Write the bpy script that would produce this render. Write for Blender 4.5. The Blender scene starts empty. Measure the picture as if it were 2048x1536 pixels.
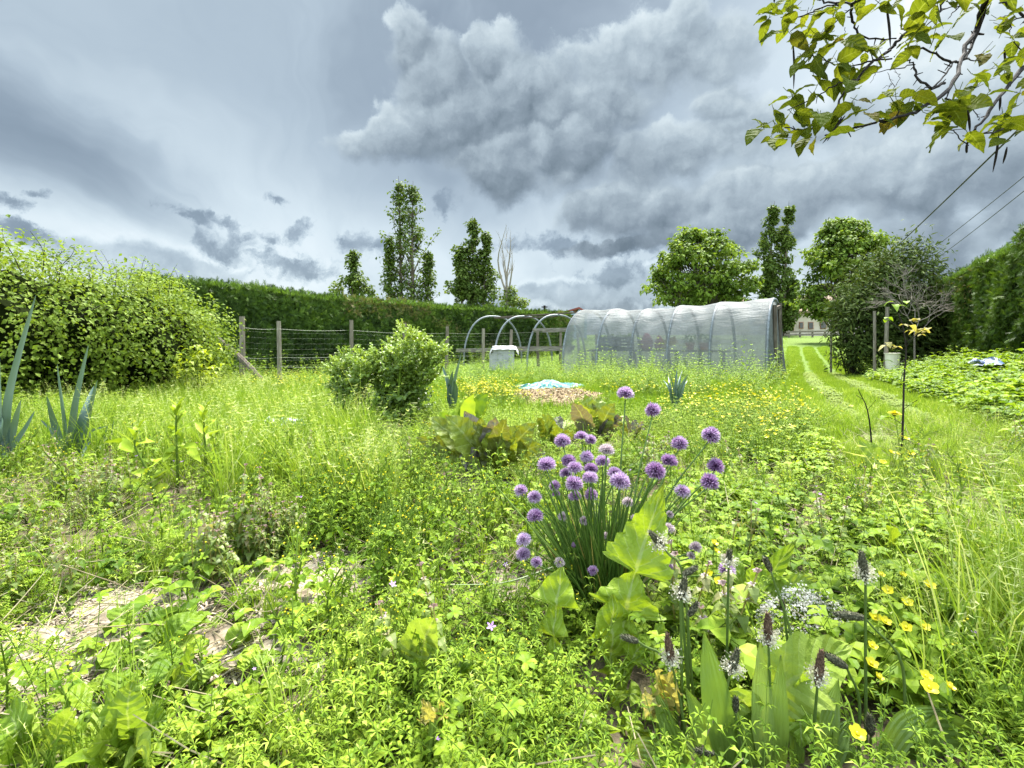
import bpy, math, random
import numpy as np
from mathutils import Vector

SEED = 11
random.seed(SEED)
rng = np.random.default_rng(SEED)
scene = bpy.context.scene
COL = scene.collection
PI = math.pi

# ------------------------------------------------------------------ camera numbers (2048 x 1536 photograph)
H, F, HY = 0.65, 1000.0, 690.0          # eye height, focal length in pixels, horizon row


def P(px, py, Y):
    """the point seen at pixel (px, py) of the photograph, Y metres ahead"""
    return np.array(((px - 1024) / F * Y, Y, H - (py - HY) / F * Y))


# ------------------------------------------------------------------ terrain
_TY = np.array([-30, 3, 8, 14, 17, 22, 27, 40, 62, 90, 600], float)
_TZ = np.array([0, 0, -.13, -.30, -.27, .02, .30, 1.0, 1.9, 2.0, 2.0], float)


def terrain(x, y):
    x = np.asarray(x, float); y = np.asarray(y, float)
    z = np.interp(y, _TY, _TZ)
    z = z + .018 * np.sin(x * 1.9 + y * .7) + .014 * np.sin(y * 2.6 - x * 1.1) + .008 * np.sin(x * 6.1) * np.sin(y * 5.3)
    return z


def G0(px, Y):
    x = (px - 1024) / F * Y
    return np.array((x, Y, float(terrain(x, Y))))


# ------------------------------------------------------------------ mesh collecting
class Geo:
    def __init__(self):
        self.V, self.Fc, self.T, self.M, self.U = [], [], [], [], []
        self.n = 0

    def add(self, v, f, t=0.5, mi=0, uv=None):
        v = np.asarray(v, float).reshape(-1, 3); f = np.asarray(f, np.int64).reshape(-1, 3)
        self.V.append(v); self.Fc.append(f + self.n)
        self.T.append(np.broadcast_to(np.asarray(t, float), (len(v),)).copy())
        self.M.append(np.broadcast_to(np.asarray(mi, np.int64), (len(f),)).copy())
        self.U.append(np.zeros((len(v), 3)) if uv is None else np.asarray(uv, float).reshape(-1, 3))
        self.n += len(v)
        return self

    def arrays(self):
        if not self.V:
            return np.zeros((0, 3)), np.zeros((0, 3), int), np.zeros(0), np.zeros(0, int), np.zeros((0, 3))
        return tuple(np.concatenate(a) for a in (self.V, self.Fc, self.T, self.M, self.U))

    def template(self):
        return self.arrays()

    def build(self, name, mats, parent=None, smooth=False, origin=None):
        v, f, t, m, u = self.arrays()
        if origin is not None:
            v = v - np.asarray(origin)
        me = bpy.data.meshes.new(name)
        nv, nf = len(v), len(f)
        me.vertices.add(nv); me.loops.add(nf * 3); me.polygons.add(nf)
        me.vertices.foreach_set('co', v.astype(np.float32).ravel())
        me.loops.foreach_set('vertex_index', f.astype(np.int32).ravel())
        me.polygons.foreach_set('loop_start', np.arange(0, nf * 3, 3, dtype=np.int32))
        me.polygons.foreach_set('material_index', m.astype(np.int32))
        me.polygons.foreach_set('use_smooth', np.full(nf, bool(smooth)))
        a = me.attributes.new('tint', 'FLOAT', 'POINT'); a.data.foreach_set('value', t.astype(np.float32))
        if np.any(u):
            a = me.attributes.new('luv', 'FLOAT_VECTOR', 'POINT'); a.data.foreach_set('vector', u.astype(np.float32).ravel())
        me.update(calc_edges=True)
        for mt in (mats if isinstance(mats, (list, tuple)) else [mats]):
            me.materials.append(mt)
        o = bpy.data.objects.new(name, me)
        COL.objects.link(o)
        if parent is not None:
            o.parent = parent
        if origin is not None:
            o.location = tuple(origin)
        return o


def tag(o, label, cat, group=None, kind=None):
    o['label'] = label; o['category'] = cat
    if group: o['group'] = group
    if kind: o['kind'] = kind
    return o


def thing(name, label, cat, loc=(0, 0, 0), group=None):
    o = bpy.data.objects.new(name, None); COL.objects.link(o)
    o.empty_display_size = .1
    o.location = tuple(loc)
    return tag(o, label, cat, group)


def part(geo, name, mats, root, smooth=False, label=None):
    """world-space geometry made a child of a thing"""
    o = geo.build(name, mats, root, smooth, origin=None)
    if root is not None:
        r, off = root, Vector((0, 0, 0))
        while r is not None:
            off += r.location; r = r.parent
        me = o.data
        co = np.empty(len(me.vertices) * 3, np.float32); me.vertices.foreach_get('co', co)
        co = co.reshape(-1, 3) - np.array(off, np.float32)
        me.vertices.foreach_set('co', co.ravel()); me.update()
    if label: o['label'] = label
    return o


def rots(yaw, tilt, az):
    """(n,3,3): spin by yaw about z, then tilt by tilt towards azimuth az"""
    cy, sy = np.cos(yaw), np.sin(yaw); z = np.zeros_like(cy); o = np.ones_like(cy)
    Rz = np.stack([np.stack([cy, -sy, z], -1), np.stack([sy, cy, z], -1), np.stack([z, z, o], -1)], -2)
    kx, ky = -np.sin(az), np.cos(az)
    c, s = np.cos(tilt), np.sin(tilt); C = 1 - c
    Rt = np.stack([np.stack([c + kx * kx * C, kx * ky * C, ky * s], -1),
                   np.stack([kx * ky * C, c + ky * ky * C, -kx * s], -1),
                   np.stack([-ky * s, kx * s, c], -1)], -2)
    return Rt @ Rz


def scatter(geo, tmpl, pos, scale=1.0, yaw=None, tilt=None, az=None, tint=None, zs=None):
    tv, tf, tt, tm, tu = tmpl
    pos = np.asarray(pos, float).reshape(-1, 3); n = len(pos)
    if n == 0: return
    yaw = rng.uniform(0, 2 * PI, n) if yaw is None else np.broadcast_to(yaw, (n,))
    tilt = np.zeros(n) if tilt is None else np.broadcast_to(tilt, (n,))
    az = rng.uniform(0, 2 * PI, n) if az is None else np.broadcast_to(az, (n,))
    tint = np.zeros(n) if tint is None else np.broadcast_to(tint, (n,))
    scale = np.broadcast_to(np.asarray(scale, float), (n,))
    R = rots(yaw, tilt, az)
    v = np.einsum('nij,kj->nki', R, tv) * scale[:, None, None]
    if zs is not None:
        v[:, :, 2] *= np.broadcast_to(zs, (n,))[:, None]
    v = v + pos[:, None, :]
    k = len(tv)
    f = tf[None] + (np.arange(n) * k)[:, None, None]
    t = tt[None] + tint[:, None]
    m = np.broadcast_to(tm[None], (n, len(tm)))
    u = np.broadcast_to(tu[None], (n,) + tu.shape)
    geo.add(v.reshape(-1, 3), f.reshape(-1, 3), t.reshape(-1), m.reshape(-1), u.reshape(-1, 3))


def scatter_many(geo, tmpls, pos, scale=1.0, **kw):
    pos = np.asarray(pos).reshape(-1, 3)
    n = len(pos); pick = rng.integers(0, len(tmpls), n)
    scale = np.broadcast_to(np.asarray(scale, float), (n,))
    kws = {k: (np.broadcast_to(a, (n,)) if a is not None else None) for k, a in kw.items()}
    for i, t in enumerate(tmpls):
        s = pick == i
        if s.any():
            scatter(geo, t, pos[s], scale[s], **{k: (a[s] if a is not None else None) for k, a in kws.items()})


# ------------------------------------------------------------------ shapes
def unit(a):
    a = np.asarray(a, float); return a / (np.linalg.norm(a) + 1e-9)


def curve(pts, n):
    """smooth polyline through pts (Catmull-Rom), n points"""
    p = np.asarray(pts, float)
    if len(p) == 2:
        s = np.linspace(0, 1, n)[:, None]; return p[0] + (p[1] - p[0]) * s
    q = np.vstack([2 * p[0] - p[1], p, 2 * p[-1] - p[-2]])
    out = []
    for s in np.linspace(0, len(p) - 1 - 1e-6, n):
        i = int(s); t = s - i; a, b, c, d = q[i:i + 4]
        out.append(.5 * (2 * b + (c - a) * t + (2 * a - 5 * b + 4 * c - d) * t * t + (3 * b - a - 3 * c + d) * t ** 3))
    return np.array(out)


def tube(geo, pts, rad, sides=5, t=.5, mi=0, cap=True):
    p = np.asarray(pts, float); n = len(p)
    rad = np.broadcast_to(np.asarray(rad, float), (n,)) if np.ndim(rad) else np.full(n, rad)
    d = np.gradient(p, axis=0); d /= np.linalg.norm(d, axis=1)[:, None] + 1e-12
    ref = np.array((0, 0, 1.)) if abs(d[:, 2]).mean() < .8 else np.array((1., 0, 0))
    a = np.cross(d, ref); a /= np.linalg.norm(a, axis=1)[:, None] + 1e-12
    b = np.cross(d, a)
    th = np.arange(sides) * 2 * PI / sides
    ring = a[:, None] * np.cos(th)[None, :, None] + b[:, None] * np.sin(th)[None, :, None]
    v = (p[:, None] + ring * rad[:, None, None]).reshape(-1, 3)
    i = np.arange(n - 1)[:, None] * sides; j = np.arange(sides)[None]; k = (j + 1) % sides
    q0, q1, q2, q3 = i + j, i + k, i + sides + k, i + sides + j
    f = np.concatenate([np.stack([q0, q1, q2], -1).reshape(-1, 3), np.stack([q0, q2, q3], -1).reshape(-1, 3)])
    if cap:
        v = np.vstack([v, p[:1], p[-1:]]); c0, c1 = n * sides, n * sides + 1
        jj = np.arange(sides); kk = (jj + 1) % sides
        f = np.concatenate([f, np.stack([kk, jj, np.full(sides, c0)], -1),
                            np.stack([(n - 1) * sides + jj, (n - 1) * sides + kk, np.full(sides, c1)], -1)])
    geo.add(v, f, t, mi)


def box(geo, c, size, R=None, t=.5, mi=0):
    s = np.asarray(size, float) / 2
    v = np.array([(x, y, z) for x in (-1, 1) for y in (-1, 1) for z in (-1, 1)], float) * s
    if R is not None: v = v @ np.asarray(R).T
    v = v + np.asarray(c)
    q = [(0, 1, 3, 2), (4, 6, 7, 5), (0, 4, 5, 1), (2, 3, 7, 6), (0, 2, 6, 4), (1, 5, 7, 3)]
    f = [t3 for a, b, c_, d in q for t3 in ((a, b, c_), (a, c_, d))]
    geo.add(v, f, t, mi)


def beam(geo, a, b, w, h, t=.5, mi=0, jit=0.0):
    """plank from a to b, w wide (horizontal), h high"""
    a = np.asarray(a, float); b = np.asarray(b, float); d = unit(b - a)
    up = np.array((0, 0, 1.)) if abs(d[2]) < .9 else np.array((0, 1., 0))
    s = unit(np.cross(d, up)); u = np.cross(s, d)
    n = 6; rows = []
    for k in range(n):
        p = a + (b - a) * k / (n - 1)
        j = rng.normal(0, jit, 2) if jit else (0, 0)
        for x, y in ((-1, -1), (1, -1), (1, 1), (-1, 1)):
            rows.append(p + s * (x * w / 2 + j[0]) + u * (y * h / 2 + j[1]))
    f = []
    for k in range(n - 1):
        for q in range(4):
            r = (q + 1) % 4
            f += [(k * 4 + q, k * 4 + r, k * 4 + 4 + r), (k * 4 + q, k * 4 + 4 + r, k * 4 + 4 + q)]
    f += [(0, 2, 1), (0, 3, 2)]; e = (n - 1) * 4; f += [(e, e + 1, e + 2), (e, e + 2, e + 3)]
    geo.add(rows, f, t, mi)


def leaf(geo, pts, width, prof, nrm=(0, 0, 1), fold=.25, t=.5, mi=0, ripple=0.0, n=None, cross=2, rib=14):
    """leaf blade along the curve pts; prof(s)->half-width factor 0..1; folded up along the midrib; cross columns each side"""
    n = n or 12
    c = curve(pts, n)
    d = np.gradient(c, axis=0); d /= np.linalg.norm(d, axis=1)[:, None] + 1e-12
    nr = np.asarray(nrm, float)
    side = np.cross(d, nr); side /= np.linalg.norm(side, axis=1)[:, None] + 1e-12
    up = np.cross(side, d)
    s = np.linspace(0, 1, n)
    pl, pr = np.array([prof(x) for x in s]), np.array([prof(x + .013 if x < .98 else x) for x in s])
    cols = np.linspace(-1, 1, 2 * cross + 1)
    v, uv, ph = [], [], rng.uniform(0, 6, 3)
    for j, u in enumerate(cols):
        w = (pl if u < 0 else pr) * width * .5
        off = abs(u) * w * fold * 1.0 + ripple * abs(u) * (np.sin(s * 23 + ph[0] + (3 if u > 0 else 0)) + .7 * np.sin(s * 41 + ph[1] + u * 2)) * .5 \
            + ripple * .35 * np.sin(s * 30 + ph[2]) * (1 - abs(u))
        v.append(c + side * (u * w)[:, None] + up * off[:, None])
        uv.append(np.stack([np.full(n, u), s, np.full(n, rib)], -1))
    v = np.stack(v, 1).reshape(-1, 3); uv = np.stack(uv, 1).reshape(-1, 3)
    k = len(cols); f = []
    for i in range(n - 1):
        for j in range(k - 1):
            a = i * k + j
            f += [(a, a + 1, a + k + 1), (a, a + k + 1, a + k)]
    geo.add(v, f, t, mi, uv)


p_ovate = lambda s: max(.02, math.sin(PI * min(1, s) ** .72) ** .85)
p_round = lambda s: max(.02, math.sin(PI * min(1, s) ** .85) ** .58)
p_lance = lambda s: max(.02, math.sin(PI * min(1, s) ** .9) ** .9)
p_strap = lambda s: max(.03, min(1, (.55 + .6 * s) if s < .5 else 1.7 * (1 - s) ** .75 + .0))
p_heart = lambda s: max(.02, (math.sin(PI * min(1, s) ** .5) ** .8) * (1 if s > .02 else .5))


def p_jag(k=6, depth=.55, low=.35):
    """runcinate outline: teeth pointing back to the base, large end lobe"""
    def f(s):
        env = (.40 + .72 * s) if s < .74 else max(.02, .98 * (1 - s) / .26) ** .8
        ph = (s * k) % 1.0
        tooth = 1 - depth * ph ** .7 if s < .74 else 1
        return max(.03, env * tooth)
    return f


def p_wavy(base, k=9, a=.12):
    return lambda s: max(.02, base(s) * (1 + a * math.sin(s * k * 2 * PI)))


# ------------------------------------------------------------------ materials
def new_mat(name):
    m = bpy.data.materials.new(name); m.use_nodes = True
    nt = m.node_tree; nt.nodes.clear()
    return m, nt


class NT:
    """little helper for node graphs"""
    def __init__(self, nt): self.nt = nt

    def n(self, typ, ins=None, **props):
        nd = self.nt.nodes.new(typ)
        for k, v in props.items(): setattr(nd, k, v)
        for k, v in (ins or {}).items():
            self.put(nd.inputs[k], v)
        return nd

    def put(self, sock, v):
        if isinstance(v, bpy.types.NodeSocket): self.nt.links.new(v, sock)
        elif isinstance(v, bpy.types.Node): self.nt.links.new(v.outputs[0], sock)
        else:
            try: sock.default_value = v
            except Exception: sock.default_value = (*v, 1.0)

    def m(self, op, a, b=None, c=None, clamp=False):
        nd = self.nt.nodes.new('ShaderNodeMath'); nd.operation = op; nd.use_clamp = clamp
        for i, v in enumerate((a, b, c)):
            if v is not None: self.put(nd.inputs[i], v)
        return nd.outputs[0]

    def v(self, op, a, b=None, scale=None):
        nd = self.nt.nodes.new('ShaderNodeVectorMath'); nd.operation = op
        self.put(nd.inputs[0], a)
        if b is not None: self.put(nd.inputs[1], b)
        if scale is not None: self.put(nd.inputs['Scale'], scale)
        return nd.outputs['Value'] if op in ('LENGTH', 'DOT_PRODUCT') else nd.outputs[0]

    def ramp(self, fac, stops, interp='LINEAR'):
        nd = self.nt.nodes.new('ShaderNodeValToRGB'); cr = nd.color_ramp; cr.interpolation = interp
        while len(cr.elements) < len(stops): cr.elements.new(.5)
        for e, (p, c) in zip(cr.elements, stops): e.position = p; e.color = (*c, 1) if len(c) == 3 else c
        self.put(nd.inputs[0], fac); return nd.outputs[0]

    def mix(self, f, a, b, typ='MIX'):
        nd = self.nt.nodes.new('ShaderNodeMix'); nd.data_type = 'RGBA'; nd.blend_type = typ; nd.clamp_factor = True
        self.put(nd.inputs[0], f); self.put(nd.inputs[6], a); self.put(nd.inputs[7], b)
        return nd.outputs[2]

    def smooth(self, x, a, b):
        nd = self.nt.nodes.new('ShaderNodeMapRange'); nd.interpolation_type = 'SMOOTHSTEP'
        self.put(nd.inputs[0], x); self.put(nd.inputs[1], a); self.put(nd.inputs[2], b)
        return nd.outputs[0]

    def noise(self, vec, scale, detail=4, rough=.55, dist=0.0, col=False):
        nd = self.n('ShaderNodeTexNoise', {'Scale': scale, 'Detail': detail, 'Roughness': rough, 'Distortion': dist})
        if vec is not None: self.put(nd.inputs['Vector'], vec)
        return nd.outputs[1 if col else 0]


def leafmat(name, stops, transl=.4, rough=.45, spec=.35, veins=0.0, tcol=(1.25, 1.2, .55), vary=.25, gain=1.0):
    m, nt = new_mat(name); N = NT(nt)
    at = N.n('ShaderNodeAttribute', attribute_name='tint')
    geo = N.n('ShaderNodeNewGeometry')
    nz = N.noise(geo.outputs['Position'], 26.0 if veins else 3.1, 4)
    fac = N.m('ADD', at.outputs['Fac'], N.m('MULTIPLY', N.m('SUBTRACT', nz, .5), vary * 2))
    col = N.ramp(fac, stops)
    if gain != 1.0:
        col = N.mix(1.0, col, (gain, gain, gain, 1), 'MULTIPLY')
    nrm = None
    if veins:
        lu = N.n('ShaderNodeAttribute', attribute_name='luv')
        sx = N.n('ShaderNodeSeparateXYZ'); N.put(sx.inputs[0], lu.outputs['Vector'])
        au = N.m('ABSOLUTE', sx.outputs[0])
        mid = N.smooth(au, .09, .03)
        ph = N.m('MULTIPLY', N.m('SUBTRACT', sx.outputs[1], N.m('MULTIPLY', au, .16)), sx.outputs[2])
        saw = N.m('ABSOLUTE', N.m('SUBTRACT', N.m('FRACT', ph), .5))
        lat = N.m('MULTIPLY', N.smooth(saw, .09, .0), .55)
        vn = N.m('MAXIMUM', mid, lat)
        fine = N.noise(geo.outputs['Position'], 60, 4, .6)
        col = N.mix(N.m('MULTIPLY', vn, veins), col, (.30, .36, .13, 1))
        hgt = N.m('ADD', N.m('MULTIPLY', saw, 1.0), N.m('MULTIPLY', fine, .9))
        bp = N.n('ShaderNodeBump', {'Strength': .9, 'Distance': .006, 'Height': hgt}); nrm = bp.outputs[0]
    pb = N.n('ShaderNodeBsdfPrincipled', {'Base Color': col, 'Roughness': rough, 'Specular IOR Level': spec})
    tc = N.mix(1.0, col, (*tcol, 1), 'MULTIPLY')
    tr = N.n('ShaderNodeBsdfTranslucent', {'Color': tc})
    if nrm is not None:
        N.put(pb.inputs['Normal'], nrm); N.put(tr.inputs['Normal'], nrm)
    mx = N.n('ShaderNodeMixShader', {0: transl, 1: pb.outputs[0], 2: tr.outputs[0]})
    out = N.n('ShaderNodeOutputMaterial', {'Surface': mx.outputs[0]})
    return m


def solid(name, stops, rough=.7, spec=.3, scale=8.0, stretch=(1, 1, 1), bump=.3, dist=.01, metal=0.0, detail=6):
    m, nt = new_mat(name); N = NT(nt)
    tc = N.n('ShaderNodeTexCoord')
    mp = N.n('ShaderNodeMapping', {'Vector': tc.outputs['Object'], 'Scale': stretch})
    nz = N.noise(mp.outputs[0], scale, detail)
    at = N.n('ShaderNodeAttribute', attribute_name='tint')
    f = N.m('ADD', N.m('MULTIPLY', N.m('SUBTRACT', nz, .5), 1.6), at.outputs['Fac'])
    col = N.ramp(f, stops)
    pb = N.n('ShaderNodeBsdfPrincipled', {'Base Color': col, 'Roughness': rough, 'Specular IOR Level': spec, 'Metallic': metal})
    if bump:
        bp = N.n('ShaderNodeBump', {'Strength': bump, 'Distance': dist, 'Height': nz}); N.put(pb.inputs['Normal'], bp.outputs[0])
    N.n('ShaderNodeOutputMaterial', {'Surface': pb.outputs[0]})
    return m
# ------------------------------------------------------------------ camera, sun, sky
cam = bpy.data.cameras.new('camera'); camo = bpy.data.objects.new('camera', cam); COL.objects.link(camo)
cam.sensor_fit = 'HORIZONTAL'; cam.sensor_width = 36.0; cam.lens = 36.0 * F / 2048
cam.shift_y = (HY - 768) / 2048
cam.clip_start = .02; cam.clip_end = 3000
camo.location = (0, 0, H); camo.rotation_euler = (PI / 2, 0, 0)
scene.camera = camo

SUN_EL, SUN_AZ = math.radians(62), math.radians(25)      # azimuth measured from straight ahead (+Y) to the right (+X)
sd = Vector((math.cos(SUN_EL) * math.sin(SUN_AZ), math.cos(SUN_EL) * math.cos(SUN_AZ), math.sin(SUN_EL)))
sl = bpy.data.lights.new('sun', 'SUN'); sl.energy = 3.8; sl.angle = math.radians(20); sl.color = (1, .965, .90)
so = bpy.data.objects.new('sun', sl); COL.objects.link(so)
so.rotation_euler = sd.to_track_quat('Z', 'Y').to_euler()
so.location = (8, 12, 20)

scene.view_settings.view_transform = 'Standard'; scene.view_settings.look = 'None'
scene.view_settings.exposure = 2.36; scene.view_settings.gamma = 1
scene.render.engine = 'CYCLES'
cy = scene.cycles
cy.max_bounces = 6; cy.diffuse_bounces = 3; cy.glossy_bounces = 2; cy.transmission_bounces = 4; cy.transparent_max_bounces = 8
cy.caustics_reflective = False; cy.caustics_refractive = False
cy.use_denoising = True
cy.sample_clamp_indirect = 4.0


def build_sky():
    w = bpy.data.worlds.new('World'); scene.world = w; w.use_nodes = True
    nt = w.node_tree; nt.nodes.clear(); N = NT(nt)
    tc = N.n('ShaderNodeTexCoord'); D = N.v('NORMALIZE', tc.outputs['Generated'])
    s = N.n('ShaderNodeSeparateXYZ', {0: D}); x, y, z = s.outputs
    az = N.m('ARCTAN2', x, y); el = N.m('ARCSINE', z)
    zc = N.m('MAXIMUM', z, 0.0)
    # --- a real sky far above the clouds
    sky = N.n('ShaderNodeTexSky'); sky.sky_type = 'NISHITA'; sky.sun_disc = False
    sky.sun_elevation = SUN_EL; sky.sun_rotation = SUN_AZ
    blue = N.mix(1.0, sky.outputs[0], (.05, .05, .05, 1), 'MULTIPLY')

    def angles(px, py):
        d = unit(((px - 1024) / F, 1, (HY - py) / F)); return math.atan2(d[0], d[1]), math.asin(d[2])

    # --- warped directions shared by the cloud layers
    warp = N.noise(N.v('SCALE', D, scale=3.0), 1.0, 4, .55, col=True)
    Dw = N.v('ADD', D, N.v('SCALE', N.v('SUBTRACT', warp, (.5, .5, .5)), scale=.16))
    warp2 = N.noise(N.v('SCALE', D, scale=11.0), 1.0, 8, .66, col=True)
    Dw2 = N.v('ADD', D, N.v('SCALE', N.v('SUBTRACT', warp2, (.5, .5, .5)), scale=.075))
    sw = N.n('ShaderNodeSeparateXYZ', {0: N.v('ADD', Dw, N.v('SCALE', N.v('SUBTRACT', warp2, (.5, .5, .5)), scale=.06))})
    azw = N.m('ARCTAN2', sw.outputs[0], sw.outputs[1]); elw = sw.outputs[2]

    s2 = N.n('ShaderNodeSeparateXYZ', {0: Dw2}); az2 = N.m('ARCTAN2', s2.outputs[0], s2.outputs[1]); el2 = s2.outputs[2]
    last = {}

    def blob(px, py, rx, ry, rot=0.0, warped=1):
        a0, e0 = angles(px, py); A = (az, azw, az2)[warped]; E = (z, elw, el2)[warped]
        da = N.m('SUBTRACT', A, a0); de = N.m('SUBTRACT', E, math.sin(e0))
        c, sn = math.cos(rot), math.sin(rot)
        p = N.m('DIVIDE', N.m('ADD', N.m('MULTIPLY', da, c), N.m('MULTIPLY', de, sn)), rx / F)
        q = N.m('DIVIDE', N.m('SUBTRACT', N.m('MULTIPLY', de, c), N.m('MULTIPLY', da, sn)), ry / F)
        last['pq'] = (p, q)
        r = N.m('SQRT', N.m('ADD', N.m('MULTIPLY', p, p), N.m('MULTIPLY', q, q)))
        return N.m('SUBTRACT', 1.0, r)

    def union(bs):
        o = bs[0]
        for b in bs[1:]: o = N.m('MAXIMUM', o, b)
        return o

    # --- high veil: soft drawn-out streaks on a flat cloud layer seen in perspective
    pz = N.m('ADD', zc, .22)
    pl = N.n('ShaderNodeCombineXYZ', {0: N.m('DIVIDE', x, pz), 1: N.m('DIVIDE', y, pz)})
    plw = N.v('ADD', pl.outputs[0], N.v('SCALE', N.v('SUBTRACT', warp, (.5, .5, .5)), scale=.9))
    mp = N.n('ShaderNodeMapping', {'Vector': plw, 'Rotation': (0, 0, math.radians(-8)), 'Scale': (2.1, .42, 1)})
    streak = N.noise(mp.outputs[0], 1.0, 6, .50, .5)
    mp2 = N.n('ShaderNodeMapping', {'Vector': plw, 'Rotation': (0, 0, math.radians(14)), 'Scale': (.8, .40, 1)})
    broad = N.noise(mp2.outputs[0], 1.0, 4, .5, .4)
    veilv = N.m('ADD', N.m('MULTIPLY', N.m('SUBTRACT', streak, .5), 1.05), N.m('MULTIPLY', N.m('SUBTRACT', broad, .5), .70))
    hb = N.ramp(N.m('DIVIDE', zc, .75), [(0, (.36, .36, .36)), (.055, (.46, .46, .46)), (.13, (.65, .65, .65)), (.24, (.62, .62, .62)),
                                        (.38, (.50, .50, .50)), (.55, (.42, .42, .42)), (1, (.43, .43, .43))])
    gl = N.m('ADD', N.m('MULTIPLY', N.smooth(blob(560, 500, 620, 170, .05, 0), 0, 1), .08),
             N.m('MULTIPLY', N.smooth(blob(1850, 60, 620, 330, 0, 0), 0, 1), .32))
    gl = N.m('SUBTRACT', gl, N.m('MULTIPLY', N.smooth(blob(150, 300, 420, 110, -.25), 0, .8), .12))
    veil = N.m('ADD', N.m('ADD', hb, gl), N.m('MULTIPLY', veilv, .46))

    # --- the big cumulus bank: rounded billows lit from the upper left
    def puff(dv, k):
        vo = N.n('ShaderNodeTexVoronoi', {'Vector': dv, 'Scale': k}, feature='F1'); return N.m('SUBTRACT', 1.0, vo.outputs['Distance'])
    def billow(dv):
        return N.m('ADD', N.m('MULTIPLY', N.noise(dv, 3.2, 3, .45), .62), N.m('ADD', N.m('MULTIPLY', puff(dv, 9.0), .26), N.m('ADD', N.m('MULTIPLY', puff(dv, 22.0), .13), N.m('MULTIPLY', N.noise(dv, 26.0, 7, .64), .22))))
    sdir = unit((-.14, 0.0, .30))
    Dq = N.v('ADD', D, N.v('SCALE', N.v('SUBTRACT', warp2, (.5, .5, .5)), scale=.055))
    b0 = billow(Dq); b1 = billow(N.v('ADD', Dq, tuple(sdir * .040))); b2 = billow(N.v('ADD', Dq, tuple(sdir * .013)))
    mass = shade = None
    for lb in ((835, 108, 62, 62), (872, 175, 95, 85), (985, 138, 58, 50), (1015, 195, 115, 85), (925, 255, 175, 80, .1), (790, 290, 110, 42), (1000, 335, 145, 88), (1110, 205, 85, 65), (1215, 225, 115, 85),
               (1150, 305, 140, 80), (1290, 335, 130, 75), (1440, 185, 72, 62), (1475, 265, 125, 95), (1385, 300, 120, 85), (1285, 425, 210, 72), (1450, 465, 220, 62), (1650, 375, 270, 95), (1900, 345, 310, 110),
               (1640, 250, 200, 90), (1330, 120, 240, 70), (1250, 500, 170, 22), (2300, 260, 420, 260)):
        b_ = blob(*lb); p_, q_ = last['pq']; sh = N.m('ADD', N.m('MULTIPLY', p_, -.40), N.m('MULTIPLY', q_, .80))
        if mass is None: mass, shade = b_, sh; continue
        w_ = N.smooth(N.m('SUBTRACT', b_, mass), -.20, .20); shade = N.m('ADD', N.m('MULTIPLY', shade, N.m('SUBTRACT', 1.0, w_)), N.m('MULTIPLY', sh, w_)); mass = N.m('MAXIMUM', mass, b_)
    dens = N.m('ADD', N.m('MULTIPLY', mass, 1.0), N.m('MULTIPLY', N.m('SUBTRACT', b0, .62), 2.1))
    shv = N.smooth(shade, -.9, 1.0)
    cov = N.m('MULTIPLY', N.smooth(dens, -.03, N.m('ADD', .20, N.m('MULTIPLY', N.m('SUBTRACT', 1.0, shv), .50))), 1.0)
    emb = N.m('ADD', N.m('MULTIPLY', N.m('SUBTRACT', b0, b1), .45), N.m('MULTIPLY', N.m('SUBTRACT', b0, b2), .85))
    topl = N.smooth(el, math.radians(10), math.radians(27))
    rim = N.smooth(dens, .34, .03)
    cumv = N.m('ADD', N.m('ADD', .275, N.m('MULTIPLY', shv, N.m('ADD', .15, N.m('MULTIPLY', topl, .15)))), N.m('ADD', emb, N.m('MULTIPLY', N.m('MULTIPLY', rim, shv), .15)))
    cumv = N.m('ADD', cumv, N.m('ADD', N.m('MULTIPLY', N.m('SUBTRACT', broad, .5), .20), N.m('MULTIPLY', N.smooth(blob(1850, 60, 620, 330, 0, 0), 0, 1), .16)))
    lum = N.mix(N.m('MULTIPLY', cov, .92), veil, cumv)

    # --- bright low bank behind the shrub, small dark scraps
    bank = union([blob(250, 515, 150, 46, -.15), blob(370, 540, 110, 30, -.2), blob(1230, 590, 240, 45, 0), blob(1010, 590, 160, 30, 0)])
    dbk = N.m('ADD', N.m('MULTIPLY', bank, 1.1), N.m('MULTIPLY', N.m('SUBTRACT', b0, .56), 1.5))
    cbk = N.smooth(dbk, -.05, .3)
    lbk = N.m('ADD', N.m('ADD', .46, N.m('MULTIPLY', emb, 1.1)), N.m('MULTIPLY', N.smooth(dbk, .5, .05), .34))
    lum = N.mix(N.m('MULTIPLY', cbk, .8), lum, lbk)
    frag = N.noise(Dw2, 20.0, 6, .62)
    scraps = union([blob(478, 496, 95, 40, -.05, 2), blob(590, 535, 75, 26, -.12, 2), blob(385, 438, 60, 15, -.25, 2), blob(455, 448, 45, 15, -.35, 2), blob(715, 495, 75, 32, 0, 2),
                    blob(600, 468, 36, 22, .4, 2), blob(545, 478, 26, 16, 0, 2), blob(1110, 490, 130, 26, .0, 2), blob(1230, 550, 90, 30, 0, 2), blob(565, 405, 34, 11, 0, 2), blob(1330, 480, 160, 26, .05, 2),
                    blob(40, 465, 50, 18, 0, 2), blob(10, 405, 50, 16, 0, 2), blob(885, 412, 40, 24, 0, 2), blob(70, 388, 22, 10, 0, 2), blob(1180, 622, 190, 24, 0, 2)])
    dsc = N.m('ADD', N.m('MULTIPLY', scraps, .85), N.m('MULTIPLY', N.m('SUBTRACT', frag, .5), 2.6))
    csc = N.smooth(dsc, .0, .75)
    lsc = N.m('ADD', .30, N.m('MULTIPLY', N.m('SUBTRACT', frag, .5), -.25))
    lsc = N.m('ADD', lsc, N.m('MULTIPLY', emb, .5))
    lum = N.mix(N.m('MULTIPLY', csc, .85), lum, lsc)

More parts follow.
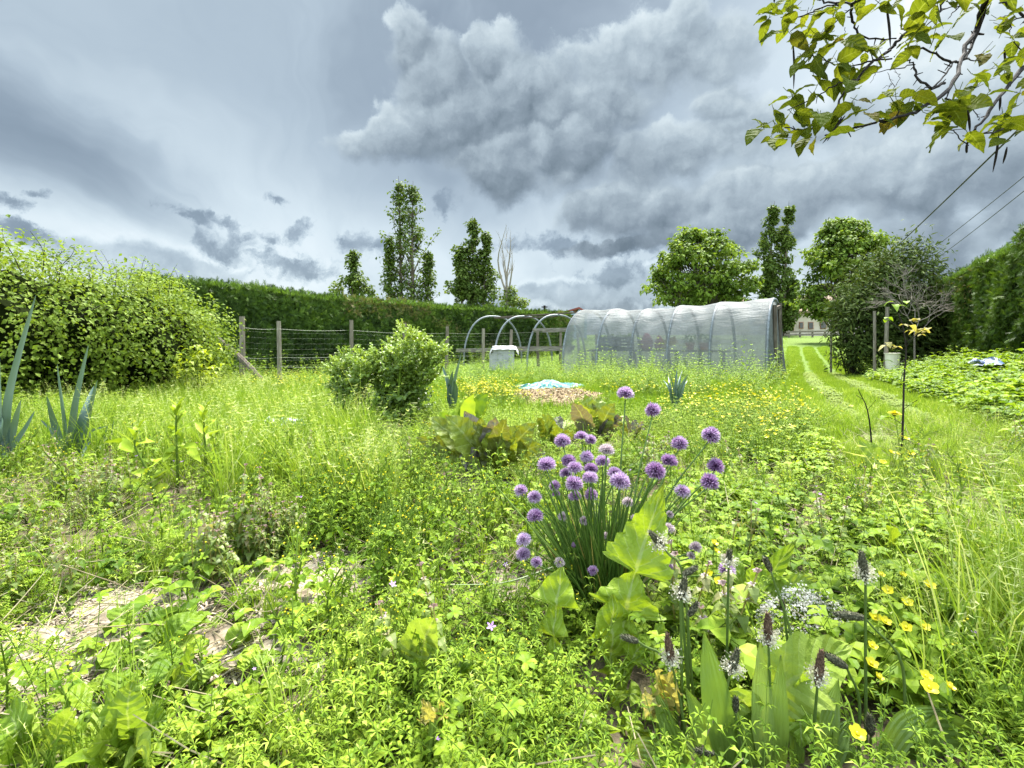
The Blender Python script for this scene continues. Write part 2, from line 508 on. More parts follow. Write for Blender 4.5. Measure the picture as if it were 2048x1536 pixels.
    col = N.ramp(lum, [(0, (.115, .15, .185)), (.22, (.145, .195, .245)), (.36, (.245, .31, .375)), (.5, (.39, .475, .545)), (.66, (.59, .685, .74)),
                       (.85, (.80, .87, .90)), (1, (.93, .96, .97))])
    # below the horizon: nothing to see, a dull ground tone
    col = N.mix(N.smooth(z, -.005, -.06), col, (.10, .14, .06, 1))
    col = N.mix(1.0, col, (.228, .228, .228, 1), 'MULTIPLY')
    # unseen sky overhead and behind the viewer brightened as added fill light
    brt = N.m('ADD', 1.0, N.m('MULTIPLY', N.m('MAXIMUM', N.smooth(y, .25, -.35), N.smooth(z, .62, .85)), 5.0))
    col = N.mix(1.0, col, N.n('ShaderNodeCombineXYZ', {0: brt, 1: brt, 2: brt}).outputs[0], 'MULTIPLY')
    thin = N.m('MULTIPLY', N.m('SUBTRACT', 1.0, cov), .06)
    col = N.mix(thin, col, blue)
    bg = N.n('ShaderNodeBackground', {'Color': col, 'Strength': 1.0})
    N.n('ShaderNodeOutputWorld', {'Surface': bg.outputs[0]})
    w.cycles.sampling_method = 'MANUAL'; w.cycles.sample_map_resolution = 512


build_sky()
# ------------------------------------------------------------------ colours
GREEN = [(0, (.035, .07, .006)), (.3, (.085, .16, .010)), (.55, (.168, .258, .016)), (.8, (.255, .345, .03)), (1, (.35, .42, .09))]
GRASS = [(0, (.045, .09, .008)), (.3, (.10, .18, .014)), (.6, (.188, .285, .028)), (.85, (.28, .365, .07)), (1, (.41, .45, .19))]
M_grass = leafmat('grass_blades', GRASS, .42, .6, .10, vary=.42)
M_weed = leafmat('weed_leaves', GREEN, .38, .55, .14, vary=.42)
M_lime = leafmat('lime_leaves', [(0, (.09, .16, .01)), (.4, (.19, .28, .016)), (1, (.32, .40, .04))], .30, .5, .15)
M_pale = leafmat('pale_leaves', [(0, (.08, .135, .02)), (.5, (.17, .24, .045)), (1, (.29, .34, .11))], .4, .6, .12)
M_conifer = leafmat('conifer_sprays', [(0, (.014, .030, .004)), (.35, (.038, .072, .008)), (.65, (.07, .125, .012)), (.88, (.12, .185, .02)), (1, (.15, .13, .045))], .22, .6, .2)
M_conifer_new = leafmat('conifer_tips', [(0, (.06, .12, .012)), (1, (.15, .24, .03))], .3, .55, .25)
M_hazel = leafmat('hazel_leaves', [(0, (.04, .07, .007)), (.35, (.10, .155, .016)), (.7, (.17, .24, .028)), (1, (.28, .34, .08))], .38, .55, .12)
M_poplar = leafmat('poplar_leaves', [(0, (.035, .06, .010)), (.5, (.085, .13, .022)), (1, (.17, .22, .05))], .3, .6, .12)
M_lime_tree = leafmat('chestnut_leaves', [(0, (.035, .065, .010)), (.5, (.11, .17, .020)), (1, (.23, .31, .045))], .32, .6, .12)
M_laurel = leafmat('laurel_leaves', [(0, (.018, .032, .008)), (.4, (.045, .070, .014)), (.75, (.10, .135, .03)), (1, (.23, .26, .07))], .2, .65, .06)
M_bark = solid('bark', [(.2, (.035, .026, .018)), (.5, (.09, .072, .052)), (.9, (.17, .145, .11))], .9, .15, 9, (1, 1, .25), .8, .03)
M_twig = solid('dark_twigs', [(.2, (.006, .0045, .004)), (.6, (.014, .011, .009)), (.9, (.022, .018, .014))], .85, .2, 30, (1, 1, 1), .6, .004)
M_grey_twig = solid('grey_twigs', [(.2, (.12, .10, .08)), (.6, (.22, .19, .15)), (.9, (.32, .28, .23))], .85, .2, 30, (1, 1, 1), .4, .004)
M_stem = leafmat('green_stems', [(0, (.05, .09, .010)), (.5, (.11, .17, .020)), (1, (.22, .28, .055))], .15, .6, .1)
M_core = solid('core_shade', [(.2, (.006, .009, .003)), (.6, (.014, .020, .006)), (.9, (.026, .03, .012))], 1, .0, 6, bump=0)  # near-black: shade deep inside hedges and hazel put into the colour
M_weathered = solid('weathered_wood', [(.15, (.07, .055, .04)), (.5, (.15, .125, .095)), (.85, (.24, .21, .165))], .85, .2, 7, (6, 6, .6), .6, .006)
M_plank = solid('grey_planks', [(.15, (.05, .042, .034)), (.5, (.15, .13, .108)), (.8, (.27, .25, .21))], .85, .2, 6, (.7, .7, 9), .6, .006)
M_yellow = leafmat('yellow_petals', [(0, (.46, .40, .008)), (1, (.62, .56, .02))], .3, .4, .3, tcol=(1.1, 1, .4))
M_white = leafmat('white_petals', [(0, (.40, .39, .37)), (1, (.62, .61, .58))], .3, .5, .3, tcol=(1, 1, 1))


# ------------------------------------------------------------------ ground
def nonuni(a, b, near, n):
    s = np.linspace(-1, 1, n); return np.sign(s) * (np.abs(s) ** 3.2) * (b - a) / 2 + (near * s)


def lane_x(y):
    return np.interp(y, [.5, 1.0, 1.6, 2.5, 4, 6.5, 11, 19, 25, 40, 62], [2.0, 1.9, 1.95, 2.3, 3.15, 4.55, 7.05, 11.6, 14.9, 23.5, 36])


def lane_w(y):
    return np.interp(y, [.5, 2, 4, 10, 25], [.55, .62, .75, .95, 1.0])


def ground():
    N1 = 260
    xs = nonuni(-600, 600, 8, N1); ys = nonuni(-600, 600, 8, N1) + 4
    X, Y = np.meshgrid(xs, ys, indexing='ij')
    Z = terrain(X, np.maximum(Y, -30))
    near = np.exp(-((X) ** 2 + (Y - 3) ** 2) / 60)
    Z = Z + near * .004 * (np.sin(X * 17 + Y * 9) * np.sin(Y * 15 - X * 4))
    v = np.stack([X, Y, Z], -1).reshape(-1, 3)
    i = np.arange(N1 - 1)[:, None] * N1 + np.arange(N1 - 1)[None]
    f = np.concatenate([np.stack([i, i + N1, i + N1 + 1], -1).reshape(-1, 3), np.stack([i, i + N1 + 1, i + 1], -1).reshape(-1, 3)])
    g = Geo(); g.add(v, f, .5)
    m, nt = new_mat('garden_soil'); N = NT(nt)
    pos = N.n('ShaderNodeNewGeometry').outputs['Position']
    big = N.noise(pos, .9, 5, .6); mid = N.noise(pos, 9, 5, .65); fine = N.noise(pos, 75, 4, .7)
    soil = N.ramp(N.m('ADD', N.m('MULTIPLY', mid, .6), N.m('MULTIPLY', fine, .4)), [(.25, (.04, .031, .020)), (.5, (.10, .080, .052)), (.68, (.17, .14, .09)), (.85, (.25, .21, .14))])
    grn = N.ramp(mid, [(.3, (.045, .075, .014)), (.7, (.13, .19, .035))])
    sp = N.n('ShaderNodeSeparateXYZ', {0: pos})
    far = N.smooth(sp.outputs[1], 2.5, 6)
    col = N.mix(N.m('MAXIMUM', N.smooth(big, .52, .62), far), soil, grn)
    pb = N.n('ShaderNodeBsdfPrincipled', {'Base Color': col, 'Roughness': .95, 'Specular IOR Level': .1})
    bp = N.n('ShaderNodeBump', {'Strength': .8, 'Distance': .02, 'Height': N.m('ADD', mid, N.m('MULTIPLY', fine, .5))}); N.put(pb.inputs['Normal'], bp.outputs[0])
    N.n('ShaderNodeOutputMaterial', {'Surface': pb.outputs[0]})
    o = g.build('ground', m, smooth=True)
    tag(o, 'brown garden soil and turf running back to a low rise', 'ground', kind='structure')


ground()


# ------------------------------------------------------------------ small foliage templates
def tmpl(fn):
    g = Geo(); fn(g); return g.template()


def one_leaf(L=1.0, W=.6, n=4, bend=.2, prof=p_ovate, fold=.2, t=.0, cross=1):
    g = Geo()
    s = np.linspace(0, 1, n)
    leaf(g, np.stack([np.zeros(n), s * L, -bend * L * s ** 2 + .15 * L * s], -1), W, prof, (0, 0, 1), fold, t, n=n, cross=cross)
    return g.template()


LF_OVATE = [one_leaf(1, .62, 4, b, p_ovate, .25) for b in (.15, .35, .55)]
LF_LANCE = [one_leaf(1, .30, 4, b, p_lance, .25) for b in (.1, .3, .5)]
LF_QUAD = [one_leaf(1, .75, 3, b, p_ovate, .3) for b in (.1, .4)]


def spray(n=7, seed=0):
    """flat scale-leaf spray: a stem with short side fingers, made of slim triangles"""
    g = Geo(); r = np.random.default_rng(seed)
    for k in range(n):
        s = .15 + .8 * k / n; sg = 1 if k % 2 else -1
        a = .5 + r.uniform(-.15, .25); L = .55 * (1.15 - s) + .12
        b = np.array((0, s, .12 * s - .25 * s * s)); d = np.array((sg * math.sin(a), math.cos(a), r.uniform(-.25, .15)))
        w = np.array((math.cos(a), -sg * math.sin(a), 0)) * .045
        g.add([b - w, b + w, b + d * L], [(0, 1, 2)], r.uniform(-.08, .08))
    g.add([(-.03, 0, 0), (.03, 0, 0), (0, 1.05, -.12)], [(0, 1, 2)], 0)
    return g.template()


SPRAYS = [spray(7, s) for s in range(4)]


def orient(nrm, tip):
    """(n,3,3) with local +Z = nrm, local +Y towards tip"""
    z = nrm / (np.linalg.norm(nrm, axis=1)[:, None] + 1e-9)
    y = tip - (tip * z).sum(1)[:, None] * z; y /= np.linalg.norm(y, axis=1)[:, None] + 1e-9
    x = np.cross(y, z)
    return np.stack([x, y, z], -1)


def scatter_R(geo, tmpls, pos, R, scale, tint, mi=None):
    n = len(pos); pick = rng.integers(0, len(tmpls), n); scale = np.broadcast_to(np.asarray(scale, float), (n,)); tint = np.broadcast_to(tint, (n,))
    for i, (tv, tf, tt, tm, tu) in enumerate(tmpls):
        s = np.where(pick == i)[0]; k = len(s)
        if not k: continue
        v = np.einsum('nij,kj->nki', R[s], tv) * scale[s][:, None, None] + pos[s][:, None]
        f = tf[None] + (np.arange(k) * len(tv))[:, None, None]
        t = tt[None] + tint[s][:, None]
        m = np.broadcast_to(tm[None] if mi is None else np.full((1, len(tm)), mi), (k, len(tm)))
        geo.add(v.reshape(-1, 3), f.reshape(-1, 3), t.reshape(-1), m.reshape(-1), np.broadcast_to(tu[None], (k,) + tu.shape).reshape(-1, 3))


def fbm(x, y, s=0):
    """cheap smooth 2-D noise about -1..1"""
    o = 0
    for k, (fx, fy, a) in enumerate(((1, .7, .5), (1.9, 2.3, .28), (4.1, 3.7, .16), (8.3, 7.1, .09))):
        o = o + a * np.sin(x * fx + s * 1.3 + k * 2.1 + .8 * np.sin(y * fy * .7 + k)) * np.sin(y * fy + s * .7 + k * 1.7 + .6 * np.sin(x * fx * .6))
    return o * 1.6


# ------------------------------------------------------------------ clipped conifer hedges
def hedge(label, A, B, top, thick, face, size, n_face, n_top, brown=0.0, seed=0):
    """clipped hedge from A to B (ground points); face = unit vector towards the garden"""
    A = np.asarray(A, float); B = np.asarray(B, float); d = B - A; L = np.linalg.norm(d[:2]); d = d / L
    fc = np.asarray(face, float)
    root = thing('conifer_hedge', label, 'hedge', ((A + B) / 2 * (1, 1, 0) + (0, 0, float(terrain((A[0] + B[0]) / 2, (A[1] + B[1]) / 2)))))
    def relief(s, z): return .10 * fbm(s * 1.1, z * 1.3, seed) + .10 * fbm(s * 4, z * 3.2, seed + 3)
    def topz(s): return top(s / L) + .05 * fbm(s * 1.3, 0 * s, seed + 5)
    g = Geo(); c = Geo()
    # solid shell for the twiggy inside, its shade put into the colour
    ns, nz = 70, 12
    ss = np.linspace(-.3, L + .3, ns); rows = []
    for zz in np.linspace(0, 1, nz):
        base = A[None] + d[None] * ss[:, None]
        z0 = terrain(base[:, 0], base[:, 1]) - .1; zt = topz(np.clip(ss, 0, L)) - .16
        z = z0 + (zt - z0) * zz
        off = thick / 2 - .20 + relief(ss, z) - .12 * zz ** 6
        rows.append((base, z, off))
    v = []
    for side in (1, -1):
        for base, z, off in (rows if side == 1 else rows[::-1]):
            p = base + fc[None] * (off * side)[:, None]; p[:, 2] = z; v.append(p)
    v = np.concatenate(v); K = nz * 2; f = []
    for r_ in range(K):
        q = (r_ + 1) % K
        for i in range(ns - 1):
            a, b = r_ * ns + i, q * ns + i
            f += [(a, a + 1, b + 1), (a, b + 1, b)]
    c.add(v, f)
    # sprays over the garden face
    def cover(n, side):
        s = rng.uniform(-.25, L + .25, n); zz = rng.uniform(0, 1, n) ** .95
        base = A[None] + d[None] * s[:, None]
        z0 = terrain(base[:, 0], base[:, 1]); zt = topz(np.clip(s, 0, L))
        z = z0 + (zt - z0) * zz
        off = thick / 2 - .12 + relief(s, z) - .16 * zz ** 7 + rng.uniform(-.10, .04, n)
        p = base + fc[None] * (off * side)[:, None]; p[:, 2] = z
        nr = fc[None] * side + rng.normal(0, .45, (n, 3)); tp = np.array((0, 0, 1.))[None] * rng.normal(.15, .75, n)[:, None] + d[None] * rng.normal(0, .8, n)[:, None] + fc[None] * side * .7
        patch = fbm(s * .8, z * 1.5, seed + 9)
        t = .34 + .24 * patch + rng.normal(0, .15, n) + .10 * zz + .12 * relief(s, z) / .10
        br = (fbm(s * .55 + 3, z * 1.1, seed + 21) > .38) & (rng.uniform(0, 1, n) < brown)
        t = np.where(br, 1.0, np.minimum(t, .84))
        scatter_R(g, SPRAYS, p, orient(nr, tp), size * rng.uniform(.6, 1.3, n), t)
    cover(n_face, 1); cover(n_face // 6, -1)
    # ends
    for E, sg in ((A, -1), (B, 1)):
        n = n_face // 14; w = rng.uniform(-thick / 2 + .1, thick / 2 - .1, n); zz = rng.uniform(0, 1, n)
        z0 = float(terrain(E[0], E[1])); p = E[None] + fc[None] * w[:, None] + d[None] * (sg * (.25 + rng.uniform(-.1, .12, n)))[:, None]
        p[:, 2] = z0 + (float(topz(np.array([0 if sg < 0 else L]))[0]) - z0) * zz
        nr = d[None] * sg + rng.normal(0, .5, (n, 3)); tp = rng.normal(0, 1, (n, 3)) + np.array((0, 0, .4))
        scatter_R(g, SPRAYS, p, orient(nr, tp), size * rng.uniform(.6, 1.3, n), .4 + rng.normal(0, .12, n))
    # the shaggy top, fresh growth standing up
    n = n_top; s = rng.uniform(-.25, L + .25, n); w = rng.uniform(-.5, .5, n) * thick * .92
    base = A[None] + d[None] * s[:, None] + fc[None] * w[:, None]
    base[:, 2] = topz(np.clip(s, 0, L)) - .10 - .1 * np.abs(w / thick * 2) ** 4 + rng.uniform(-.04, .05, n)
    nr = rng.normal(0, 1, (n, 3)) * np.array((1, 1, .3)); tp = np.array((0, 0, 1.)) + rng.normal(0, .45, (n, 3))
    scatter_R(g, SPRAYS, base, orient(nr, tp), size * rng.uniform(.35, .8, n) * np.where(rng.uniform(0, 1, n) < .02, 1.9, 1), rng.uniform(.1, .9, n), mi=1)
    part(c, 'shade_core', M_core, root)
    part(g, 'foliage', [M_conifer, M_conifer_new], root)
    return root


hl, hr = np.array((-8.9, 12.6, 0)), np.array((2.85, 25.2, 0))
dl = unit(hr - hl); fl = np.array((dl[1], -dl[0], 0))
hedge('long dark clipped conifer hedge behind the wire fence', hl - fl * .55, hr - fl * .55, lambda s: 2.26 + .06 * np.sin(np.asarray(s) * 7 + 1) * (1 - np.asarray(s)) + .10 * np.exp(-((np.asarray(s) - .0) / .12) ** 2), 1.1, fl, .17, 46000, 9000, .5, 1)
ra, rb = np.array((6.2, 4.66, 0)), np.array((16.6, 21.4, 0))
dr = unit(rb - ra); fr = np.array((-dr[1], dr[0], 0))
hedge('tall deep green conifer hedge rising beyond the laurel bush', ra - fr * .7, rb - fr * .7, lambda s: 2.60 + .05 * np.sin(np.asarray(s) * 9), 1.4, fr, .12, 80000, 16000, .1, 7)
# ------------------------------------------------------------------ trees
def limb(geo, a, b, r0, r1, wig=.06, n=7, sides=5, t=.5):
    a = np.asarray(a, float); b = np.asarray(b, float); L = np.linalg.norm(b - a)
    s = np.linspace(0, 1, n)[:, None]
    p = a + (b - a) * s + (rng.normal(0, 1, 3) * wig * L)[None] * np.sin(s * PI) + (rng.normal(0, 1, 3) * wig * .5 * L)[None] * np.sin(s * 2 * PI)
    p[:, 2] += 0
    tube(geo, p, np.linspace(r0, r1, n), sides, t)
    return p


def clump_leaves(geo, centre, rad, n, size, out=None, tint=.5, tmpls=None, flat=.75, droop=.3):
    v = rng.normal(0, 1, (n, 3)); v /= np.linalg.norm(v, axis=1)[:, None]
    r = rad * rng.uniform(.15, 1, n) ** .6
    p = centre + v * r[:, None] * np.array((1, 1, flat))
    nr = v * .6 + np.array((0, 0, .8)) + rng.normal(0, .45, (n, 3))
    tp = v + rng.normal(0, .6, (n, 3)) + np.array((0, 0, -droop))
    scatter_R(geo, tmpls or LF_QUAD, p, orient(nr, tp), size * rng.uniform(.6, 1.3, n), np.clip(tint + rng.normal(0, .16, n), 0, 1))


def tree_root(name, label, px, Y, group=None):
    b = G0(px, Y); return b, thing(name, label, 'tree', b, group)


def poplar(label, px, Y, stems, n_cl, leaf_size, dens, seed, low=None):
    """narrow upright tree; stems: (pixel x of top, pixel y of top, half width px, foot offset px)"""
    global rng
    rng = np.random.default_rng(seed)
    b, root = tree_root('poplar_tree', label, px, Y)
    tr, cr = Geo(), Geo()
    for (tx, ty, hw, fx, frac0) in stems:
        top = P(tx, ty, Y); foot = b + np.array(((fx) / F * Y, rng.normal(0, .15), -.1))
        mid = foot * .5 + top * .5 + np.array((rng.normal(0, .12), rng.normal(0, .2), 0))
        c = curve([foot, mid, top], 14); Hh = top[2] - foot[2]
        tube(tr, c, np.linspace(.012 * Hh + .05, .012, 14), 6)
        W = hw / F * Y
        for k in range(n_cl):
            s = frac0 + (1 - frac0) * (k + rng.uniform(0, 1)) / n_cl
            o = c[min(13, int(s * 13))]; a = rng.uniform(0, 2 * PI)
            env = W * (1.0 - .55 * max(0, s - .35) / .65 - .35 * max(0, .25 - s)) * (1.15 + .55 * math.sin(s * 17 + seed) * .4) * (.25 if s > .95 else 1)
            rr = env * rng.uniform(.25, 1.0) * min(1, (1.06 - s) * 2.2) ** .7
            tip = o + np.array((math.cos(a) * rr, math.sin(a) * rr, rr * rng.uniform(.9, 2.0)))
            tip[2] = min(tip[2], top[2])
            limb(tr, o, tip, .02 + .002 * Hh, .008, .08, 5, 4)
            n = int(dens * rng.uniform(.4, 1.5))
            for q in (.55, .8, 1.0):
                clump_leaves(cr, o + (tip - o) * q + rng.normal(0, .12, 3), W * rng.uniform(.13, .26), n // 3, leaf_size, tint=.45 + rng.normal(0, .14), flat=1.3)
    if low:
        for (lx, ly, rad, n) in low:
            p = P(lx, ly, Y + rng.normal(0, .3)); limb(tr, b + np.array((0, 0, .3)), p, .05, .01, .08, 6, 4)
            clump_leaves(cr, p, rad / F * Y, n, leaf_size, tint=.7 + rng.normal(0, .1))
    part(tr, 'trunk', M_bark, root); part(cr, 'crown', M_poplar, root)
    return root


poplar('tall double topped poplar, loftiest tree above the clipped hedge', 815, 45, [(797, 352, 40, -12, .16), (826, 362, 42, 14, .14), (778, 470, 22, -25, .15), (856, 500, 24, 28, .12)], 60, .27, 34, 31)
poplar('small pointed poplar poking up alone over the clipped hedge', 703, 45, [(706, 495, 24, 0, .2)], 40, .28, 60, 32,
       low=[(675, 575, 16, 160), (735, 578, 14, 140), (690, 560, 14, 120), (722, 560, 14, 120), (668, 590, 12, 100), (744, 592, 10, 90)])
poplar('middle sized bushy poplar between the tall one and the dead snag', 950, 45, [(945, 432, 28, 0, .15), (974, 462, 22, 14, .15), (922, 488, 24, -18, .12)], 48, .30, 62, 33,
       low=[(910, 575, 22, 200), (985, 585, 22, 200), (950, 580, 24, 200), (925, 545, 18, 150), (985, 550, 16, 130)])
poplar('twin spired poplar rising directly behind the plastic tunnel end', 1556, 55, [(1549, 402, 30, -8, .12), (1578, 401, 26, 10, .12), (1535, 520, 18, -14, .1), (1590, 560, 18, 16, .1)], 60, .33, 70, 34,
       low=[(1556, 600, 12, 100)])


def dead_tree():
    b, root = tree_root('dead_tree', 'bare dead snag with pale upright limbs beside the bushy poplar', 1016, 44)
    Y = 44; t, c = Geo(), Geo()
    for tx, ty, fx in ((1013, 450, 1014), (1004, 505, 1014), (1024, 500, 1016), (1003, 480, 1012), (1020, 470, 1015), (1027, 530, 1017)):
        f = P(fx, 590, Y); limb(t, f, P(tx, ty, Y + rng.normal(0, .4)), .10, .012, .05, 8, 5)
        m = f + (P(tx, ty, Y) - f) * .5
        for _ in range(5):
            q = f + (P(tx, ty, Y) - f) * rng.uniform(.35, .95); limb(t, q, q + np.array((rng.normal(0, .35), rng.normal(0, .3), rng.uniform(.5, 1.3))), .02, .006, .05, 4, 4)
    tube(t, curve([b - (0, 0, .1), P(1015, 600, Y), P(1014, 588, Y)], 6), [.2, .17, .14, .13, .12, .11], 7)
    for lx, ly, r, n in ((1022, 580, 12, 120), (1030, 600, 16, 180), (1012, 605, 16, 160), (1046, 606, 14, 140), (1018, 592, 12, 120)):
        p = P(lx, ly, Y); limb(t, b + (0, 0, .5), p, .05, .01); clump_leaves(c, p, r / F * Y, n, .28, tint=.75)
    part(t, 'trunk', M_grey_twig, root); part(c, 'regrowth', M_poplar, root)


dead_tree()


def round_tree(label, px, Y, top, base_y, hw, leaf_size, n_cl, per, seed, spikes=()):
    """broad crowned tree with tiered limbs; crown between rows top and base_y, half width hw"""
    global rng
    rng = np.random.default_rng(seed)
    b, root = tree_root('chestnut_tree', label, px, Y)
    t, c = Geo(), Geo()
    topz = P(px, top, Y)[2]; cz0 = P(px, base_y, Y)[2]; R = hw / F * Y; Hc = topz - cz0
    trunk = curve([b - (0, 0, .2), b + (0, .0, (cz0 - b[2]) * .9), b + (rng.normal(0, .2), 0, cz0 - b[2] + Hc * .5), b + (0, 0, topz - b[2] - .5)], 14)
    tube(t, trunk, np.linspace(.032 * R * 2, .02, 14), 8)
    for k in range(n_cl):
        s = (k + .5) / n_cl; zf = rng.uniform(0, 1) ** .9
        env = R * max(.05, 1 - zf ** 2.1) ** .55 * (.80 + .20 * min(1, zf / .22))
        a = k * 2.399 + rng.normal(0, .3); rr = env * rng.uniform(.35, 1.0) ** .5 * (1 + .10 * math.sin(a * 3 + seed))
        p = np.array((b[0] + math.cos(a) * rr, b[1] + math.sin(a) * rr, cz0 + zf * Hc * .96))
        o = trunk[int(np.clip(3 + zf * 9 - 2, 3, 12))]
        limb(t, o, p, .05 + .05 * (1 - zf), .012, .10, 7, 4)
        # tiers: leaves lie in flattish plates with dark gaps between
        cr = R * rng.uniform(.14, .26)
        clump_leaves(c, p, cr, int(per * rng.uniform(.6, 1.4)), leaf_size, tint=.45 + rng.normal(0, .13) + .18 * (zf - .5), tmpls=LF_OVATE, flat=.5, droop=.9)
        for _ in range(3):
            q = p + np.clip(rng.normal(0, .7, 3), -1, 1) * cr * (1, 1, .4); clump_leaves(c, q, cr * .5, per // 5, leaf_size, tint=.5 + rng.normal(0, .15), tmpls=LF_OVATE, flat=.6, droop=.9)
    for (sx, sy, ex, ey) in spikes:
        limb(t, P(sx, sy, Y), P(ex, ey, Y), .035, .02, .02, 4, 4)
    part(t, 'trunk', M_bark, root); part(c, 'crown', M_lime_tree, root)


round_tree('broad round chestnut tree standing behind the tunnel roof', 1398, 40, 456, 612, 98, .30, 130, 70, 41)
round_tree('big spreading chestnut tree in front of the stone house', 1690, 35, 436, 632, 84, .27, 150, 70, 42,
           [(1655, 452, 1658, 434), (1676, 448, 1678, 436), (1684, 448, 1686, 435), (1693, 445, 1698, 432)])


def ovoid_bush(name, label, cat, lobes, mat, leaf_t, size, per_m2, tint, seed, twig=M_twig, stems_n=14, gaps=.25, droop=.1, up=.5, hole=.3):
    """bush of several lobes; lobes: (centre xyz, (rx, ry, rz)); leaves lie in small tufts near the skin, each lobe filled loosely inside"""
    global rng
    rng = np.random.default_rng(seed)
    c0 = np.mean([l[0] for l in lobes], axis=0); base = np.array((c0[0], c0[1], float(terrain(c0[0], c0[1]))))
    root = thing(name, label, cat, base)
    g, t = Geo(), Geo()
    for ctr, rad in lobes:
        ctr = np.asarray(ctr, float); rad = np.asarray(rad, float)
        area = 4 * PI * (rad[0] * rad[1] * rad[2]) ** (2 / 3)
        n = int(area * per_m2 / 12)
        v = rng.normal(0, 1, (n, 3)); v /= np.linalg.norm(v, axis=1)[:, None]
        lump = 1 + .20 * np.sin(v[:, 0] * 7 + seed) * np.sin(v[:, 2] * 8 + v[:, 1] * 5) + .07 * np.sin(v[:, 0] * 17 + v[:, 2] * 15)
        depth = np.where(rng.uniform(0, 1, n) < hole, rng.uniform(.55, .9, n), rng.uniform(.88, 1.06, n))
        p = ctr + v * rad * (lump * depth)[:, None]
        keep = (p[:, 2] > terrain(p[:, 0], p[:, 1]) - .02) & (np.sin(p[:, 0] * 5 + seed) * np.sin(p[:, 2] * 6) * np.sin(p[:, 1] * 5 + 1) < 1 - gaps * 1.6)
        p, v, depth = p[keep], v[keep], depth[keep]; n = len(p)
        # tufts of about a dozen leaves around a twig tip
        for k in range(12):
            j = rng.normal(0, size * 1.15, (n, 3)); q = p + j
            nr = v * .7 + np.array((0, 0, up)) + rng.normal(0, .5, (n, 3)); tp = v * .8 + j / size * .5 + np.array((0, 0, -droop)) + rng.normal(0, .5, (n, 3))
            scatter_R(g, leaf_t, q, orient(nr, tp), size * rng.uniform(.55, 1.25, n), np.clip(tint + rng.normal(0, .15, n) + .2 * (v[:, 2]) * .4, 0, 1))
        foot = np.array((ctr[0], ctr[1], float(terrain(ctr[0], ctr[1]))))
        for k in range(stems_n):
            i = rng.integers(0, n); limb(t, foot + rng.normal(0, .12, 3) * (1, 1, 0), p[i], .02, .004, .03, 7, 4)
    return root, g, t


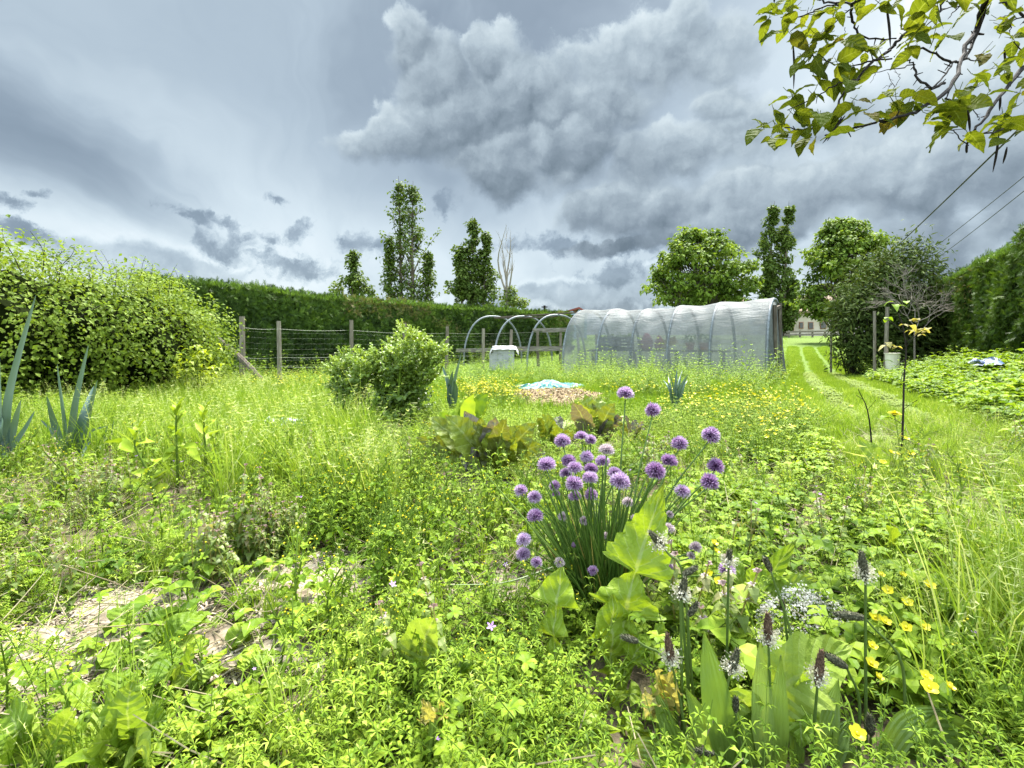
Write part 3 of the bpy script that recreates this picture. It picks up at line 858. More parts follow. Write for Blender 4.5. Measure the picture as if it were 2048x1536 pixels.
def hazel():
    spots = [(-40, 5.4, 1.80, 1.25), (130, 6.0, 1.72, 1.05), (250, 6.6, 1.66, 1.0), (325, 7.4, 1.60, .90), (-230, 5.0, 2.0, 1.3), (372, 8.0, 1.25, .62), (60, 7.2, 1.85, 1.2), (220, 8.0, 1.8, 1.2)]
    lobes = []
    for px, Y, h, r in spots:
        x = (px - 1024) / F * Y; z = float(terrain(x, Y)); lobes.append(((x, Y, z + h * .48), (r * 1.02, r * .95, h * .53)))
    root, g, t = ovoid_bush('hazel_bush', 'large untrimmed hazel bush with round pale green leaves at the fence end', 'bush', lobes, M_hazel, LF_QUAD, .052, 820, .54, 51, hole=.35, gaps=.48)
    core = Geo()  # inner shells coloured near-black so the gaps between leaves look shaded
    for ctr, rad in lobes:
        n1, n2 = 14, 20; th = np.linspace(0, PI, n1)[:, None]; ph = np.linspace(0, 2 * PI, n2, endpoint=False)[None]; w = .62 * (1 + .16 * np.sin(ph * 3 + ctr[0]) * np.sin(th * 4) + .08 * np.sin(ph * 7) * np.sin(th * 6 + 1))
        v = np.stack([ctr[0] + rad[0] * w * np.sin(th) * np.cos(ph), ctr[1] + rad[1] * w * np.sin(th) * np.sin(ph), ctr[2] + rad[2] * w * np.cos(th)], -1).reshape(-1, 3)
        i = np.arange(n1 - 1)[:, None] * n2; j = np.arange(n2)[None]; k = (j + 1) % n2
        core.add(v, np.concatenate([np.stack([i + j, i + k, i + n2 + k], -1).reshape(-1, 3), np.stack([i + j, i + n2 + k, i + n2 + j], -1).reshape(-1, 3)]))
    part(core, 'shade_core', M_core, root)
    # free shoots above the mass
    for (px, py, bx, by, Y) in ((5, 455, 40, 540, 5.2), (60, 462, 85, 545, 5.4), (92, 480, 100, 560, 5.6), (150, 492, 120, 560, 5.7), (130, 500, 110, 570, 5.6), (185, 525, 180, 580, 6.1), (305, 528, 295, 590, 6.8),
                                (320, 540, 318, 600, 6.9), (270, 540, 262, 590, 6.6), (345, 565, 335, 610, 7.2), (232, 548, 228, 590, 6.5), (-60, 440, -20, 540, 5.1), (410, 690, 380, 720, 7.6), (462, 640, 420, 680, 8.0), (470, 700, 430, 720, 8.0), (440, 610, 405, 640, 7.9)):
        c = limb(t, P(bx, by, Y), P(px, py, Y), .007, .002, .06, 12, 4)
        for k, q in enumerate(c[1:]):
            for sg in (-1, 1):
                d = np.array((sg * .7 * math.cos(k), sg * .7 * math.sin(k), .2)); scatter_R(g, LF_QUAD, (q + d * .02)[None], orient(np.array([(d[1] * .4, -.5, .7)]), d[None]), .058 * rng.uniform(.6, 1.1), .5 + rng.normal(0, .15))
    for k in range(46):
        ctr, rad = lobes[rng.integers(0, len(lobes))]; a, b = rng.uniform(0, 2 * PI), rng.uniform(.15, .9); s0 = np.asarray(ctr) + np.asarray(rad) * (math.cos(a) * b, math.sin(a) * b, .92 * math.sqrt(1 - b * b))
        e0 = s0 + np.array((rng.normal(0, .10), rng.normal(0, .10), rng.uniform(.14, .42))); c = limb(t, s0, e0, .005, .0015, .06, 8, 4)
        for i, q in enumerate(c[1:]):
            d = np.array((math.cos(i * 2.4 + k), math.sin(i * 2.4 + k), .3)); scatter_R(g, LF_QUAD, (q + d * .015)[None], orient(np.array([(d[0] * .3, -.5, .8)]), d[None]), .05 * rng.uniform(.4, 1.0), .5 + rng.normal(0, .15))
    part(t, 'branches', M_twig, root); part(g, 'foliage', M_hazel, root)


hazel()


def laurel():
    Y = 14.6
    def lb(px, py, rx, rz, dy=0): p = P(px, py, Y + dy); return (p, (rx / F * Y, rx / F * Y * .9, rz / F * Y))
    lobes = [lb(1745, 600, 58, 82), (lb(1815, 578, 55, 86)), lb(1850, 620, 48, 88, .3), lb(1720, 655, 40, 62, -.3), lb(1795, 655, 70, 66, -.2), lb(1860, 670, 42, 52), lb(1700, 620, 30, 46, .2), lb(1770, 545, 26, 42), lb(1830, 525, 24, 40), lb(1722, 705, 40, 42, -.4), lb(1790, 712, 62, 40, -.3), lb(1850, 712, 48, 38)]
    root, g, t = ovoid_bush('laurel_bush', 'rounded dark laurel bush in front of the right end hedge', 'bush', lobes, M_laurel, LF_LANCE, .16, 300, .42, 52, hole=.25, gaps=.2, up=.35)
    part(t, 'branches', M_twig, root); part(g, 'foliage', M_laurel, root)


laurel()


def bare_shrub():
    Y = 13.0; b = G0(1830, Y)
    root = thing('bare_shrub', 'leafless grey twiggy shrub leaning against the laurel', 'shrub', b)
    t = Geo()
    def rec(p, d, L, r, lev):
        e = p + d * L; c = limb(t, p, e, r, r * .55, .08, 5, 4)
        if lev == 0: return
        for _ in range(4):
            rec(c[rng.integers(2, 5)], unit(d + rng.normal(0, .5, 3) * (1, .8, .8)), L * rng.uniform(.55, .85), r * .6, lev - 1)
    a = P(1830, 650, Y)
    tube(t, curve([b, P(1829, 690, Y), a], 6), [.028, .025, .023, .021, .02, .019], 6)
    for d in ((-.5, 0, .8), (.15, 0, 1), (.7, 0, .45), (-.15, .2, 1), (.5, -.1, .9)):
        rec(a + (0, 0, rng.uniform(-.25, .1)), unit(d), .70, .013, 3)
    part(t, 'branches', M_grey_twig, root)


bare_shrub()
# ------------------------------------------------------------------ wire fence with wooden posts
rng = np.random.default_rng(60)
M_wire = solid('galvanised_wire', [(.2, (.05, .07, .045)), (.7, (.11, .13, .09))], .5, .4, 20, bump=0, metal=.3)


def fence():
    spots = [(560, 12.0, 642), (700, 13.31, 640), (808, 14.53, 646), (893, 15.67, 653), (966, 16.8, 657), (1022, 17.8, 659), (1077, 18.84, 663), (1120, 19.8, 665), (1158, 20.9, 667), (1192, 22.0, 668)]
    b0 = G0(560, 12.0); root = thing('wire_fence', 'wire fence on pale wooden posts in front of the clipped hedge', 'fence', b0)
    tops = []
    for px, Y, ty in spots:
        b = G0(px, Y); t = P(px + rng.normal(0, 2.5), ty, Y); g = Geo()
        tube(g, curve([b - (0, 0, .15), (b + t) / 2 + rng.normal(0, .012, 3), t], 6), [.058, .056, .054, .053, .052, .050], 8, rng.uniform(.4, .65))
        part(g, 'post', M_weathered, root); tops.append((b, t))
    # three strands and the netting below
    first = G0(470, 11.25); tops = [(first, first + (0, 0, 1.42))] + tops
    for hgt, sag in ((1.30, .035), (.62, .05), (.40, .06)):
        g = Geo()
        for (b, t), (b2, t2) in zip(tops[:-1], tops[1:]):
            p = b + (0, -.06, hgt); q = b2 + (0, -.06, hgt); s = np.linspace(0, 1, 9)[:, None]
            c = p + (q - p) * s; c[:, 2] -= sag * np.sin(s[:, 0] * PI) * rng.uniform(.2, 1.3); tube(g, c, .0026, 4)
        part(g, 'wire', M_wire, root)
    g = Geo()
    for (b, t), (b2, t2) in zip(tops[:-1], tops[1:]):
        n = 16
        for k in range(n):
            p = b + (b2 - b) * (k / n) + (0, -.05, 0); tube(g, [p + (0, 0, .1), p + (0, 0, 1.24)], .0008, 3)
        for hz in np.linspace(.15, 1.2, 9): tube(g, [b + (0, -.05, hz), b2 + (0, -.05, hz)], .0007, 3)
    part(g, 'netting', M_wire, root)
    # strainer post, nearer, with its leaning brace
    g = Geo(); b = G0(485, 11.3); t = P(484, 633, 11.3)
    root2 = thing('strainer_post', 'stout fence post at the hazel bush end of the fence', 'post', b)
    tube(g, curve([b - (0, 0, .2), (b + t) / 2, t], 5), [.066, .064, .062, .06, .058], 8, .5); part(g, 'post_shaft', M_weathered, root2)
    g = Geo(); a = P(432, 672, 11.1); e = G0(532, 11.0)
    r3 = thing('brace_pole', 'rough broken pole leaning across the stout fence post', 'pole', e)
    tube(g, curve([e, e * .5 + a * .5 + (0, .03, .03), a], 7), [.055, .06, .07, .062, .06, .05, .035], 7, .25); part(g, 'pole_shaft', M_weathered, r3)


fence()


def stake(label, px, Y, ty, r=.03, lean=0):
    b = G0(px + lean, Y); t = P(px, ty, Y); g = Geo(); root = thing('garden_stake', label, 'stake', b)
    tube(g, curve([b - (0, 0, .15), (b + t) / 2 + rng.normal(0, .008, 3), t], 5), [r, r, r * .97, r * .95, r * .9], 7, .6); part(g, 'stake_shaft', M_weathered, root)


stake('thin pale stake standing left of its thicker partner before the laurel', 1749, 12.6, 622, .036)
stake('thicker leaning stake beside the white bucket at the laurel foot', 1775, 12.3, 614, .046, -4)
stake('lone dark stake at the path edge below the big chestnut', 1662, 16.5, 640, .036)

# ------------------------------------------------------------------ plastic tunnel and its bare hoops
M_pipe = solid('grey_pipe', [(.2, (.10, .112, .118)), (.6, (.155, .17, .178)), (.9, (.23, .25, .26))], .45, .4, 12, bump=.1)


def film():
    m, nt = new_mat('plastic_film'); N = NT(nt)
    tc = N.n('ShaderNodeTexCoord'); lu = N.n('ShaderNodeAttribute', attribute_name='luv')
    mp = N.n('ShaderNodeMapping', {'Vector': lu.outputs['Vector'], 'Rotation': (0, 0, .5), 'Scale': (1.0, 4.5, 1)})
    wr = N.noise(mp.outputs[0], 1.6, 6, .6, 1.4)
    mp2 = N.n('ShaderNodeMapping', {'Vector': lu.outputs['Vector'], 'Rotation': (0, 0, -.75), 'Scale': (.7, 6.5, 1)})
    wr2 = N.noise(mp2.outputs[0], 1.1, 5, .55, .9)
    dirt = N.noise(lu.outputs['Vector'], 2.2, 7, .68)
    spk = N.noise(lu.outputs['Vector'], 22, 4, .7)
    hgt = N.m('ADD', N.m('MULTIPLY', wr, .6), N.m('ADD', N.m('MULTIPLY', wr2, .7), N.m('MULTIPLY', spk, .06)))
    bp = N.n('ShaderNodeBump', {'Strength': .55, 'Distance': .08, 'Height': hgt})
    col = N.ramp(N.m('ADD', N.m('MULTIPLY', dirt, .6), N.m('MULTIPLY', spk, .4)), [(.25, (.15, .155, .153)), (.5, (.22, .227, .226)), (.75, (.30, .308, .308))])
    df = N.n('ShaderNodeBsdfPrincipled', {'Base Color': col, 'Roughness': .5, 'Specular IOR Level': .25, 'Normal': bp.outputs[0]})
    tl = N.n('ShaderNodeBsdfTranslucent', {'Color': N.mix(1.0, col, (.9, .95, .95, 1), 'MULTIPLY'), 'Normal': bp.outputs[0]})
    a = N.n('ShaderNodeMixShader', {0: .45, 1: df.outputs[0], 2: tl.outputs[0]})
    tp = N.n('ShaderNodeBsdfTransparent', {'Color': (.90, .93, .93, 1)})
    sv = N.n('ShaderNodeSeparateXYZ', {0: lu.outputs['Vector']})
    fac = N.m('ADD', .285, N.m('MULTIPLY', N.m('SUBTRACT', N.m('ADD', N.m('MULTIPLY', dirt, .7), N.m('MULTIPLY', wr, .5)), .6), .9), clamp=True)
    mx = N.n('ShaderNodeMixShader', {0: N.m('SUBTRACT', 1.0, fac), 1: tp.outputs[0], 2: a.outputs[0]})
    N.n('ShaderNodeOutputMaterial', {'Surface': mx.outputs[0]})
    return m


M_film = film()


def hoop_pts(fb, dirv, W, hgt, n=25, lean=.0):
    """hoop from front foot fb across width W along dirv"""
    a = np.linspace(0, PI, n)
    e = 2.45
    u = -np.sign(np.cos(a)) * np.abs(np.cos(a)) ** (2 / e); w = np.sin(a) ** (2 / e)
    z0 = float(terrain(fb[0], fb[1])) - .05
    p = np.zeros((n, 3)); c = fb[:2] + dirv * W / 2
    p[:, :2] = c + dirv * (u * W / 2)[:, None]; p[:, 2] = z0 + hgt * w
    return p


def tunnel():
    A = np.array((6.54, 12.85)); B = np.array((1.66, 16.38)); ax = (B - A) / np.linalg.norm(B - A)
    d0 = unit(np.array((.585, .81))); d1 = unit(np.array((.74, .67)))
    root = thing('plastic_tunnel', 'hooped garden tunnel covered in cloudy crumpled plastic film', 'greenhouse', (4.8, 15.3, float(terrain(4.8, 15.3))))
    NH = 6; fr = [0, .235, .43, .615, .80, 1.0]
    def hoop(s):
        d = unit(d0 + (d1 - d0) * s); fb = A + (B - A) * s
        return hoop_pts(fb, d, 2.62, 2.22 - .10 * s + .02 * math.sin(s * 9), 41)
    for s in fr:
        g = Geo(); tube(g, hoop(s) - np.array((0, 0, .0)), .045, 8, .55); part(g, 'hoop', M_pipe, root, smooth=True)
    g = Geo(); top = np.array([hoop(s)[20] for s in np.linspace(0, 1, 9)]); tube(g, top - (0, 0, .05), .03, 6); part(g, 'ridge_pole', M_pipe, root)
    # film: sags between hoops, creased
    ns, na = 110, 64
    ss = np.linspace(0, 1, ns); rows = []; uv = []
    ph = rng.uniform(0, 6, 8)
    for s in ss:
        h = hoop(s); h = curve(h, na)
        k = max(i for i in range(len(fr)) if fr[i] <= s + 1e-9); k = min(k, len(fr) - 2)
        q = (s - fr[k]) / (fr[k + 1] - fr[k]); sag = .055 * math.sin(PI * q) ** .8
        c = np.array((*(A + (B - A) * s + unit(d0 + (d1 - d0) * s) * 1.31), h[0][2] + .6))
        out = h - c; out /= np.linalg.norm(out, axis=1)[:, None]
        a = np.linspace(0, 1, na)
        cre = .022 * np.sin(a * 38 + q * 6 + k * 1.7 + ph[k % 8]) * np.sin(a * PI) * math.sin(PI * q) * np.exp(-((a - .22 - .06 * k % .1) / .2) ** 2) + .014 * np.sin(a * 21 - q * 9 + ph[(k + 3) % 8]) * math.sin(PI * q)
        crw = .03 * math.sin(PI * q) * np.exp(-((a - .02) / .1) ** 2) * np.sin(q * 14 + k)
        rows.append(h + out * (.045 - sag + cre + crw)[:, None]); uv.append(np.stack([np.full(na, s * 6), a * 5.2, np.zeros(na)], -1))
    v = np.concatenate(rows); u = np.concatenate(uv); i = np.arange(ns - 1)[:, None] * na + np.arange(na - 1)[None]
    f = np.concatenate([np.stack([i, i + 1, i + na + 1], -1).reshape(-1, 3), np.stack([i, i + na + 1, i + na], -1).reshape(-1, 3)])
    g = Geo(); g.add(v, f, .5, 0, u); part(g, 'film_cover', M_film, root, smooth=True)
    # gathered end curtain at the right, with a timber door post
    h = hoop(0); n = len(h); zb = h[0][2]
    for (i0, i1, nm) in ((0, 17, 'end_curtain'), (21, 40, 'end_curtain')):
        g = Geo(); cols = np.linspace(i0, i1, 40); nr_ = 14; vv, uu = [], []
        for ci, c in enumerate(cols):
            k = int(c); t_ = c - k; tp = h[min(k, n - 1)] * (1 - t_) + h[min(k + 1, n - 1)] * t_
            for r_ in range(nr_):
                q = r_ / (nr_ - 1); z = tp[2] * (1 - q) + (zb) * q
                w = .05 * math.sin(ci * 1.15) * (.3 + q) + .10 * q * (1 if nm else 0)
                vv.append((tp[0] - ax[0] * w, tp[1] - ax[1] * w, z)); uu.append((ci * .18, q * 2.2, 0))
        i = np.arange(39)[:, None] * nr_ + np.arange(nr_ - 1)[None]
        f = np.concatenate([np.stack([i, i + 1, i + nr_ + 1], -1).reshape(-1, 3), np.stack([i, i + nr_ + 1, i + nr_], -1).reshape(-1, 3)])
        g.add(vv, f, .5, 0, uu); part(g, nm, M_film, root, smooth=True)
    g = Geo()
    for k in (15, 22):
        p = h[k] - np.array((*(ax * .09), 0)); beam(g, (p[0], p[1], zb - .05), (p[0], p[1], p[2] - .06), .085, .07, .25)
    p, q = h[15], h[22]; beam(g, p - (*(ax * .09), .16), q - (*(ax * .09), .16), .07, .08, .3)
    part(g, 'door_frame', M_weathered, root)
    # ---- inside: a bench with trays, sacks and boards on it
    W1 = lambda s, w, z: np.array((*(A + (B - A) * s + unit(d0 + (d1 - d0) * s) * w), zb + z))
    br = thing('potting_bench', 'long timber bench inside the plastic tunnel', 'bench', W1(.55, .95, 0))
    g = Geo(); beam(g, W1(.18, .55, .78), W1(.90, .55, .78), .60, .05, .45); part(g, 'bench_top', M_plank, br)
    for s in (.2, .42, .64, .88):
        g = Geo(); beam(g, W1(s, .55, .0), W1(s, .55, .75), .08, .08, .4); part(g, 'leg', M_plank, br)
    M_blue = solid('dark_crate_plastic', [(.2, (.018, .022, .035)), (.8, (.05, .06, .085))], .5, .4, 10, bump=0)
    M_red = solid('red_sack', [(.2, (.26, .02, .04)), (.6, (.42, .05, .09)), (.9, (.5, .14, .16))], .55, .4, 6, bump=.5, dist=.03)
    M_board = solid('yellow_board', [(.2, (.35, .20, .05)), (.8, (.60, .40, .13))], .7, .2, 5, bump=.1)
    M_orange = solid('orange_pot', [(.2, (.42, .10, .02)), (.8, (.62, .2, .06))], .7, .2, 5, bump=.1)
    yaw = math.atan2(ax[1], ax[0]); c_, s_ = math.cos(yaw), math.sin(yaw); R = np.array(((c_, -s_, 0), (s_, c_, 0), (0, 0, 1)))
    for s, dz, lab in ((.775, 0, 'dark blue slatted crate on the left of the tunnel bench'), (.685, 0, 'dark blue slatted crate touching the red sack on the bench')):
        b = W1(s, .42, .805); r = thing('plant_crate', lab, 'crate', b); g = Geo()
        for (ox, oy, sx, sy) in ((0, -.16, .5, .02), (0, .16, .5, .02), (-.25, 0, .02, .32), (.25, 0, .02, .32)):
            for z in (.05, .15, .25, .35): box(g, b + R @ np.array((ox, oy, z)), (sx, sy, .07), R)
            for k in (-1, 1): box(g, b + R @ np.array((ox * 1.02 + k * .2 * (sx > .1), oy * 1.06 + k * .12 * (sy > .1), .2)), (.04, .03, .4), R)
        box(g, b + (0, 0, .012), (.48, .3, .02), R); part(g, 'crate_body', M_blue, r)
        g = Geo(); scatter_R(g, LF_OVATE, b + (rng.uniform(-1, 1, (90, 3)) * (.24, .14, .08)) @ R.T + (0, 0, .40), orient(rng.normal(0, .6, (90, 3)) + (0, 0, 1), rng.normal(0, 1, (90, 3))), .09, .5); part(g, 'seedlings', M_weed, r)
    for s, w, hh, lab in ((.565, .40, .50, 'large crumpled red sack in the middle of the tunnel bench'), (.50, .28, .42, 'smaller dark red sack leaning on the yellow board')):
        b = W1(s, .45, .805); r = thing('compost_sack', lab, 'sack', b); g = Geo()
        n1, n2 = 14, 18; vv = []
        for i in range(n1):
            q = i / (n1 - 1); rad = (math.sin(PI * (.12 + .86 * q)) ** .55) * (1 - .35 * q)
            for j in range(n2):
                a = j * 2 * PI / n2; m_ = 1 + .10 * math.sin(a * 3 + q * 5) + .06 * math.sin(a * 7 + q * 11)
                vv.append(b + R @ np.array((math.cos(a) * w * .55 * rad * m_, math.sin(a) * .18 * rad * m_, hh * q + .02 * math.sin(a * 5))))
        i = np.arange(n1 - 1)[:, None] * n2; j = np.arange(n2)[None]; k = (j + 1) % n2
        f = np.concatenate([np.stack([i + j, i + k, i + n2 + k], -1).reshape(-1, 3), np.stack([i + j, i + n2 + k, i + n2 + j], -1).reshape(-1, 3)])
        g.add(np.array(vv), f); part(g, 'sack_body', M_red, r, smooth=True)
    b = W1(.455, .36, .81); r = thing('wooden_board', 'yellowish board propped at a slant on the tunnel bench', 'board', b)
    g = Geo(); beam(g, b + (*(ax * .30), .06), b - (*(ax * .28), -.30), .03, .22, .6); part(g, 'board_face', M_board, r)
    for s, lab in ((.345, 'orange pot left of its twin on the tunnel bench'), (.28, 'orange pot nearest the door end of the tunnel bench')):
        b = W1(s, .42, .805); r = thing('flower_pot', lab, 'pot', b); g = Geo()
        tube(g, [b, b + (0, 0, .16), b + (0, 0, .165), b + (0, 0, .21)], [.09, .12, .135, .14], 16, .5); part(g, 'pot_body', M_orange, r)
        g = Geo(); scatter_R(g, LF_OVATE, b + rng.uniform(-1, 1, (60, 3)) * (.15, .15, .14) + (0, 0, .33), orient(rng.normal(0, .6, (60, 3)) + (0, 0, 1), rng.normal(0, 1, (60, 3))), .10, .4); part(g, 'pot_plant', M_weed, r)
    # tomato plants along the back
    for s in (.12, .32, .52, .70):
        pass
    return A, B, ax, zb


tunnel()


def bare_hoops():
    base = [(np.array((.515, 17.2)), 2.62, 2.02), (np.array((-.66, 18.05)), 2.62, 2.0), (np.array((-1.83, 18.9)), 2.62, 1.98)]
    d = unit(np.array((.85, .53)))
    root = thing('bare_hoop_frame', 'uncovered grey pipe hoops with old planks next to the tunnel', 'frame', (-.3, 18.4, float(terrain(-.3, 18.4))))
    apex = []
    for fb, W, h in base:
        p = hoop_pts(fb, d, W, h, 33); g = Geo(); tube(g, p, .036, 8, .45); part(g, 'hoop', M_pipe, root, smooth=True); apex.append(p[16])
    g = Geo(); apex.append(np.array((2.75, 17.15, apex[0][2] + .12))); tube(g, curve(apex[::-1], 10) - (0, 0, .05), .028, 6, .1); part(g, 'ridge_pole', M_weathered, root)
    f = lambda px, py, Y: P(px, py, Y)
    for a, b, w, h, jit in ((f(913, 701, 18.75), f(1148, 697, 16.7), .05, .13, .004), (f(985, 696, 19.2), f(1150, 693, 17.6), .05, .07, .006), (f(1066, 660, 17.2), f(1148, 658, 16.6), .06, .10, .004), (f(1085, 663, 17.7), f(1150, 662, 17.2), .05, .05, .004), (f(1000, 697, 20.0), f(1120, 694, 19.4), .05, .06, .004)):
        g = Geo(); beam(g, a, b, w, h, .5, jit=jit); part(g, 'plank', M_plank, root)


bare_hoops()


def hive():
    M_wp = solid('chipped_white_paint', [(.15, (.14, .13, .11)), (.4, (.27, .27, .265)), (.9, (.36, .36, .355))], .6, .3, 5, bump=.2)
    b = G0(1004, 17.6); r = thing('white_box', 'white painted slatted wooden box under the bare hoops', 'box', b)
    g = Geo(); box(g, b + (0, 0, .30), (.86, .6, .60), t=.5); part(g, 'box_body', M_wp, r)
    g = Geo(); box(g, b + (.06, -.02, .70), (.74, .55, .19), t=.6); box(g, b + (.06, -.02, .81), (.80, .6, .03)); part(g, 'lid', M_wp, r)
    # torn white sheet drawn over its lid
    g = Geo(); n = 12; vv = []
    for i in range(n):
        for j in range(n):
            x = (i / (n - 1) - .5) * 1.0; y = (j / (n - 1) - .5) * .8
            z = .845 - .22 * max(0, abs(x) - .40) / .1 * .9 - .12 * max(0, abs(y) - .3) / .1 + .012 * math.sin(i * 2.1 + j) + .01 * math.sin(j * 2.7)
            vv.append(b + np.array((x + .08, y, z)))
    i = np.arange(n - 1)[:, None] * n + np.arange(n - 1)[None]
    f = np.concatenate([np.stack([i, i + n, i + n + 1], -1).reshape(-1, 3), np.stack([i, i + n + 1, i + 1], -1).reshape(-1, 3)]); g.add(vv, f, .7)
    o = g.build('plastic_sheet', M_wp, smooth=True, origin=b); tag(o, 'torn white plastic sheet draped over the white box lid', 'sheet')
    b = G0(1779, 12.2) ; r = thing('white_bucket', 'pale bucket at the foot of the thicker laurel stake', 'bucket', b + (0, 0, .25)); g = Geo()
    zt = P(1779, 706, 12.2)[2]
    c = np.array((b[0] + .07, b[1], 0)); tube(g, [c + (0, 0, b[2]), c + (0, 0, zt - .03), c + (0, 0, zt - .02), c + (0, 0, zt)], [.12, .155, .17, .17], 16, .55); part(g, 'bucket_body', solid('cream_plastic', [(.2, (.55, .50, .38)), (.8, (.72, .68, .56))], .5, .4, 3, bump=0), r)


hive()


def crumple(name, label, cat, px0, px1, Y0, Y1, hgt, mat, seed, lift=.05, rows=26, ragged=.25):
    """crumpled sheet lying on the ground between Y0 and Y1"""
    r = np.random.default_rng(seed); n = rows; g = Geo(); vv = []
    for i in range(n):
        for j in range(n):
            u, w = i / (n - 1), j / (n - 1)
            Y = Y0 + (Y1 - Y0) * w + .1 * math.sin(u * 9 + seed); px = px0 + (px1 - px0) * u; x = (px - 1024) / F * Y + ragged * .3 * math.sin(w * 8 + u * 5)
            z = float(terrain(x, Y)) + lift + hgt * (abs(math.sin(u * 7 + w * 3 + seed)) * .5 + abs(math.sin(w * 11 - u * 5)) * .3 + .15 * math.sin(u * 23 + w * 17)) * math.sin(PI * u) ** .5 * math.sin(PI * w) ** .5 + r.normal(0, .006)
            vv.append((x, Y, z))
    i = np.arange(n - 1)[:, None] * n + np.arange(n - 1)[None]
    f = np.concatenate([np.stack([i, i + n, i + n + 1], -1).reshape(-1, 3), np.stack([i, i + n + 1, i + 1], -1).reshape(-1, 3)])
    g.add(vv, f, .5); o0 = np.mean(vv, axis=0); o0[2] = float(terrain(o0[0], o0[1]))
    o = g.build(name, mat, smooth=False, origin=o0); return tag(o, label, cat)


M_tarp = solid('turquoise_tarp', [(.2, (.015, .085, .085)), (.6, (.03, .15, .145)), (.9, (.09, .2, .195))], .45, .4, 3, bump=.2, dist=.02)
crumple('tarpaulin', 'crumpled turquoise tarpaulin lying behind the straw patch', 'tarpaulin', 1028, 1165, 8.6, 9.7, .14, M_tarp, 3, .04)
M_film_white = solid('white_film', [(.2, (.25, .30, .27)), (.8, (.40, .45, .42))], .35, .5, 5, bump=.2)
crumple('plastic_scrap', 'pale scrap of plastic half sunk in tall grass', 'plastic scrap', 540, 598, 3.35, 3.75, .10, M_film_white, 5, .10, 14)
M_bluecover = solid('blue_white_cover', [(.3, (.03, .06, .18)), (.45, (.06, .11, .25)), (.55, (.25, .28, .33)), (.9, (.38, .4, .44))], .45, .4, 3.5, bump=.2, dist=.02)
crumple('ground_cover_sheet', 'blue and white plastic sheet heaped below the right hedge', 'plastic sheet', 1945, 2000, 7.2, 7.9, .12, M_bluecover, 8, .50, 16)


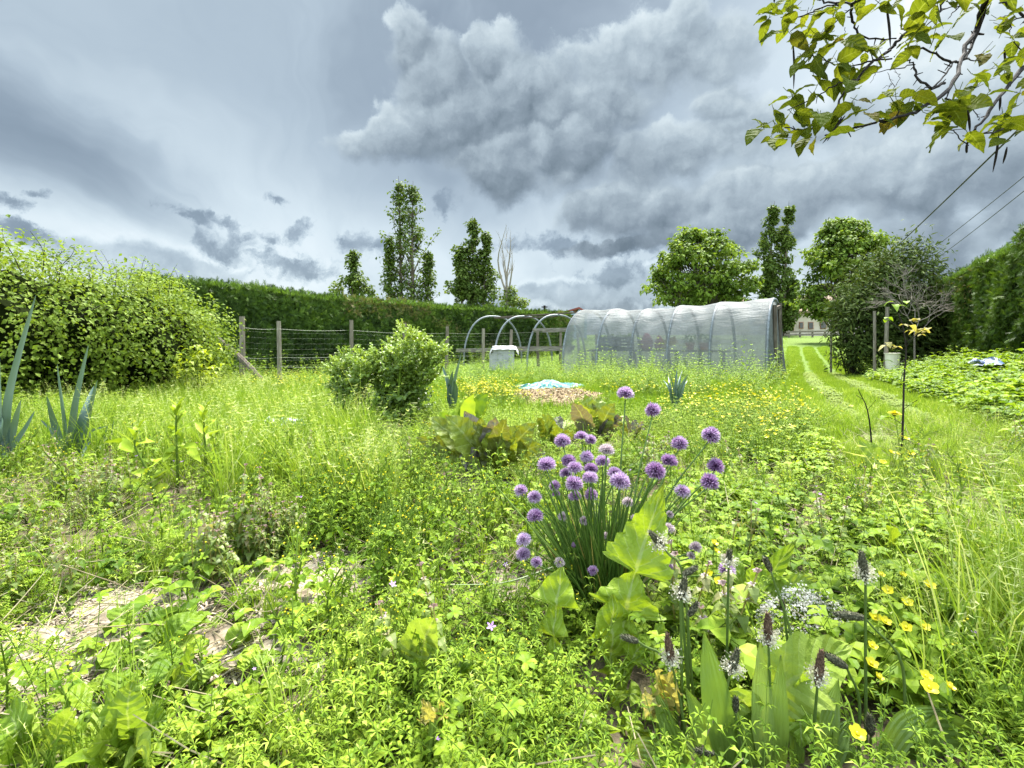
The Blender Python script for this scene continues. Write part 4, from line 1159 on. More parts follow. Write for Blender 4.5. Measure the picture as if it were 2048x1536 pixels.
# ------------------------------------------------------------------ far buildings
def house():
    M_wall = solid('cream_render', [(.2, (.30, .25, .19)), (.5, (.44, .37, .29)), (.8, (.52, .46, .37))], .9, .15, .7, bump=.1, detail=8)
    M_roof = solid('brown_tiles', [(.2, (.11, .075, .055)), (.5, (.20, .145, .105)), (.8, (.30, .22, .16))], .9, .15, 1.2, (1, 1, 5), .4, .05)
    M_dark = solid('dark_opening', [(.2, (.02, .018, .015)), (.8, (.06, .05, .04))], .3, .5, 2, bump=0)
    M_surr = solid('brick_surround', [(.2, (.22, .10, .06)), (.8, (.34, .18, .11))], .9, .1, 3, bump=.1)
    Y = 58.0; f = lambda px, py, dy=0.0: P(px, py, Y + dy)
    b = f(1610, 664); r = thing('farmhouse', 'cream rendered farmhouse with brown tiled roof beyond the path', 'house', b)
    zg = b[2] - 1.0
    def slab(poly, depth, nm, mat, parent=r):
        g = Geo(); a = np.array(poly, float); n = len(a); q = a + np.array((0, depth, 0)); v = np.vstack([a, q]); fc = []
        for k in range(1, n - 1): fc += [(0, k, k + 1), (n, n + k + 1, n + k)]
        for k in range(n): l = (k + 1) % n; fc += [(k, n + k, n + l), (k, n + l, l)]
        g.add(v, fc, .5); return part(g, nm, mat, parent)
    # gable wing (left) and long front (right)
    gl = [f(1573, 668), f(1592, 668), f(1592, 626), f(1585, 618), f(1573, 640)]
    wing = [f(1560, 690), f(1592, 690), f(1592, 626), f(1579, 612), f(1560, 640)]
    slab(wing, 5.0, 'gable_wall', M_wall)
    slab([f(1592.3, 690, .02), f(1722, 690, .02), f(1722, 624, .02), f(1592.3, 624, .02)], 6.0, 'front_wall', M_wall)
    # roofs
    g = Geo(); e0, e1, r0, r1 = f(1586, 625, -.5), f(1726, 625, -.5), f(1582, 594, 3.5), f(1726, 594, 3.5)
    th = np.array((0, 0, .18)); v = np.array([e0, e1, r1, r0, e0 + th, e1 + th, r1 + th, r0 + th]); g.add(v, [(0, 1, 2), (0, 2, 3), (4, 6, 5), (4, 7, 6), (0, 5, 1), (0, 4, 5), (0, 3, 7), (0, 7, 4), (1, 5, 6), (1, 6, 2)])
    part(g, 'roof', M_roof, r)
    g = Geo(); a, m_, c = f(1555, 648, -.6), f(1579, 609, -.6), f(1597, 630, -.6)
    for p, q in ((a, m_), (m_, c)):
        v = np.array([p, q, q + (0, 6, 0), p + (0, 6, 0)]); v = np.vstack([v, v + th]); g.add(v, [(0, 1, 2), (0, 2, 3), (4, 6, 5), (4, 7, 6), (0, 5, 1), (0, 4, 5), (0, 3, 7), (0, 7, 4), (1, 5, 6), (1, 6, 2), (3, 2, 6), (3, 6, 7)])
    part(g, 'gable_roof', M_roof, r)
    g = Geo(); c = f(1600, 605, 2.3); box(g, c, (.5, .9, .08), t=.7); part(g, 'skylight', solid('roof_glass', [(.2, (.5, .55, .6)), (.8, (.6, .65, .7))], .2, .5, bump=0), r)
    for x0, y0, x1, y1 in ((1600, 645, 1606, 656), (1618, 645, 1626, 657), (1642, 644, 1652, 657), (1668, 645, 1677, 657), (1580, 640, 1587, 662)):
        fr_ = slab([f(x0 - 1.2, y1 + 1.2, -.06), f(x1 + 1.2, y1 + 1.2, -.06), f(x1 + 1.2, y0 - 1.2, -.06), f(x0 - 1.2, y0 - 1.2, -.06)], .05, 'window', M_surr)
        slab([f(x0, y1, -.10), f(x1, y1, -.10), f(x1, y0, -.10), f(x0, y0, -.10)], .03, 'pane', M_dark, fr_)
    slab([f(1574, 634, -.9), f(1590, 634, -.9), f(1590, 631, -.9), f(1574, 631, -.9)], .8, 'porch_roof', M_roof)
    # low wall before the house
    # sheds beyond the tunnel
    M_redroof = solid('red_sheet_roof', [(.2, (.12, .03, .025)), (.8, (.22, .06, .05))], .7, .2, 1.5, bump=.1)
    M_truss = solid('blue_grey_steel', [(.2, (.12, .15, .18)), (.8, (.25, .30, .34))], .6, .3, 1.5, bump=0)
    Y2 = 42.0; q = lambda px, py, dy=0.0: P(px, py, Y2 + dy)
    b2 = q(1150, 660); r2 = thing('open_barn', 'open sided barn with dark red roof behind the bare hoops', 'barn', b2)
    g = Geo(); rd = [q(1128, 619, 1), q(1152, 618, 1), q(1170, 622, 1)]
    for p0, p1 in ((q(1126, 627), q(1158, 617.5)), (q(1158, 617.5), q(1174, 626))):
        v = np.array([p0, p1, p1 + (0, 8, 0), p0 + (0, 8, 0)]); v = np.vstack([v, v + (0, 0, .15)]); g.add(v, [(0, 1, 2), (0, 2, 3), (4, 6, 5), (4, 7, 6), (0, 5, 1), (0, 4, 5), (0, 3, 7), (0, 7, 4), (1, 5, 6), (1, 6, 2), (3, 2, 6), (3, 6, 7)])
    part(g, 'roof', M_redroof, r2)
    g = Geo(); wv = [q(1128, 680, 7), q(1172, 680, 7), q(1172, 628, 7), q(1156, 621, 7), q(1128, 628, 7)]; g.add(wv, [(0, 1, 2), (0, 2, 3), (0, 3, 4)]); part(g, 'rear_wall', solid('shed_wall', [(.2, (.25, .26, .25)), (.8, (.38, .38, .36))], .8, .2, 1, bump=0), r2)
    for px in (1129, 1150, 1171):
        g = Geo(); beam(g, q(px, 690, .1), q(px, 626, .1), .2, .2); part(g, 'post', M_truss, r2)
    g = Geo(); beam(g, q(1127, 627.5, .05), q(1173, 627.5, .05), .15, .2)
    for a_, c_ in (((1135, 627), (1143, 623)), ((1143, 623), (1152, 627)), ((1152, 627), (1159, 620)), ((1159, 620), (1167, 627))): beam(g, q(*a_, .05), q(*c_, .05), .1, .1)
    part(g, 'truss', M_truss, r2)
    # roofs showing behind the round chestnut
    Y3 = 64.0; k = lambda px, py, dy=0.0: P(px, py, Y3 + dy)
    b3 = k(1470, 655); r3 = thing('distant_cottage', 'brown roofed cottage just showing between the tunnel and chestnut crown', 'house', b3)
    g = Geo(); v = [k(1440, 615), k(1505, 615), k(1490, 594, 4), k(1455, 594, 4), k(1440, 615, 8), k(1505, 615, 8)]; g.add(v, [(0, 1, 2), (0, 2, 3), (3, 2, 5), (3, 5, 4), (1, 5, 2), (0, 3, 4)]); part(g, 'roof', M_roof, r3)
    g = Geo(); box(g, (k(1440, 615) + k(1505, 615)) / 2 + (0, 4, -2.2), ((1505 - 1440) / F * Y3 * .94, 7, 4.3)); part(g, 'wall', M_wall, r3)
    # weathered pole top over the hedge end
    Y4 = 50.0; b4 = G0(1089, Y4); r4 = thing('utility_pole', 'short dark pole with a crossbar over the hedge end', 'pole', b4)
    g = Geo(); tube(g, [b4, P(1089, 611, Y4)], .11, 7); part(g, 'pole_shaft', M_twig, r4)
    g = Geo(); beam(g, P(1083, 614, Y4), P(1095, 614, Y4), .1, .1); part(g, 'crossbar', M_twig, r4)
    # low boundary fence ahead of the house
    rf = thing('rail_fence', 'low grey rail fence in front of the farmhouse', 'fence', G0(1610, 50.0))
    for x0 in (1578, 1600, 1625, 1650):
        g = Geo(); c = G0(x0, 50.0); tube(g, [c - (0, 0, .2), P(x0, 661, 50.0)], .09, 6); part(g, 'post', M_weathered, rf)
    g = Geo(); beam(g, P(1572, 664, 49.9), P(1656, 662.5, 49.9), .06, .16); beam(g, P(1572, 670, 49.9), P(1656, 668, 49.9), .06, .14); part(g, 'rail', M_weathered, rf)


house()


# ------------------------------------------------------------------ overhead cables
def cables():
    M_c = solid('black_cable', [(.2, (.012, .012, .014)), (.8, (.03, .03, .035))], .6, .3, 4, bump=0)
    for (a, b, rr, lab) in (((2010, 285, 12.0), (1775, 510, 27.0), .022, 'thick black overhead cable, steepest of the three'),
                            ((2048, 353, 15.0), (1866, 497, 26.2), .012, 'thin overhead cable between the thick one and the lowest'),
                            ((2048, 382, 15.0), (1886, 508, 25.4), .012, 'thin overhead cable running lowest towards the hedge top')):
        A = P(*a); B = P(*b); d = (B - A)
        s = np.linspace(-.75, 1.35, 30)[:, None]; c = A + d * s; c[:, 2] += .25 * ((s[:, 0] - .5) ** 2 - .25) * .4
        g = Geo(); tube(g, c, rr, 6); o = g.build('overhead_cable', M_c, origin=c[0]); tag(o, lab, 'cable', 'overhead cables')


cables()


# ------------------------------------------------------------------ catalpa reaching in from the upper right
def catalpa():
    global rng
    rng = np.random.default_rng(77)
    M_cat = leafmat('catalpa_leaves', [(0, (.05, .075, .010)), (.45, (.105, .14, .012)), (.85, (.15, .175, .018)), (1, (.14, .12, .025))], .6, .65, .08, .3, tcol=(.98, .90, .35), vary=.14)
    z = 3.4246
    Y0 = 1.75
    base = np.array((3.6, 2.3, float(terrain(3.6, 2.3))))
    root = thing('catalpa_tree', 'catalpa tree with dark branches and hanging pods at the upper right', 'tree', base)
    g = Geo(); trunk = curve([base - (0, 0, .2), base + (0, 0, 1.2), base + (-.12, -.05, 2.3), base + (-.3, 0, 3.0)], 12); tube(g, trunk, np.linspace(.17, .09, 12), 10); part(g, 'trunk', M_bark, root, smooth=True)
    Q = lambda p, Y: P(1450 + p[0] / z, p[1] / z, Y)
    def dep(p): return Y0 + .16 * math.sin(p[0] * .0031 + 1) + .10 * math.sin(p[1] * .006)
    brs = [([(1990, -260), (1850, -120), (1790, 0), (1740, 120), (1720, 220), (1655, 300), (1625, 400), (1560, 560), (1500, 650), (1380, 720), (1250, 790), (1110, 825), (1000, 845), (850, 890), (680, 930)], .0135, .0035),
           ([(1790, 20), (1745, 180), (1700, 300), (1640, 400), (1600, 420)], .010, .006),
           ([(1560, -260), (1400, -90), (1365, 20), (1300, 170), (1200, 265), (1125, 345)], .012, .006),
           ([(1125, 345), (1050, 400), (990, 440), (900, 560), (810, 650), (760, 760), (690, 830), (600, 880), (520, 890), (420, 870)], .0065, .003),
           ([(1240, -170), (930, 0), (830, 22), (700, 14), (630, -10)], .006, .004),
           ([(860, 20), (870, 130), (900, 200), (930, 245), (1050, 262), (1170, 270)], .0065, .003),
           ([(800, 25), (640, 60), (560, 100), (460, 118), (380, 122)], .0042, .002),
           ([(860, 60), (780, 130), (700, 200), (640, 235), (570, 245)], .003, .0015),
           ([(2300, 250), (2050, 460), (1950, 575), (1850, 690), (1790, 790), (1720, 880), (1665, 960), (1655, 1045)], .012, .003),
           ([(1600, 425), (1545, 420), (1450, 375), (1340, 335), (1260, 350), (1200, 380)], .006, .003),
           ([(1500, 570), (1420, 600), (1330, 545), (1305, 500), (1290, 445), (1250, 415), (1262, 365)], .0065, .0025),
           ([(1410, 598), (1320, 615)], .003, .001), ([(1290, 445), (1150, 470), (1000, 495)], .003, .001),
           ([(1150, 405), (1000, 420), (900, 450), (800, 448), (700, 420), (580, 372)], .004, .0018),
           ([(930, 545), (830, 565), (740, 590), (650, 650), (560, 690), (430, 760)], .004, .0018),
           ([(2100, 150), (2020, 85), (1960, 45), (1890, 20)], .007, .004), ([(2100, 120), (1990, 130), (1960, 160), (1940, 230)], .004, .002),
           ([(1720, 920), (1830, 905), (1930, 880), (2060, 830)], .004, .0025), ([(1665, 985), (1610, 950), (1570, 900), (1530, 870)], .003, .0015),
           ([(1430, 590), (1500, 520), (1560, 430)], .004, .003), ([(1510, 660), (1555, 720), (1540, 800)], .005, .002), ([(1540, 800), (1640, 775), (1690, 690)], .003, .0015),
           ([(1685, 740), (1730, 800), (1745, 825)], .002, .001), ([(1160, 600), (1105, 500)], .0015, .0008), ([(1160, 600), (1200, 520), (1160, 490)], .0012, .0008), ([(1150, 575), (1080, 600)], .0012, .0008),
           ([(1620, 400), (1700, 415), (1760, 420)], .004, .0015), ([(1980, 280), (2060, 390)], .003, .002), ([(1500, -60), (1480, 60), (1430, 130), (1390, 170)], .004, .002),
           ([(1740, -40), (1620, 40), (1480, 60)], .004, .002), ([(1640, 10), (1560, 90), (1540, 110)], .003, .0015), ([(1040, 490), (1000, 560)], .0013, .0007), ([(820, 190), (822, 260)], .0013, .0008)]
    tr = Geo()
    for pts, r0, r1 in brs:
        n = max(6, len(pts) * 3); g = Geo()
        c = curve([Q(p, dep(p)) for p in pts], n); c += rng.normal(0, .0022, c.shape)
        rad = np.linspace(r0 * .72, r1 * .72, n) * rng.uniform(.85, 1.15, n); tube(g, c, rad, 7)
        for k in range(1, n - 1, 2):   # knobbly spurs
            if rng.uniform() < .55: e = c[k] + rng.normal(0, 1, 3) * .014; tube(g, [c[k], e], [r1 * .9, r1 * .5], 4)
        part(g, 'branch', M_twig, root)
    for px0, Yr in ((1990, 0), (1560, 1), (2300, 2), (1240, 3), (2100, 4)):
        pts = {0: (1990, -260), 1: (1560, -260), 2: (2300, 250), 3: (1240, -170), 4: (2100, 150)}[Yr]; e = Q(pts, dep(pts)); g = Geo()
        o = trunk[[11, 11, 9, 10, 9][Yr]]; limb(g, o, e, .05, .015, .06, 10, 7); part(g, 'bough', M_twig, root)
    cl = [(330, 60, 4), (300, 130, 4), (450, 60, 4), (440, 210, 4), (500, 240, 3), (590, 200, 4), (600, 90, 4), (730, 100, 5), (740, 250, 2), (680, 240, 2), (620, 320, 3), (540, 400, 4), (640, 400, 4), (720, 330, 3), (830, 320, 2), (920, 330, 4),
          (1050, 350, 5), (740, 430, 4), (660, 510, 3), (850, 470, 3), (750, 560, 2), (900, 560, 3), (1040, 20, 2), (1120, 30, 3), (880, 60, 3), (1230, 140, 3), (1330, 130, 4), (1380, 180, 5), (1290, 240, 4), (1400, 260, 3), (1500, 230, 3), (1250, 310, 2),
          (1440, 60, 4), (1540, 30, 3), (1720, 30, 4), (1860, 20, 3), (1880, 140, 3), (1900, 230, 4), (1950, 310, 3), (1990, 120, 3), (1800, 350, 2), (2000, 400, 3), (1860, 460, 3), (1920, 500, 3), (1830, 540, 2), (430, 640, 3), (510, 690, 3), (610, 650, 2),
          (480, 760, 4), (340, 730, 2), (350, 850, 5), (250, 850, 4), (320, 960, 3), (420, 930, 3), (510, 1000, 2), (620, 800, 4), (720, 820, 2), (560, 870, 3), (620, 920, 2), (900, 730, 3), (950, 780, 3), (1070, 800, 3), (920, 860, 2), (1160, 650, 4),
          (1170, 730, 4), (1290, 660, 3), (1240, 760, 3), (1380, 760, 2), (1440, 800, 2), (1500, 720, 4), (1560, 850, 4), (1520, 890, 2), (1600, 620, 4), (1640, 720, 4), (1700, 600, 3), (1750, 680, 3), (1700, 530, 1), (1680, 920, 2), (1900, 800, 4), (1860, 860, 3),
          (2000, 830, 5), (2010, 720, 3), (1940, 950, 1), (2030, 640, 2), (2120, 800, 5), (2150, 500, 5), (2180, 200, 6), (1900, -80, 6), (1600, -80, 6), (1300, -60, 5), (900, -60, 5), (500, -40, 4)]
    g = Geo()
    for x, y, n in cl:
        for k in range(n):
            p = Q((x + rng.normal(0, 26), y + rng.normal(0, 24)), dep((x, y)) + rng.normal(0, .05))
            a = rng.uniform(0, 2 * PI); d = unit(np.array((math.cos(a) * .8 - .12, math.sin(a) * .55, -.32 + rng.normal(0, .38))))
            L = rng.uniform(.050, .098) * (.55 if rng.uniform() < .25 else 1); nrm = unit(np.array((rng.normal(0, .55), rng.normal(-.15, .5), 1)))
            m_ = p + d * L * .5 + nrm * L * .06; e = p + d * L - np.array((0, 0, L * .10))
            leaf(g, [p, m_, e], L * rng.uniform(.5, .72), p_wavy(p_ovate, 3, .05), nrm, .25, np.clip(rng.normal(.45, .17) + (.40 if rng.uniform() < .05 else 0), 0, 1), ripple=L * .05, n=9, cross=2, rib=6)
            o = p - d * .02 + (0, 0, .006); tube(g, [o, p], .0011, 3, .3)
    part(g, 'leaves', M_cat, root, smooth=True)
    for p, q in (((465, 285), (470, 610)), ((1106, 45), (1133, 320)), ((1662, 755), (1678, 905)), ((1876, 918), (1834, 1180)), ((1932, 1005), (1903, 1122)), ((822, 792), (668, 982)), ((800, 800), (700, 965)), ((1655, 985), (1652, 1050)), ((335, -60), (337, 22)), ((1885, 640), (1880, 760)), ((1912, 340), (1918, 430))):
        g = Geo(); Yd = dep(p); A = Q(p, Yd); B = Q(q, Yd + .02); L = np.linalg.norm(B - A); m_ = (A + B) / 2 + np.array((L * .02, 0, 0))
        tube(g, curve([A, m_, B], 10), [.0012, .0026, .0034, .0037, .0038, .0037, .0035, .003, .002, .0007], 6); part(g, 'seed_pod', M_twig, root)


catalpa()
# ------------------------------------------------------------------ ground cover nobody could count
rng = np.random.default_rng(90)


def blade(g, base, L, w, lean, az, curl, t, n=4):
    s = np.linspace(0, 1, n)
    a = lean + curl * s ** 1.3
    seg = L / (n - 1); r = np.concatenate([[0], np.cumsum(np.sin(a[:-1]) * seg)]); z = np.concatenate([[0], np.cumsum(np.cos(a[:-1]) * seg)])
    c = np.stack([base[0] + np.cos(az) * r, base[1] + np.sin(az) * r, base[2] + z], -1)
    sd_ = np.array((-math.sin(az + .6), math.cos(az + .6), 0)); wd = w * .5 * (1 - s ** 2.2) + .0002
    v = np.stack([c - sd_ * wd[:, None], c + sd_ * wd[:, None]], 1).reshape(-1, 3)
    f = []
    for i in range(n - 1): f += [(2 * i, 2 * i + 1, 2 * i + 3), (2 * i, 2 * i + 3, 2 * i + 2)]
    g.add(v, f, t)
    return c


def t_grass(nb, L, w, spread, lean, curl, seed, n=4, panicle=0):
    r = np.random.default_rng(seed); g = Geo()
    for k in range(nb):
        a = r.uniform(0, 2 * PI); d = spread * r.uniform(0, 1) ** .5; b = r.uniform(0, 2 * PI)
        blade(g, (math.cos(b) * d, math.sin(b) * d, 0), L * r.uniform(.45, 1.1), w * r.uniform(.6, 1.2), abs(r.normal(0, lean)), a, r.uniform(.2, 1) * curl, .45 + r.normal(0, .16), n)
    for k in range(panicle):
        a = r.uniform(0, 2 * PI); c = blade(g, (r.normal(0, spread * .4), r.normal(0, spread * .4), 0), L * r.uniform(1.1, 1.5), w * .5, abs(r.normal(.1, .1)), a, .7, .8, 6)
        for q in np.linspace(.6, 1, 9):
            i = q * 5; p = c[min(4, int(i))] * (1 - i % 1) + c[min(5, int(i) + 1)] * (i % 1)
            for _ in range(2):
                e = p + np.array((r.normal(0, .014), r.normal(0, .014), r.uniform(-.01, .014))); wv = np.array((r.normal(0, .0016), r.normal(0, .0016), .001))
                g.add([p - wv, p + wv, e], [(0, 1, 2)], .95)
    return g.template()


def flower5(g, c, nrm, r_, t, mi, k=5, cup=.35):
    nrm = unit(nrm); a = unit(np.cross(nrm, (.3, .9, .1))); b = np.cross(nrm, a); v = [c]; f = []
    ph = rng.uniform(0, 6)
    for i in range(k):
        q = ph + i * 2 * PI / k; d = a * math.cos(q) + b * math.sin(q); s_ = np.cross(nrm, d); wd = 2.2 / k
        n0 = len(v); v += [c + d * r_ * .55 - s_ * r_ * .33 * wd * 1.6 + nrm * r_ * cup * .5, c + d * r_ * .55 + s_ * r_ * .33 * wd * 1.6 + nrm * r_ * cup * .5, c + d * r_ * .98 - s_ * r_ * .2 * wd + nrm * r_ * cup, c + d * r_ * .98 + s_ * r_ * .2 * wd + nrm * r_ * cup]
        f += [(0, n0, n0 + 1), (n0, n0 + 2, n0 + 3), (n0, n0 + 3, n0 + 1)]
    g.add(v, f, t, mi)


def sm_leaf(g, b, d, L, W, t, mi=0, n=4, prof=p_ovate, bend=.25, up=(0, 0, 1), fold=.2, cross=1, ripple=0, rib=8):
    d = unit(d); e = b + d * L - np.array((0, 0, bend * L)); m_ = b + d * L * .5 + np.array((0, 0, .08 * L))
    leaf(g, [b, m_, e], W, prof, up, fold, t, mi, ripple, n, cross, rib)


def t_sprawl(seed, stems=6, L=.16, lf=.013, rise=.7, pairs=8, whorl=2, narrow=.6):
    """low sprawling weed: thin stems set with small leaves"""
    r = np.random.default_rng(seed); g = Geo()
    for k in range(stems):
        a = r.uniform(0, 2 * PI); l = L * r.uniform(.6, 1.2); s = np.linspace(0, 1, 5)[:, None]; hd = np.array((math.cos(a), math.sin(a), 0))
        b = np.array((r.normal(0, .02), r.normal(0, .02), 0)); c = b + hd * s * l * r.uniform(.3, 1) + np.array((0, 0, 1)) * (l * rise * r.uniform(.5, 1.2)) * s ** .8
        tube(g, c, .0009, 3, .35, 1, cap=False)
        for i in range(pairs):
            q = .15 + .85 * i / pairs; p = c[min(3, int(q * 4))] * (1 - q * 4 % 1) + c[min(4, int(q * 4) + 1)] * (q * 4 % 1); ph = r.uniform(0, PI)
            for w in range(whorl):
                o = ph + w * 2 * PI / whorl; sm_leaf(g, p, (math.cos(o), math.sin(o), r.uniform(-.1, .6)), lf * r.uniform(.7, 1.3), lf * narrow, .5 + r.normal(0, .15), 0, 3)
    return g.template()


def t_groundsel(seed, Hh=.26, flowers=True):
    r = np.random.default_rng(seed); g = Geo()
    c = curve([(0, 0, 0), (r.normal(0, .02), r.normal(0, .02), Hh * .5), (r.normal(0, .04), r.normal(0, .04), Hh)], 9); tube(g, c, np.linspace(.0034, .0018, 9), 5, .4, 1)
    for i in range(13):
        q = .08 + .84 * i / 13; p = c[int(q * 8)]; o = i * 2.4 + r.normal(0, .2)
        sm_leaf(g, p, (math.cos(o), math.sin(o), .45 + r.normal(0, .2)), .058 * (1.1 - .5 * q) * r.uniform(.8, 1.2), .024, .5 + r.normal(0, .13), 0, 9, p_jag(4, .65), .4, fold=.35, ripple=.004)
    for k in range(5):
        o = r.uniform(0, 2 * PI); s = c[int(r.uniform(5, 8))]; e = s + np.array((math.cos(o) * .03, math.sin(o) * .03, r.uniform(.015, .05))); tube(g, [s, e], [.0012, .001], 4, .4, 1)
        for _ in range(3):
            h = e + r.normal(0, .008, 3); tube(g, [e, h, h + (0, 0, .007), h + (0, 0, .0085)], [.0008, .0024, .0022, .0016], 5, .45, 1)
            if flowers and r.uniform() < .3: tube(g, [h + (0, 0, .008), h + (0, 0, .011)], [.0022, .0026], 5, .6, 2)
        sm_leaf(g, s, (math.cos(o), math.sin(o), .7), .03, .012, .6, 0, 7, p_jag(3, .6), .3)
    return g.template()


def t_rosette(seed, nl=7, L=.075, W=.05, pet=.05, rise=.9, prof=p_ovate):
    r = np.random.default_rng(seed); g = Geo()
    for k in range(nl):
        a = k * 2.4 + r.normal(0, .3); d = np.array((math.cos(a), math.sin(a), rise * r.uniform(.4, 1.3))); p = unit(d) * pet * r.uniform(.5, 1.3); tube(g, [(0, 0, 0), p * .6 + (0, 0, .004), p], .0012, 3, .5, 1, cap=False)
        l = L * r.uniform(.6, 1.2); sm_leaf(g, p, (d[0], d[1], d[2] * r.uniform(-.1, .9)), l, l * W / L, .5 + r.normal(0, .15), 0, 7, p_wavy(prof, 4, .08), .3, fold=.2, ripple=.006, cross=2, rib=7)
    return g.template()


def t_nettle(seed, Hh=.20):
    r = np.random.default_rng(seed); g = Geo()
    for st in range(r.integers(2, 5)):
        b = np.array((r.normal(0, .025), r.normal(0, .025), 0)); e = b + np.array((r.normal(0, .03), r.normal(0, .03), Hh * r.uniform(.7, 1.15))); c = curve([b, (b + e) / 2 + r.normal(0, .006, 3), e], 8)
        tube(g, c, .0016, 4, .75, 1, cap=False)
        for i in range(7):
            q = .25 + .73 * i / 6; p = c[int(q * 7)]; l = .030 * (1.15 - .55 * q) * r.uniform(.8, 1.2)
            for k in range(2):
                o = i * PI / 2 + k * PI; sm_leaf(g, p, (math.cos(o), math.sin(o), .25 - .5 * q), l, l * .85, (.45 if i < 4 else .72) + r.normal(0, .1), 0, 4, p_heart, .5, rib=5)
            if i > 3:
                for k in range(4):
                    o = r.uniform(0, 2 * PI); sm_leaf(g, p + (0, 0, .003), (math.cos(o), math.sin(o), .8), .009, .0045, r.uniform(.2, 1), 2, 3)
        for k in range(5):
            o = r.uniform(0, 2 * PI); sm_leaf(g, c[7], (math.cos(o), math.sin(o), .8), .012, .009, r.uniform(0, .5), 2, 3)
    return g.template()


def t_clover(seed, nl=10, pet=.09, lf=.022):
    r = np.random.default_rng(seed); g = Geo()
    for k in range(nl):
        a = r.uniform(0, 2 * PI); t_ = pet * r.uniform(.5, 1.2); p = np.array((math.cos(a) * t_ * .6, math.sin(a) * t_ * .6, t_ * r.uniform(.5, 1))); tube(g, [(0, 0, 0), p * (.5, .5, .7), p], .001, 3, .5, 1, cap=False)
        for j in range(3):
            o = a + (j - 1) * 1.9; l = lf * r.uniform(.8, 1.2); sm_leaf(g, p, (math.cos(o), math.sin(o), .15), l, l * .85, .5 + r.normal(0, .15), 0, 4, p_ovate, .25, fold=.3, rib=6)
    return g.template()


def t_geranium(seed, nl=9):
    r = np.random.default_rng(seed); g = Geo()
    for k in range(nl):
        a = r.uniform(0, 2 * PI); t_ = .11 * r.uniform(.5, 1.3); p = np.array((math.cos(a) * t_ * .5, math.sin(a) * t_ * .5, t_ * r.uniform(.5, 1.1))); tube(g, [(0, 0, 0), p * (.6, .6, .5), p], .0008, 3, .5, 1, cap=False)
        for j in range(6):
            o = a + (j - 2.5) * .85; l = .019 * r.uniform(.8, 1.15); sm_leaf(g, p, (math.cos(o), math.sin(o), .15), l, l * .55, .5 + r.normal(0, .12), 0, 5, p_jag(2, .4), .15, fold=.15)
    if r.uniform() < .55:
        e = np.array((r.normal(0, .03), r.normal(0, .03), .15)); tube(g, [(0, 0, 0), e], .0008, 3, .5, 1); flower5(g, e, (r.normal(0, .4), -.4, 1), .007, r.uniform(.3, .9), 2)
    return g.template()


def t_buttercup(seed, Hh=.3, nf=5, r_=.012, leaves=4):
    r = np.random.default_rng(seed); g = Geo()
    for k in range(nf):
        e = np.array((r.normal(0, .08), r.normal(0, .08), Hh * r.uniform(.6, 1.1))); tube(g, [(0, 0, 0), e * (.4, .4, .55), e], .0012, 3, .5, 1, cap=False); flower5(g, e, (r.normal(0, .35), r.normal(-.1, .35), 1), r_ * r.uniform(.7, 1.1), r.uniform(.2, 1), 2)
    for k in range(leaves):
        a = r.uniform(0, 2 * PI); p = np.array((math.cos(a) * .05, math.sin(a) * .05, Hh * r.uniform(.2, .6)))
        for j in range(3): o = a + (j - 1) * .9; sm_leaf(g, p, (math.cos(o), math.sin(o), .4), .04, .016, .5 + r.normal(0, .12), 0, 4)
    return g.template()


M_pink = leafmat('pink_florets', [(0, (.10, .05, .045)), (.35, (.20, .13, .10)), (.65, (.33, .25, .25)), (1, (.46, .38, .42))], .35, .5, .2, tcol=(1, .9, 1))
M_violet = leafmat('violet_petals', [(0, (.30, .12, .45)), (1, (.58, .36, .72))], .35, .5, .2, tcol=(1, .9, 1.1))


def area(n, Y0, Y1, mx=1.16, pad=.5):
    """points spread evenly over the wedge of ground seen between Y0 and Y1"""
    y = np.sqrt(rng.uniform(Y0 ** 2, Y1 ** 2, n)); x = rng.uniform(-1, 1, n) * (mx * y + pad)
    return x, y


def proj(x, y, z=None):
    z = terrain(x, y) if z is None else z
    return 1024 + F * x / y, HY + F * (H - z) / y


def ell(px, py, cx, cy_, rx, ry, rot=0.0):
    a, b = px - cx, py - cy_; c, s = math.cos(rot), math.sin(rot)
    return ((a * c + b * s) / rx) ** 2 + ((b * c - a * s) / ry) ** 2


MULCH = [(630, 1175, 135, 48, -.15), (250, 1230, 120, 40, 0), (160, 1315, 160, 52, -.05), (470, 1310, 140, 46, .05), (985, 1180, 70, 24, 0), (60, 1390, 110, 42, 0)]
BARE = [(1108, 796, 84, 19, .0)]


def mulchiness(x, y):
    px, py = proj(x, y); v = np.full(np.shape(px), 9.0)
    for m_ in MULCH: v = np.minimum(v, ell(px, py, *m_))
    return v + .35 * fbm(x * 9, y * 9, 2)


def strawness(x, y):
    px, py = proj(x, y); v = np.full(np.shape(px), 9.0)
    for m_ in BARE: v = np.minimum(v, ell(px, py, *m_))
    return v + .3 * fbm(x * 3, y * 3, 4)


ROOTS = []                    # (x, y, radius): ground kept clear around the larger plants


def clear(x, y):
    k = np.ones(np.shape(x), bool)
    for cx, cy_, r in ROOTS: k &= ((x - cx) ** 2 + (y - cy_) ** 2) > r * r
    # tunnel floor
    d = unit(np.array((.62, .78))); ax = np.array((-.81, .586)); q = np.stack([x - 6.54, y - 12.85], -1); a = q @ ax; b = q @ np.array((.586, .81))
    k &= ~((a > -.1) & (a < 6.2) & (b > .08) & (b < 2.5))
    return k


def put(geo, tm, x, y, scale, tint=None, tilt=.12, sink=.0, zs=None):
    p = np.stack([x, y, terrain(x, y) - sink], -1); n = len(x)
    scatter_many(geo, tm, p, scale, tilt=np.abs(rng.normal(0, tilt, n)), tint=tint, zs=zs)


